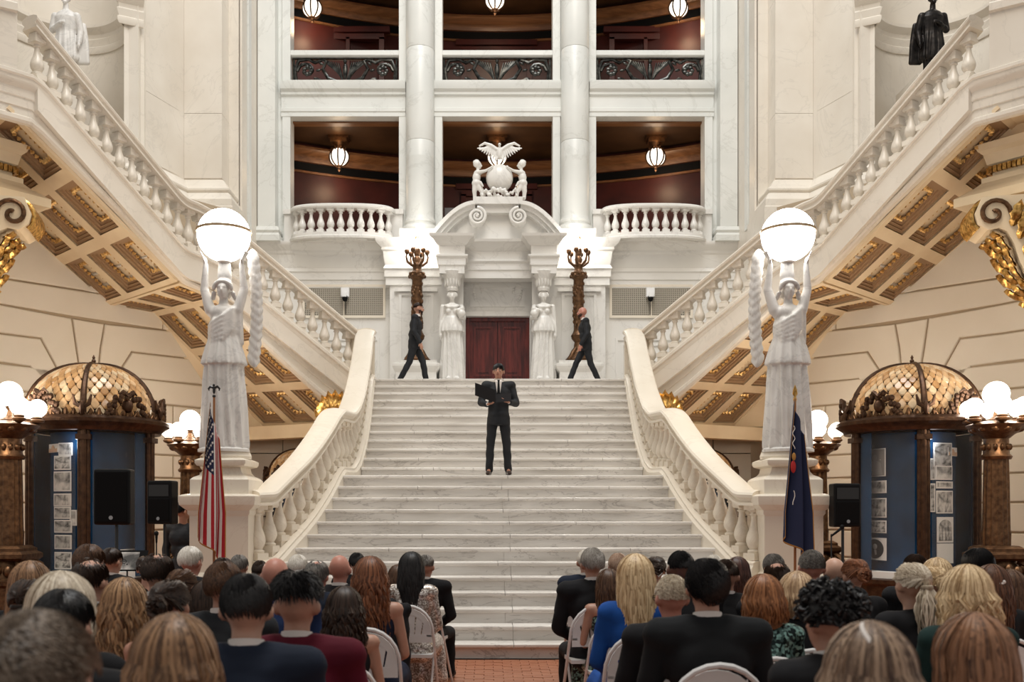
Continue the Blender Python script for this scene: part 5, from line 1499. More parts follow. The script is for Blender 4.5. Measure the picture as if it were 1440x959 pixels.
def wrinkle(amp):
    def f(co, no):
        w = np.sin(co[:, 2] * 34 + co[:, 0] * 21 + 2 * np.sin(co[:, 1] * 17)) + np.sin(co[:, 0] * 47 - co[:, 2] * 29 + 1.3)
        return co + no * (w * amp)[:, None]
    return f
jk = figure(JM, 'm', 'jacket')
jk.lathe([(.105, -.03), (.088, .0), (.072, .028), (.067, .040)], (0, -.012, 1.055), 24, sy=1.0)       # collar stand
jk.cap((-.07, -.02, 1.03), (-.215, -.02, 1.015), .075, .058, 12).cap((.07, -.02, 1.03), (.215, -.02, 1.015), .075, .058, 12)   # padded shoulders
JACKET = blob(jk, .0135, 2, wrinkle(.0016), 'jacket')
SHIRT = B().rings([[(r * math.cos(2 * PI * i / 28), -.008 + r * math.sin(2 * PI * i / 28), z - .012 * math.sin(2 * PI * i / 28)) for i in range(28)] for r, z in ((.070, 1.05), (.0615, 1.105), (.0585, 1.106), (.0585, 1.05))], cap=False).mesh('shirt_collar', 60)
TROUS = blob(figure(JM, 'm', 'trousers'), .016, 2, wrinkle(.0018), 'trousers')
SHOES = blob(figure(JM, 'm', 'shoes'), .012, 1, None, 'shoes')
def dress(layer):
    b = figure(JF, 'f', layer)
    for e in (-1, 1): b.cap((e * .08, .0, .52), (e * .12, .44, .52), .12, .105, 12); b.cap((e * .12, .45, .5), (e * .13, .47, .2), .11, .13, 12)
    b.cap((0, 0, .52), (0, .44, .5), .12, .1, 12); b.cap((0, .45, .5), (0, .47, .2), .1, .13, 12)
    if layer == 'dress':
        for e in (-1, 1): b.tube([(e * .075, -.10, .99), (e * .085, -.07, 1.03), (e * .09, -.02, 1.05), (e * .085, .05, 1.02)], .018, 8)
    return blob(b, .0145, 2, wrinkle(.0016), 'dress')
DRESS, GOWN = dress('dress'), dress('gown')
for me_ in (BODY['m'], BODY['f'], JACKET, SHIRT, TROUS, SHOES, DRESS, GOWN): me_.materials.append(None)

# ---- hair
HC = {}
def hair_mat(dark, light, rough=.42):
    key = (dark, light)
    if key in HC: return HC[key]
    m = nmat(f'hair_{len(HC)}', dark, rough, spec=.35)
    nt = m.node_tree; N = nt.nodes; L = nt.links; b = N['Principled BSDF']
    g = N.new('ShaderNodeNewGeometry'); tc = N.new('ShaderNodeTexCoord'); mp = N.new('ShaderNodeMapping'); mp.inputs['Scale'].default_value = (55, 55, 5)
    L.new(tc.outputs['Object'], mp.inputs[0]); n = N.new('ShaderNodeTexNoise'); n.inputs['Scale'].default_value = 1.5; n.inputs['Detail'].default_value = 3; L.new(mp.outputs[0], n.inputs['Vector'])
    a = N.new('ShaderNodeMath'); a.operation = 'MULTIPLY'; a.inputs[1].default_value = .62; L.new(g.outputs['Random Per Island'], a.inputs[0])
    a2 = N.new('ShaderNodeMath'); a2.operation = 'MULTIPLY_ADD'; a2.inputs[1].default_value = .8; L.new(n.outputs['Fac'], a2.inputs[0]); L.new(a.outputs[0], a2.inputs[2])
    r = N.new('ShaderNodeValToRGB'); r.color_ramp.elements[0].position = .35; r.color_ramp.elements[1].position = .95
    r.color_ramp.elements[0].color = (*dark, 1); r.color_ramp.elements[1].color = (*light, 1)
    L.new(a2.outputs[0], r.inputs[0]); L.new(r.outputs[0], b.inputs['Base Color'])
    HC[key] = m; return m
HEADC = V3(0, 0, 1.205)
def scalp(a, ph, off=0, s=1.0):
    """point on the hair shell; a azimuth from the back of the head, ph angle down from the crown"""
    rx, ry, rz_ = .083 + off, .101 + off, .098 + off
    return V3(rx * math.sin(ph) * math.sin(a), -.013 - ry * math.sin(ph) * math.cos(a), 1.205 + .030 + rz_ * math.cos(ph)) 
def short_hair(seed, lo=88, off=.004, ln=.05, thin_top=0, spike=0, n=1700, swirl=.5, front=62):
    r = random.Random(seed); b = B(); lo_ = math.radians(lo)
    # close cap under the tufts
    R = []
    if thin_top < 30:
        for j in range(9):
            ph = .02 + (lo_ - .02) * j / 8; ring = []
            for i in range(28):
                a = 2 * PI * i / 28
                fr = max(0, math.cos(a - PI)); p2 = ph * (1 - .42 * fr * fr - .30 * math.exp(-((abs(a) - 1.7) / .38) ** 2))
                ring.append(tuple(scalp(a, p2, off - .001)))
            R.append(ring)
        b.rings(R, cap=True)
    else:
        for j in range(6):
            ph = math.radians(thin_top + 8) + (lo_ * 1.05 - math.radians(thin_top + 8)) * j / 5; R.append([tuple(scalp(-2.05 + 4.1 * i / 27, ph, -.001 if j in (0,) else off - .002)) for i in range(28)])
        vs = [p for q in R for p in q]
        b.add(vs, [(j * 28 + i, j * 28 + i + 1, (j + 1) * 28 + i + 1, (j + 1) * 28 + i) for j in range(5) for i in range(27)])
    k = 0
    while k < n:
        a = r.uniform(-PI, PI); ph = math.acos(1 - r.random() * (1 - math.cos(lo_)))
        fr = max(0, math.cos(a - PI))
        if ph + ln * 6 * .5 > lo_ * (1.12 - .42 * fr * fr - .30 * math.exp(-((abs(a) - 1.7) / .38) ** 2)): k += 1; continue
        if math.degrees(ph) < thin_top and r.random() < .93: k += 1; continue
        if thin_top >= 30 and abs(a) > 2.05: k += 1; continue
        l = ln * r.uniform(.7, 1.3); st = l / .1; sw = swirl * r.uniform(.4, 1.2)
        pts = [scalp(a + sw * t * .35, ph + st * t, off + .004 * math.sin(t * 3) + spike * t * r.uniform(.4, 1)) for t in (0, .35, .7, 1)]
        b.tube(pts, [.0022, .0034, .003, .0006], 3)
        k += 1
    return b.mesh('hair', 60)
def long_hair(seed, length=.34, wave=.012, spread=.025, kind='long', n=420, vol=.010, wf=34):
    r = random.Random(seed); b = B()
    hang0 = 1.19
    R = []
    for j in range(9):
        ph = .02 + 1.62 * j / 8; R.append([tuple(scalp(2 * PI * i / 28, ph * (1 - .36 * max(0, math.cos(2 * PI * i / 28 - PI)) ** 2), .002 + vol)) for i in range(28)])
    b.rings(R)
    if kind in ('long', 'bob'):      # mass behind the head
        zb5 = hang0 - length
        pr_ = [(.075, .02), (.088 + vol, -.05), (.092 + vol + spread * .5, -.5 * length), (.07 + spread, -.9 * length), (.02, -length * .97)]
        rs = []
        for rr, z in pr_: rs.append([(rr * math.sin(a), -.045 - rr * .62 * math.cos(a), hang0 + z) for a in [-PI + 2 * PI * i / 24 for i in range(24)]])
        b.rings(rs)
    for k in range(n):
        a = r.uniform(-2.25, 2.25) if kind != 'up' else r.uniform(-PI, PI)
        ph0 = r.uniform(.03, .9) ** 1.3; off = .006 + vol + r.uniform(0, .012)
        pts = []; rad = []
        w0 = r.uniform(0, 6); wv = wave * r.uniform(.5, 1.4)
        pe_ = 1.5
        for t in range(6):
            ph = ph0 + (pe_ - ph0) * t / 5
            pts.append(scalp(a * (.85 + .15 * t / 5), ph, off)); rad.append(.004 + .003 * min(1, t / 3))
        if kind in ('long', 'bob'):
            p = pts[-1]; L = length * r.uniform(.78, 1.05); m = max(4, int(L / .035))
            for t in range(1, m + 1):
                u = t / m
                q = V3(p.x * (1 + spread * 6 * u) + wv * math.sin(w0 + u * L * wf), p.y - .018 * math.sin(u * PI) - (.03 if abs(a) > 1.2 else 0) * u + wv * math.cos(w0 * 1.7 + u * L * wf), p.z - L * u)
                pts.append(q); rad.append(.0075 * (1 - .8 * u ** 2.2) + .001)
        elif kind in ('tail', 'up'):
            tgt = V3(0, -.125, 1.215) if kind == 'tail' else V3(0, -.12, 1.24)
            ph1 = r.uniform(.25, 1.85) if abs(a) < 1.3 else r.uniform(.25, 1.45 if abs(a) < 2.2 else .95)
            at, pt = 0.0, (1.35 if kind == 'tail' else 1.1)
            pts = []; rad = []
            for t in (0, .25, .5, .75, .92):
                pts.append(scalp(a * (1 - t) + at * t, ph1 * (1 - t) + pt * t - .10 * math.sin(t * PI), .006 + r.uniform(0, .004) + .012 * t)); rad.append(.0065)
            pts.append(tgt); rad.append(.005)
        b.tube(pts, rad, 4)
    if kind == 'tail':
        for k in range(110):
            w0 = r.uniform(0, 6); wv = wave * r.uniform(.5, 1.3); L = length * r.uniform(.8, 1.1); dx = r.uniform(-1, 1); dy = r.uniform(-1, 1)
            pts = [(V3(dx * (.012 + .05 * math.sin(u * PI * .8)) + wv * math.sin(w0 + u * 9), -.14 - .02 * math.sin(u * 2.2) + dy * (.012 + .03 * math.sin(u * PI * .8)), 1.215 + .02 * math.sin(u * 3) - L * u)) for u in [i / 9 for i in range(10)]]
            b.tube(pts, [.0065 * (1 - .7 * (i / 9) ** 2) for i in range(10)], 4)
        b.lathe([(.03, -.012), (.036, 0), (.03, .012)], (0, -.138, 1.213), 12)
    if kind == 'up':
        for k in range(26):
            a0 = r.uniform(0, 6.28); rr = r.uniform(.012, .046)
            pts = [(rr * math.cos(a0 + u * 2.6), -.135 - .03 * math.sin(u * PI) + r.uniform(-.01, .01), 1.235 + rr * 1.1 * math.sin(a0 + u * 2.6)) for u in [i / 6 for i in range(7)]]
            b.tube(pts, .014, 5)
    return b.mesh('hair', 60)
def curly_hair(seed):
    r = random.Random(seed); b = B()
    b.rings([[tuple(scalp(2 * PI * i / 28, (.02 + 1.75 * j / 8) * (1 - .36 * max(0, math.cos(2 * PI * i / 28 - PI)) ** 2), .02)) for i in range(28)] for j in range(9)])
    for k in range(420):
        a = r.uniform(-PI, PI); ph = math.acos(1 - r.random() * 1.2)
        if abs(a) > 2.2 and ph > 1.0: continue
        c = scalp(a, ph, .022 + r.uniform(0, .02)); rr = r.uniform(.010, .02); a0 = r.uniform(0, 6)
        ax = Vector((r.uniform(-1, 1), r.uniform(-1, 1), r.uniform(-1, 1))).normalized(); u = ax.orthogonal().normalized(); w = ax.cross(u)
        b.tube([c + (u * math.cos(a0 + t) + w * math.sin(a0 + t)) * rr for t in (0, 1.2, 2.4, 3.6)], [.006, .008, .007, .003], 4)
    return b.mesh('hair', 60)
HAIR = {
    'short': [short_hair(1), short_hair(2, ln=.06, off=.007)],
    'crew': [short_hair(3, lo=80, off=.002, ln=.03), short_hair(4, lo=84, off=.002, ln=.028)],
    'quiff': [short_hair(5, lo=60, off=.010, ln=.055, spike=.03, n=1900), ],
    'swept': [short_hair(6, lo=96, off=.010, ln=.10, swirl=2.2, n=1800)],
    'balding': [short_hair(7, lo=96, thin_top=44, off=.003, ln=.04, n=1900), short_hair(8, lo=96, thin_top=34, off=.003, ln=.045, n=1900)],
    'buzz': [short_hair(9, lo=98, off=.0025, ln=.010, n=3000)],
    'straight': [long_hair(11, .40, .004, .014, n=440), long_hair(12, .34, .006, .02)],
    'wavy': [long_hair(13, .36, .016, .03), long_hair(14, .42, .014, .035), long_hair(15, .30, .018, .03)],
    'bob': [long_hair(16, .12, .006, .01, 'bob'), long_hair(17, .15, .010, .02, 'bob')],
    'tail': [long_hair(18, .26, .010, .02, 'tail', vol=.0)],
    'up': [long_hair(19, .1, .0, .02, 'up', vol=.0), long_hair(20, .1, .0, .02, 'up', vol=.004)],
    'curly': [curly_hair(21)],
    'bald': [],
}
for v in HAIR.values():
    for m in v: m.materials.append(None)
HW_ = {'short': .175, 'crew': .168, 'quiff': .172, 'swept': .18, 'balding': .166, 'buzz': .162, 'straight': .20, 'wavy': .215, 'bob': .20, 'tail': .178, 'up': .178, 'curly': .215, 'bald': .160}
HTOP = {'quiff': 1.375, 'wavy': 1.352, 'straight': 1.350, 'bob': 1.352, 'curly': 1.372}
SKIN = {}
def skin_mat(i):
    if i in SKIN: return SKIN[i]
    c = [(.50, .27, .19), (.44, .22, .15), (.56, .33, .24), (.16, .07, .045), (.50, .22, .16)][i]
    m = ramp_noise(nmat(f'skin_{i}', rough=.45), tuple(q * .9 for q in c), c, 12, 3)
    m.node_tree.nodes['Principled BSDF'].inputs['Subsurface Weight'].default_value = .0
    SKIN[i] = m; return m
CL = {}
def cloth(c, kind='plain'):
    key = (c, kind)
    if key in CL: return CL[key]
    m = nmat(f'cloth_{len(CL)}', c, .82 if kind == 'plain' else .3, spec=.25)
    if kind == 'plain': ramp_noise(m, tuple(q * .8 for q in c), tuple(min(1, q * 1.15) for q in c), 4, 3)
    else:
        nt = m.node_tree; N = nt.nodes; L = nt.links; b = N['Principled BSDF']
        v = N.new('ShaderNodeTexVoronoi'); v.inputs['Scale'].default_value = 95 if kind == 'sequin' else 60
        tc = N.new('ShaderNodeTexCoord'); L.new(tc.outputs['Object'], v.inputs['Vector'])
        r = N.new('ShaderNodeValToRGB'); r.color_ramp.elements[0].position = .3; r.color_ramp.elements[1].position = .8
        hi = (.9, .85, .8) if kind == 'sequin' else (.25, .42, .38)
        r.color_ramp.elements[0].color = (*c, 1); r.color_ramp.elements[1].color = (*hi, 1)
        sp = N.new('ShaderNodeSeparateColor'); L.new(v.outputs['Color'], sp.inputs[0]); L.new(sp.outputs[0], r.inputs[0])
        L.new(r.outputs[0], b.inputs['Base Color']); b.inputs['Metallic'].default_value = .6
        bp = N.new('ShaderNodeBump'); bp.inputs['Strength'].default_value = .9; bp.inputs['Distance'].default_value = .01; L.new(sp.outputs[1], bp.inputs['Height']); L.new(bp.outputs[0], b.inputs['Normal'])
    CL[key] = m; return m
# ---- folding chair
def chair_parts():
    P = {}
    def arch(w, z0, z1, yb, yt, y0):
        pts = [(-w, y0, 0), (-w, yb, z0)]
        for i in range(13):
            t = PI - PI * i / 12
            pts.append((w * math.cos(t), yb + (yt - yb) * math.sin(t), z0 + (z1 - z0) * math.sin(t) ** .85))
        return pts + [(w, yb, z0), (w, y0, 0)]
    P['frame'] = B().tube(arch(.215, .60, .84, -.17, -.24, .26), .0125, 8).mesh('frame')
    P['rear_leg'] = B().tube([(-.185, .08, .44), (-.19, -.26, .0)], .011, 6).mesh('rear_leg')
    P['seat'] = B().slab([(-.2, -.16), (.2, -.16), (.2, .14), (.17, .22), (.08, .25), (-.08, .25), (-.17, .22), (-.2, .14)], .435, .46).mesh('seat')
    b = B()
    # fan of panels with open slits between
    for i in range(6):
        x0 = -.20 + i * .0675; x1 = x0 + .0675 - .012
        def top(x): return .60 + .215 * math.sqrt(max(.05, 1 - (x / .215) ** 2)) 
        q = [(x0 * .8, .60), (x1 * .8, .60), (x1, top(x1) - .04), (x0, top(x0) - .04)]
        b.add([(x, -.185, z) for x, z in q] + [(x, -.175, z) for x, z in q], [(0, 1, 2, 3), (7, 6, 5, 4), (0, 1, 5, 4), (1, 2, 6, 5), (2, 3, 7, 6), (3, 0, 4, 7)])
    b.box(-.2, .2, -.187, -.173, .555, .615)
    pts = [(.2 * math.cos(PI - PI * i / 12), .60 + .215 * math.sin(PI * i / 12) ** .85) for i in range(13)]
    for (a, c), (d, e) in zip(pts[:-1], pts[1:]):
        b.add([(a, -.187, c), (d, -.187, e), (d * .8, -.187, .6 + (e - .6) * .78), (a * .8, -.187, .6 + (c - .6) * .78), (a, -.173, c), (d, -.173, e), (d * .8, -.173, .6 + (e - .6) * .78), (a * .8, -.173, .6 + (c - .6) * .78)],
              [(0, 1, 2, 3), (7, 6, 5, 4), (0, 1, 5, 4), (2, 3, 7, 6)])
    P['backrest'] = b.mesh('backrest')
    for m in P.values(): m.materials.append(M_whitep)
    return P
CHP = chair_parts()
def chair(x, y, s, label, rot=0):
    e = empty('folding_chair', (x, y, 0), label, 'chair', group='white folding chairs of the audience', rotz=rot, scale=s)
    e.scale = (s, s, s * 1.12)
    for nm in ('frame', 'seat', 'backrest'): obj(nm, CHP[nm], None, e)
    obj('rear_leg', CHP['rear_leg'], None, e); obj('rear_leg', CHP['rear_leg'], None, e, scale=(-1, 1, 1))
    return e
blk = (.010, .010, .012); nvy = (.012, .018, .035)
prs = random.Random(42)
def person(px, top, w, hair, hcol, wear, wcol, label, yaw=0, skin=0, v=0, wk='plain', chairlab=None, off=0, hyaw=0):
    hw = HW_[hair]; ht = HTOP.get(hair, 1.338)
    s = CAMZ / (ht + (top - CY) * hw / w); d = FPX * hw * s / w
    x = X(px, d)
    sex = 'm' if wear == 'suit' or wear == 'msuit' else 'f'
    e = obj('person', BODY[sex], None, None, label=label, cat='person', group=None, loc=(x, d, 0), rot=(0, 0, math.radians(yaw)), scale=s)
    omat(e, skin_mat(skin))
    if wear == 'suit':
        omat(obj('jacket', JACKET, None, e), cloth(wcol, wk)); omat(obj('shirt_collar', SHIRT, None, e, smooth=60), M_white)
        omat(obj('trousers', TROUS, None, e), cloth(blk)); omat(obj('shoes', SHOES, None, e), M_black)
    elif wear == 'dress': omat(obj('dress', DRESS, None, e), cloth(wcol, wk))
    elif wear == 'gown': omat(obj('dress', GOWN, None, e), cloth(wcol, wk))
    L = HAIR[hair]
    if L:
        h = obj('hair', L[v % len(L)], None, e)
        omat(h, hair_mat(*hcol))
        if sex == 'f': h.scale = (.97, .97, .995); h.location = (0, 0, 0)
    chair(x, d - .02 * s, s * .97, chairlab or ('white folding chair under the ' + label.split(' sitting')[0].replace('person ', 'person ', 1)), math.radians(yaw))
    return e
BRN = ((.030, .014, .008), (.12, .060, .032)); DBR = ((.012, .007, .005), (.045, .024, .015)); BLK = ((.005, .005, .006), (.02, .018, .018))
LBR = ((.06, .030, .016), (.30, .17, .09)); CAR_ = ((.075, .036, .016), (.42, .25, .13)); BLD = ((.28, .17, .08), (.74, .56, .34)); GBL = ((.30, .23, .16), (.68, .60, .48))
AUB = ((.06, .020, .009), (.26, .10, .045)); RED = ((.10, .035, .012), (.36, .15, .06)); GRY = ((.20, .18, .16), (.50, .47, .43)); WHT = ((.50, .46, .40), (.80, .76, .70)); SLT = ((.06, .055, .05), (.24, .22, .20))
PEOPLE = [
 (55, 857, 150, 'buzz', ((.05, .035, .025), (.22, .17, .13)), 'suit', blk, 'person with thinning buzz-cut hair, nearest head at the bottom left corner', -10, 2),
 (247, 862, 116, 'wavy', LBR, 'gown', blk, 'person with wavy highlighted brown hair, nearest at bottom left beside the buzz-cut head', 0, 0),
 (92, 828, 76, 'short', BLK, 'suit', blk, 'person with thick jet black hair in black between buzz-cut head and grey-blonde bob', -12, 0),
 (88, 803, 82, 'bob', GBL, 'gown', blk, 'person with grey-blonde bob behind the black-haired head on the left', 0, 0),
 (42, 813, 50, 'tail', DBR, 'gown', (.04, .02, .02), 'person with dark brown ponytail at the far left below the lamp standard', 0, 0),
 (44, 789, 50, 'straight', LBR, 'gown', blk, 'person with straight golden brown hair at the far left edge row', 0, 0),
 (176, 812, 60, 'wavy', CAR_, 'gown', blk, 'person with long wavy caramel hair left of the dark bun', 0, 0, 1),
 (129, 784, 44, 'balding', DBR, 'suit', blk, 'person with receding dark hair and white collar before left display case', -18, 0),
 (127, 765, 40, 'short', BRN, 'suit', blk, 'person with brown hair directly before the left display case', -12, 1),
 (158, 770, 27, 'short', DBR, 'suit', blk, 'person with glasses half hidden under the black loudspeaker', -25, 0),
 (223, 777, 40, 'balding', DBR, 'suit', nvy, 'person with bald crown and dark sides below the second loudspeaker', -8, 0, 1),
 (206, 781, 27, 'up', DBR, 'dress', blk, 'person with pinned dark hair and bare shoulders left of bald-crowned head', 10, 0),
 (241, 815, 55, 'up', DBR, 'dress', blk, 'person with low dark bun right of the long caramel hair', -6, 1),
 (258, 799, 40, 'tail', BRN, 'dress', (.3, .22, .18), 'person with dark ponytail in front of the white-haired head', -20, 0),
 (269, 768, 31, 'short', WHT, 'suit', blk, 'person with white hair and black jacket left of the striped flag', -22, 4),
 (315, 790, 50, 'short', BRN, 'suit', (.02, .022, .026), 'person with thick brown hair and charcoal jacket before the striped flag', -6, 0, 1),
 (314, 784, 30, 'short', DBR, 'suit', blk, 'person with dark hair just behind the brown-haired charcoal jacket', 0, 0),
 (337, 780, 24, 'short', SLT, 'suit', blk, 'person with wavy grey hair before the left balusters', -10, 0),
 (347, 806, 70, 'short', BLK, 'suit', nvy, 'person with neat dark hair and navy jacket left of burgundy jacket', 4, 2),
 (292, 815, 44, 'straight', DBR, 'dress', blk, 'person with long dark hair and bare shoulders left of navy jacket', 6, 0),
 (388, 781, 38, 'bald', BLK, 'suit', (.015, .03, .09), 'person with bald reddish head and blue jacket behind burgundy jacket', -6, 4),
 (366, 788, 22, 'short', DBR, 'suit', blk, 'person with dark hair left of the bald reddish head', 0, 0),
 (419, 780, 26, 'short', WHT, 'suit', blk, 'person with fluffy white hair at the foot of the left steps', 0, 0, 1),
 (446, 787, 31, 'balding', SLT, 'suit', nvy, 'person with grey receding hair and navy suit right of burgundy jacket', -12, 4, 1),
 (418, 794, 60, 'quiff', BLK, 'suit', (.10, .006, .018), 'person in burgundy jacket with dark quiff and faded sides', 0, 0),
 (478, 778, 29, 'bald', BLK, 'suit', blk, 'person with bald head in black at the foot of the left steps', -5, 4),
 (502, 777, 22, 'short', BLK, 'suit', blk, 'person with black hair right of the bald head in black', 0, 0),
 (521, 782, 47, 'wavy', AUB, 'dress', (.008, .012, .03), 'person with long wavy auburn hair and bare shoulders in dark dress, left block', 0, 0, 1),
 (484, 824, 50, 'wavy', DBR, 'dress', blk, 'person with half-pinned dark wavy hair right of burgundy jacket', 8, 0, 2),
 (560, 794, 27, 'straight', BRN, 'gown', blk, 'person with dark brown hair between auburn and black long hair', 4, 0, 1),
 (556, 824, 20, 'bob', BLD, 'gown', (.05, .16, .2), 'person with blonde curls low between auburn hair and the aisle', 0, 0),
 (579, 776, 33, 'straight', BLK, 'gown', (.30, .24, .20), 'person with long black hair in silver sequin dress by the aisle', -4, 0, 0, 'sequin'),
 (599, 780, 23, 'crew', SLT, 'suit', blk, 'person with cropped grey hair at the aisle end of the front left row', -14, 1),
 # right block
 (833, 770, 32, 'short', GRY, 'suit', blk, 'person with grey hair in black at the aisle end of front right row', 6, 0, 1),
 (824, 773, 25, 'short', WHT, 'suit', nvy, 'person with white hair just beside the grey-haired aisle guest', 0, 0),
 (856, 800, 33, 'straight', BRN, 'dress', (.02, .016, .016), 'person with long brown hair and bare arms in black lace, right aisle', 6, 0, 1, 'lace'),
 (869, 778, 26, 'short', ((.30, .18, .12), (.55, .42, .33)), 'suit', blk, 'person with reddish grey hair left of the long blonde hair', 0, 4, 1),
 (893, 779, 48, 'straight', BLD, 'gown', (.010, .07, .30), 'person with very long blonde hair in a bright blue dress', 2, 0),
 (922, 782, 28, 'up', DBR, 'dress', blk, 'person with dark updo and heart-shaped hair clip', 0, 0),
 (957, 774, 36, 'crew', BLK, 'suit', blk, 'person with dark skin and close-cropped black hair, right block', 0, 3),
 (944, 808, 43, 'buzz', GBL, 'suit', blk, 'person with shaved blond-grey head and glasses in black suit', 12, 4),
 (994, 786, 58, 'swept', BLK, 'suit', (.010, .011, .013), 'person with swirled glossy black hair and wide black suit, right block', 0, 0),
 (1021, 786, 33, 'crew', DBR, 'suit', blk, 'person with dark faded haircut right of the swirled black hair', -8, 1),
 (1037, 783, 30, 'straight', ((.02, .008, .006), (.08, .03, .02)), 'gown', blk, 'person with long dark auburn hair right of the faded haircut', 0, 0, 1),
 (1003, 780, 24, 'short', WHT, 'suit', blk, 'person with white hair at the foot of the right steps', 0, 0),
 (1073, 807, 50, 'bob', RED, 'gown', (.012, .02, .02), 'person with copper bob and dark glittering sequin top', 0, 0, 1, 'dsequin'),
 (1092, 789, 34, 'balding', DBR, 'suit', blk, 'person with bald crown behind the copper bob', 0, 1),
 (1087, 779, 27, 'swept', SLT, 'suit', blk, 'person with swept grey hair before the right statue pier', 10, 0),
 (1141, 773, 33, 'buzz', SLT, 'suit', blk, 'person with greying buzz cut right of the dark flag', -4, 4),
 (1172, 782, 28, 'bald', BLK, 'suit', blk, 'person with bald pale head right of the greying buzz cut', 12, 2),
 (1201, 785, 36, 'up', AUB, 'gown', blk, 'person with auburn chignon and black top below right loudspeaker', 8, 0),
 (1120, 803, 47, 'bob', ((.22, .12, .06), (.66, .48, .30)), 'gown', blk, 'person with blonde bob behind the curly black hair', 4, 0, 0),
 (1166, 815, 80, 'curly', BLK, 'suit', blk, 'person with big curly black hair in black jacket, right block', 22, 0),
 (1280, 790, 46, 'tail', GBL, 'gown', blk, 'person with silvery blonde ponytail in black jacket before right display case', 14, 2),
 (1313, 796, 34, 'up', BLD, 'gown', blk, 'person with blonde bun right of the silvery ponytail', 0, 0, 1),
 (1317, 784, 38, 'bob', BLD, 'gown', blk, 'person with smooth blonde bob behind the blonde bun', 0, 0),
 (1358, 794, 66, 'wavy', BLD, 'gown', (.010, .03, .028), 'person with voluminous blonde waves in dark green ruffled dress', 0, 0, 2),
 (1373, 771, 36, 'short', BLK, 'suit', blk, 'person with slick black hair before the right display case', 30, 0, 1),
 (1286, 779, 31, 'short', DBR, 'suit', blk, 'person with dark hair at the base of the right display case', 8, 0),
 (1393, 794, 45, 'straight', ((.03, .012, .007), (.14, .06, .03)), 'gown', blk, 'person with straight chestnut hair and pale flower clip', 0, 0, 1),
 (1419, 801, 40, 'straight', BRN, 'gown', blk, 'person with brown hair at the far right edge', 0, 0),
 (1221, 873, 122, 'wavy', ((.045, .022, .014), (.32, .22, .15)), 'gown', (.1, .1, .12), 'person with highlighted dark hair and sparkling clip, nearest at bottom right', 0, 0, 0),
 (1367, 862, 96, 'straight', ((.05, .02, .010), (.30, .15, .08)), 'gown', (.02, .02, .02), 'person with long straight brown hair at the bottom right corner', 0, 0, 0),
]
for row in PEOPLE:
    row = list(row)
    px, top, w, hair, hcol, wear, wcol, label, yaw, skin = row[:10]
    v = row[10] if len(row) > 10 else 0; wk = row[11] if len(row) > 11 else 'plain'
    if not label.startswith('person'): label = 'person ' + label
    cl = 'white folding chair under the guest ' + label[7:]
    cw = cl.split(); cl = ' '.join(cw[:16])
    while cl.split()[-1] in ('and', 'the', 'with', 'in', 'of', 'at', 'before', 'behind', 'between', 'by', 'a', 'left', 'right', 'to', 'its'): cl = ' '.join(cl.split()[:-1])
    p = person(px, top, w, hair, hcol, wear, wcol, label, yaw, skin, v, wk, cl)
    if 'heart-shaped' in label:
        obj('heart_clip', B().tube([(.03 * math.sin(t) ** 3 * 1.1, -.165, 1.20 + .0022 * (13 * math.cos(t) - 5 * math.cos(2 * t) - 2 * math.cos(3 * t) - math.cos(4 * t))) for t in [2 * PI * k / 24 for k in range(25)]], .004, 6), M_white, p)
    if 'sparkling clip' in label:
        cb = B()
        for k in range(30): cb.ell(tuple(scalp(-.9 + .05 * (k % 10), .35 + .04 * (k // 10) + .05 * (k % 10), .024)), (.0045, .0045, .0045), 6, 4)
        obj('sparkling_clip', cb, M_white, p)
    if 'flower clip' in label: obj('flower_clip', B().ell((0, -.13, 1.24), (.02, .012, .014), 8, 6).ell((.015, -.13, 1.25), (.014, .012, .014), 8, 6), M_white, p)
    if 'glasses' in label:
        gb = B()
        for e in (-1, 1): gb.tube([(e * .083, .0, 1.215), (e * .082, .05, 1.215), (e * .065, .09, 1.21)], .003, 5); gb.tube([(e * .035 + .028 * math.cos(t), .105, 1.208 + .02 * math.sin(t)) for t in [2 * PI * k / 12 for k in range(13)]], .003, 4)
        obj('glasses', gb, M_black, p)
# free chairs visible in the rows
for px, py, d, lab in ((996, 947, 3.45, 'white folding chair with empty back at the bottom centre right, behind the wide black suit'), (608, 862, 7.4, 'white folding chair with dark coat at the aisle beside the sequin dress')):
    pass
coat = blob(B().cap((-.15, -.20, .93), (.17, -.20, .93), .07, .07).cap((0, -.23, .9), (0, -.25, .35), .16, .14).cap((-.12, -.22, .9), (-.1, -.24, .4), .09, .1).cap((.12, -.22, .9), (.14, -.24, .3), .09, .1), .018, 2, wrinkle(.004), 'coat')
for o in [q for q in bpy.data.objects if q.name.startswith('person') and 'sequin dress' in q.get('label', '') and 'silver' in q.get('label', '')]:
    c = obj('black_coat', coat, cloth(blk), None, label='black coat hung over the chair back beside the silver sequin dress', cat='coat', loc=(o.location.x - .18, o.location.y - .45, 0), scale=o.scale[0] * .98)

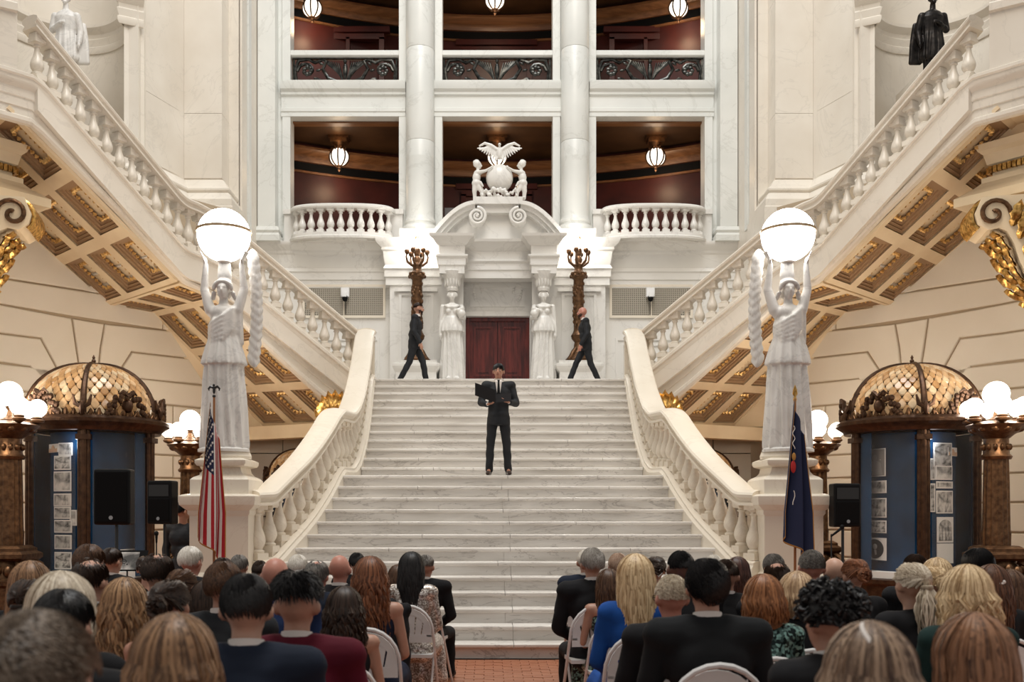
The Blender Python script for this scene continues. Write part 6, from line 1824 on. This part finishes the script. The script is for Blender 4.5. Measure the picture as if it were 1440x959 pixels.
# ---- standing men
def standing(J, name, label, loc, suit, hair, hcol, skin=0, tie=True, face=None, scale=1.0, extras=None):
    body = blob(figure(J, 'm', 'body'), .011, 2, None, 'body')
    e = obj(name, body, skin_mat(skin), None, label=label, cat='person', loc=loc, scale=scale)
    jb = figure(J, 'm', 'jacket'); pel = Vector(J['pelvis'])
    k1, k2 = (1, .74) if abs(J['yaw_b']) < .3 else (.74, 1)
    jb.lathe([(.155, .22), (.160, .10), (.172, 0), (.186, -.135), (.184, -.15)], pel + V3(0, .0, 0), 28, sx=k1, sy=k2)
    obj('jacket', blob(jb, .012, 2, wrinkle(.0018), 'jacket'), suit, e)
    obj('trousers', blob(figure(J, 'm', 'trousers'), .012, 2, wrinkle(.0022), 'trousers'), suit, e)
    obj('shoes', blob(figure(J, 'm', 'shoes'), .010, 1, None, 'shoes'), nmat(name + 'shoe' + label[:3], (.03, .014, .008), .3), e)
    for i in (0, 1):
        wr, el = Vector(J['wr'][i]), Vector(J['el'][i]); 
        obj('shirt_cuff', B().cap(el.lerp(wr, .90), el.lerp(wr, .985), .036, .034, 12), M_white, e)
    if hair:
        h = obj('hair', HAIR[hair][0], None, e); omat(h, hair_mat(*hcol))
        hd = Vector(J['head']); R = Matrix.Rotation(J['yaw_h'] - PI, 4, 'Z')
        h.matrix_local = Matrix.Translation(hd) @ R @ Matrix.Translation(-HEADC)
    return e
# officiant reading from the folder, on the middle landing
Jo = dict(pelvis=(0, .0, .93), chest=(0, -.005, 1.27), neck=(0, -.0, 1.47), head=(0, -.025, 1.615), yaw_b=0, yaw_h=-.12,
          sh=[(-.195, 0, 1.40), (.195, 0, 1.40)], el=[(-.275, -.03, 1.13), (.275, -.03, 1.12)], wr=[(-.175, -.24, 1.085), (.165, -.24, 1.115)],
          hd=[(.75, -.45, .12), (-.75, -.45, .12)], palm=[(0, -.2, 1), (0, -.2, 1)], thumb=(1, -1), curl=.55,
          hip=[(-.085, 0, .90), (.085, 0, .90)], kn=[(-.125, -.02, .50), (.125, -.02, .50)], an=[(-.145, .0, .09), (.15, .0, .09)], toe=[(-.02, -.13, 0), (.02, -.13, 0)])
M_suitb = ramp_noise(nmat('black_suit', rough=.75), (.006, .007, .010), (.012, .014, .018), 5, 3)
oy = step_y(13) + .22
offi = standing(Jo, 'person', 'person in black suit and tie reading from an open folder on the middle landing', (X(701, oy), oy, 13 * RISE), M_suitb, 'short', BLK, 1, scale=1.0)
fb = B()
zf2 = 1.185; yf = -.335
obj('shirt_front', B().add([(-.052, -.128, 1.455), (.052, -.128, 1.455), (.004, -.170, 1.13), (-.004, -.170, 1.13), (-.052, -.095, 1.475), (.052, -.095, 1.475)], [(0, 1, 2, 3), (0, 4, 5, 1)]), M_white, offi)
obj('shirt_collar', B().rings([[(r * math.cos(2 * PI * i / 24), -.012 + r * math.sin(2 * PI * i / 24), z + .015 * math.sin(2 * PI * i / 24)) for i in range(24)] for r, z in ((.072, 1.46), (.064, 1.515), (.060, 1.515))], cap=False), M_white, offi)
obj('necktie', B().add([(-.020, -.145, 1.475), (.020, -.145, 1.475), (.013, -.152, 1.44), (-.013, -.152, 1.44), (.030, -.182, 1.18), (-.030, -.182, 1.18), (0, -.186, 1.12)], [(0, 1, 2, 3), (3, 2, 4, 5), (5, 4, 6)]).box(-.022, .022, -.175, -.168, 1.29, 1.297), M_black, offi)
fo = empty('reading_folder', (offi.location.x - .02, oy, 13 * RISE), 'open black folder held in both hands by the reading officiant', 'folder')
def board(x0, z0, x1, z1, y0, y1, h, tilt):
    return [(x0, y0, z0), (x1, y1, z1), (x1, y1 + tilt, z1 + h), (x0, y0 + tilt, z0 + h)]
for (x0, z0, x1, z1, y0, y1, lb) in ((-.03, 1.10, -.34, 1.20, -.36, -.44, 'left cover'), (-.03, 1.10, .21, 1.12, -.36, -.40, 'right cover')):
    q = board(x0, z0, x1, z1, y0, y1, .20 if x1 < 0 else .14, .14 if x1 > 0 else .06)
    obj('folder_cover', B().add(q + [(a, b2 + .012, c) for a, b2, c in q], [(0, 1, 2, 3), (7, 6, 5, 4), (0, 1, 5, 4), (1, 2, 6, 5), (2, 3, 7, 6), (3, 0, 4, 7)]), nmat('folder_leather' + lb, (.004, .0025, .003), .7, spec=.2), fo, smooth=0)
# face features
def face(e, J, brow=(.01, .006, .005), beard=None, s=1.0):
    hd = Vector(J['head']); R = Matrix.Rotation(J['yaw_h'], 3, 'Z')
    def T(x, y, z): return hd + R @ V3(x, y, z)
    eb = B(); ey = B(); ir = B()
    for q in (-1, 1):
        eb.tube([T(q * .014, -.096, .034), T(q * .032, -.094, .040), T(q * .048, -.082, .034)], [.004, .005, .003], 5)
        ey.ell(T(q * .031, -.080, .014), (.0125, .009, .007), 10, 6, (J['yaw_h'], 'Z')); ir.ell(T(q * .031, -.087, .013), (.005, .004, .005), 8, 5)
    obj('eyebrow', eb, nmat(f'brow{len(MATS)}', brow, .7), e, kind='stuff'); obj('eye', ey, M_white, e, kind='stuff'); obj('iris', ir, M_black, e, kind='stuff')
    obj('lips', B().ell(T(0, -.096, -.050), (.022, .006, .006), 10, 6, (J['yaw_h'], 'Z')), nmat(f'lips{len(MATS)}', (.32, .11, .09), .5), e)
    if beard:
        bb = B(); r = random.Random(3)
        for k in range(240):
            a = r.uniform(-1.5, 1.5); z = r.uniform(-.108, -.048) if abs(a) < .9 else r.uniform(-.088, -.03)
            rr = (.076 if z > -.07 else .062, .088 if z > -.07 else .078)
            p = T(rr[0] * math.sin(a), -.0 - rr[1] * math.cos(a), z)
            if abs(a) < .3 and -.062 < z < -.040: continue
            bb.ell(p, (.006, .006, .008), 5, 4)
        obj('beard', bb, nmat(f'beard{len(MATS)}', beard, .8), e)
face(offi, Jo, beard=None)
# walkers, built facing +x (yaw +90deg from -y)
def walker_joints(front=1):
    Y = PI / 2
    return dict(pelvis=(0, 0, .93), chest=(.03, 0, 1.27), neck=(.05, 0, 1.47), head=(.085, 0, 1.615), yaw_b=Y, yaw_h=Y,
                sh=[(.02, .19, 1.40), (.02, -.19, 1.40)], el=[(-.10, .26, 1.13), (.0, -.25, 1.11)], wr=[(.06, .25, .90), (.14, -.24, .88)],
                hd=[(.25, 0, -1), (.2, 0, -1)], palm=[(0, -1, 0), (0, 1, 0)], thumb=(1, -1), curl=.7, fl=(.15, .185, .17),
                hip=[(.0, .085, .90), (.0, -.085, .90)], kn=[(.17, .09, .52), (-.10, -.09, .50)], an=[(.24, .09, .10), (-.30, -.09, .13)], toe=[(.13, 0, .0), (.12, 0, -.04)])
wy = 21.15
Jw = walker_joints()
wsc = 1.02
wl = standing(Jw, 'person', 'person with short dark hair and beard in black suit walking right, left of the door', (X(583, wy), wy, PLAT), M_suitb, 'crew', DBR, 0, scale=wsc)
face(wl, Jw, beard=(.03, .014, .008))
# the right walker is mirrored by building him facing -x
def mirx(J):
    def m(p): return (-p[0], p[1], p[2])
    K2 = {}
    for k_, v_ in J.items():
        if k_ in ('yaw_b', 'yaw_h'): K2[k_] = -v_
        elif k_ in ('curl', 'fl'): K2[k_] = v_
        elif k_ == 'thumb': K2[k_] = (-v_[0], -v_[1])
        elif isinstance(v_, list): K2[k_] = [m(q) for q in v_]
        else: K2[k_] = m(v_)
    return K2
Jr = mirx(Jw)
Jr['kn'] = [(-.20, .09, .54), (.09, -.09, .50)]; Jr['an'] = [(-.36, .09, .12), (.27, -.09, .12)]; Jr['toe'] = [(-.12, 0, .03), (-.12, 0, -.03)]
wr_ = standing(Jr, 'person', 'person with bald head and beard in black suit walking left, right of the door', (X(824, wy), wy, PLAT), M_suitb, None, None, 4, scale=.97)
face(wr_, Jr, beard=(.035, .016, .010))
for e, J in ((wl, Jw), (wr_, Jr)):
    nk = Vector(J['neck'])
    obj('shirt_collar', B().rings([[(nk.x + r * math.cos(2 * PI * i / 24) + .006, nk.y + r * math.sin(2 * PI * i / 24), z) for i in range(24)] for r, z in ((.075, 1.455), (.065, 1.505), (.061, 1.505))], cap=False), M_white, e)
# stagehand half hidden behind the speaker
Jh = dict(Jo); Jh['yaw_b'] = .6; Jh['yaw_h'] = PI * .75
Jh['sh'] = [(-.19, .05, 1.40), (.19, -.05, 1.40)]; Jh['el'] = [(-.25, .06, 1.12), (.25, -.06, 1.12)]; Jh['wr'] = [(-.22, -.02, .88), (.25, -.08, .86)]; Jh['hd'] = [(0, 0, -1), (0, 0, -1)]; Jh['palm'] = [(1, 0, 0), (-1, 0, 0)]
hm = standing(Jh, 'person', 'person in black with dark hair standing beside the left statue pier behind the loudspeaker', (X(258, 14.0), 14.0, 0), M_suitb, 'short', BLK, 1, scale=1.06)
# ================================================================== loudspeakers, stands, flags
def speaker(px0, px1, py0, py1, d, label, rot=0, horn=True, grille=False):
    w = (px1 - px0) * d / FPX; x = X((px0 + px1) / 2, d); z0, z1 = Z(py1, d), Z(py0, d); h = z1 - z0; dp = w * .75
    e = empty('loudspeaker', (x, d, z0), label, 'loudspeaker', rotz=rot)
    q = [(-w / 2, -dp / 2), (w / 2, -dp / 2), (w * .42, dp * .3), (w * .28, dp / 2), (-w * .28, dp / 2), (-w * .42, dp * .3)]
    o = obj('cabinet', B().slab(q, 0, h), M_black, e, smooth=0); bevel_mod(o, .03 * w / .4, 3)
    gr = B().box(-w * .42, w * .42, -dp / 2 - .012, -dp / 2, h * .05 if grille else h * .08, h * .95 if grille else h * .58)
    o = obj('front_grille', gr, M_blackm, e, smooth=0); bevel_mod(o, .01, 2)
    if not grille:
        obj('horn', B().rings([[(a * k_, -dp / 2 - .005 + yy, h * .77 + c * k2) for a, c in ((-1, -1), (1, -1), (1, 1), (-1, 1))] for k_, k2, yy in ((w * .40, h * .13, 0), (w * .36, h * .11, .01), (w * .1, h * .05, .07))], cap=True), nmat(f'horn{len(MATS)}', (.02, .02, .02), .3), e, smooth=0)
    bd = B().rings([[(.022 * math.cos(2 * PI * k / 16), -dp / 2 - .015 - t, h * .13 + .022 * math.sin(2 * PI * k / 16)) for k in range(16)] for t in (0, .004)])
    obj('badge', bd, nmat(f'badge{len(MATS)}', (.35, .36, .37), .3, .5), e)
    s = empty('speaker_stand', (x, d, 0), 'black tripod stand under the ' + label.replace('black ', '', 1), 'stand')
    obj('pole', B().cap((0, 0, .12), (0, 0, z0 + .02), .02, .0175, 10), M_steel, s)
    obj('collar', B().cap((0, 0, .62), (0, 0, .72), .032, .032, 10), M_black, s)
    for k in range(3):
        a = .5 + 2 * PI * k / 3
        obj('leg', B().tube([(0, 0, .66), (.48 * math.cos(a), .48 * math.sin(a), .012)], .013, 6), M_steel, s)
        obj('brace', B().tube([(0, 0, .28), (.26 * math.cos(a), .26 * math.sin(a), .30)], .008, 6), M_steel, s)
    return e
speaker(138, 190, 660, 738, 10.9, 'large black loudspeaker before the left display case', grille=True)
speaker(212, 251, 676, 737, 12.6, 'black two-way loudspeaker beside the left statue pier', rot=-.25)
speaker(1165, 1205, 680, 741, 12.4, 'black two-way loudspeaker beside the right display case', rot=.12)
def micstand(px, d, top, label, tilt=0):
    e = empty('microphone_stand', (X(px, d), d, 0), label, 'microphone stand'); z = Z(top, d)
    obj('base', B().lathe([(.13, 0), (.13, .02), (.03, .03)], (0, 0, 0), 18), M_black, e)
    obj('pole', B().cap((0, 0, .02), (0, 0, z - .1), .011, .009, 8), M_steel, e)
    obj('microphone', B().cap((0, 0, z - .12), (tilt, 0, z - .03), .012, .018, 8).ell((tilt * 1.1, 0, z - .01), (.028, .028, .032), 12, 8), M_black, e)
micstand(220, 12.2, 749, 'black microphone on a stand between the two left loudspeakers')
micstand(1169, 12.2, 740, 'black microphone on a boom stand beside the right loudspeaker', .12)
ms = empty('music_stand', (X(178, 11.6), 11.6, 0), 'music stand with a white sheet below the large left loudspeaker', 'music stand')
obj('desk', B().add([(-.2, 0, 1.02), (.2, 0, 1.02), (.22, .1, 1.26), (-.22, .1, 1.26), (-.2, .012, 1.02), (.2, .012, 1.02), (.22, .112, 1.26), (-.22, .112, 1.26)], [(0, 1, 2, 3), (7, 6, 5, 4), (0, 1, 5, 4), (1, 2, 6, 5), (2, 3, 7, 6), (3, 0, 4, 7)]), M_black, ms, smooth=0)
obj('sheet', B().add([(-.11, -.01, 1.04), (.12, -.01, 1.04), (.13, .075, 1.24), (-.10, .075, 1.24)], [(0, 1, 2, 3)]), PH[1], ms, smooth=0)
obj('pole', B().cap((0, .02, .02), (0, .02, 1.1), .012, .01, 8), M_steel, ms)
for k in range(3): obj('leg', B().tube([(0, .02, .15), (.25 * math.cos(2.1 * k), .02 + .25 * math.sin(2.1 * k), .01)], .01, 6), M_steel, ms)
dk = empty('guest_table', (X(190, 12.8), 12.8, 0), 'small white table with a card behind the music stand', 'table')
obj('tabletop', B().box(-.3, .3, -.2, .2, .70, .74), M_paper, dk, smooth=0)
for a in (-1, 1):
    for b2 in (-1, 1): obj('leg', B().box(a * .27 - .02, a * .27 + .02, b2 * .17 - .02, b2 * .17 + .02, 0, .7), M_paper, dk, smooth=0)

# ---- flags: cloth gathered on a staff, falling in deep folds
def flag(px, d, ptop, label, us=True, ztop=None, zlow=None, lean=0):
    x = X(px, d)
    e = empty('flag', (x, d, 0), label, 'flag')
    zt_ = Z(ptop, d)
    obj('staff', B().cap((0, 0, .05), (0, 0, zt_ - .1), .016, .014, 10), nmat(f'staff{len(MATS)}', (.30, .12, .04), .35), e)
    obj('base', B().lathe([(.2, 0), (.2, .03), (.08, .07), (.03, .14)], (0, 0, 0), 24), M_gold, e)
    H = 1.0; zt = Z(566 if us else 560, d); zl = Z(800, d)
    nu, nv = 84, 80
    # u 0 hoist..1 fly, v 0 top..1 bottom of the cloth
    def P(u, v):
        z = zt - v * .42 * (1 - .3 * u) - u * (zt - zl - .36)      # the fly end falls almost straight down
        f = (zt - z) / (zt - zl)
        wdt = .08 + .26 * min(1, f * 1.5)
        ph = v * 3.4 * PI + .5 + .8 * u
        xx = .01 + (v - .5) * wdt + .030 * (.4 + u) * math.sin(ph * 1.0 + 1) - (.04 * f if us else 0)
        yy = -.06 - .050 * math.cos(ph) * (.45 + .55 * u)
        return (xx + lean * f, yy, z)
    mats = [M_red, M_white, M_navy, M_fringe]
    vs = [P(i / nu, j / nv) for j in range(nv + 1) for i in range(nu + 1)]; fs = []; mi = []
    for j in range(nv):
        for i in range(nu):
            a = j * (nu + 1) + i; fs.append((a, a + 1, a + nu + 2, a + nu + 1))
            u, v = (i + .5) / nu, (j + .5) / nv
            if us: m = 2 if (u < .42 and v < 7 / 13) else (0 if int(v * 13) % 2 == 0 else 1)
            else: m = 2
            if (u > .985 or v > .982 or v < .01): m = 3
            mi.append(m)
    me = bpy.data.meshes.new('cloth'); me.from_pydata(vs, [], fs); me.polygons.foreach_set('material_index', mi)
    me.shade_smooth(); c = obj('cloth', me, mats, e)
    so = c.modifiers.new('thickness', 'SOLIDIFY'); so.thickness = .004
    if us:
        sb = B()
        for r_ in range(9):
            for k in range(6 if r_ % 2 == 0 else 5):
                u0 = .42 * ((k + .5) / 6 if r_ % 2 == 0 else (k + 1) / 6); v0 = (7 / 13) * (r_ + .6) / 9.4
                c0 = Vector(P(u0, v0)); du = (Vector(P(u0 + .01, v0)) - c0); dv = (c0 - Vector(P(u0, v0 + .01))); 
                nn = du.cross(dv).normalized(); 
                if du.length < 1e-6: continue
                dun = du.normalized(); dvn = nn.cross(dun)
                R = .021
                for sgn in (1, -1):
                    pts = [c0 + (dun * math.cos(PI / 2 + PI * q / 5) + dvn * math.sin(PI / 2 + PI * q / 5)) * (R if q % 2 == 0 else R * .42) + nn * .004 * sgn for q in range(10)]
                    sb.add(pts, [tuple(range(10))])
        obj('stars', sb.mesh('stars', 0, recalc=False), M_white, e, kind='stuff')
        eg = B().ell((0, 0, zt_ - .02), (.018, .018, .045), 8, 6).ell((0, -.01, zt_ + .035), (.014, .016, .016), 8, 6).ell((0, 0, zt_ - .09), (.02, .02, .02), 8, 6)
        for q in (-1, 1): eg.tube([(0, 0, zt_), (q * .04, 0, zt_ + .02), (q * .062, 0, zt_ - .005), (q * .055, 0, zt_ - .03)], [.014, .016, .012, .005], 6)
        obj('eagle_finial', eg, M_steel, e)
    else:
        obj('spear_finial', B().lathe([(.018, -.1), (.022, -.08), (.012, -.05), (.03, -.02), (.022, .03), (.0, .09)], (0, 0, zt_ - .02), 12, sy=.5), M_gold, e)
        em = B(); 
        obj('embroidered_scrollwork', em.tube([(-.05 + .013 * math.sin(k * .9), -.118, Z(600 + 2 * k, d)) for k in range(17)], .0045, 5).tube([(-.05 + .012 * math.sin(k), -.118, Z(690 + 4 * k, d)) for k in range(6)], .005, 5), M_white, e)
        obj('embroidered_crest', B().ell((-.055, -.115, Z(657, d)), (.03, .012, .07), 10, 8), nmat('crest_red', (.45, .02, .02), .7), e)
        obj('embroidered_gold', B().ell((-.05, -.122, Z(643, d)), (.022, .01, .045), 10, 8), M_fringe, e)
    return e
flag(301, 11.3, 546, 'hanging stars and stripes flag with eagle finial before the left pier', True)
flag(1118, 11.3, 549, 'hanging dark blue flag with gold fringe and spear finial before right pier', False)
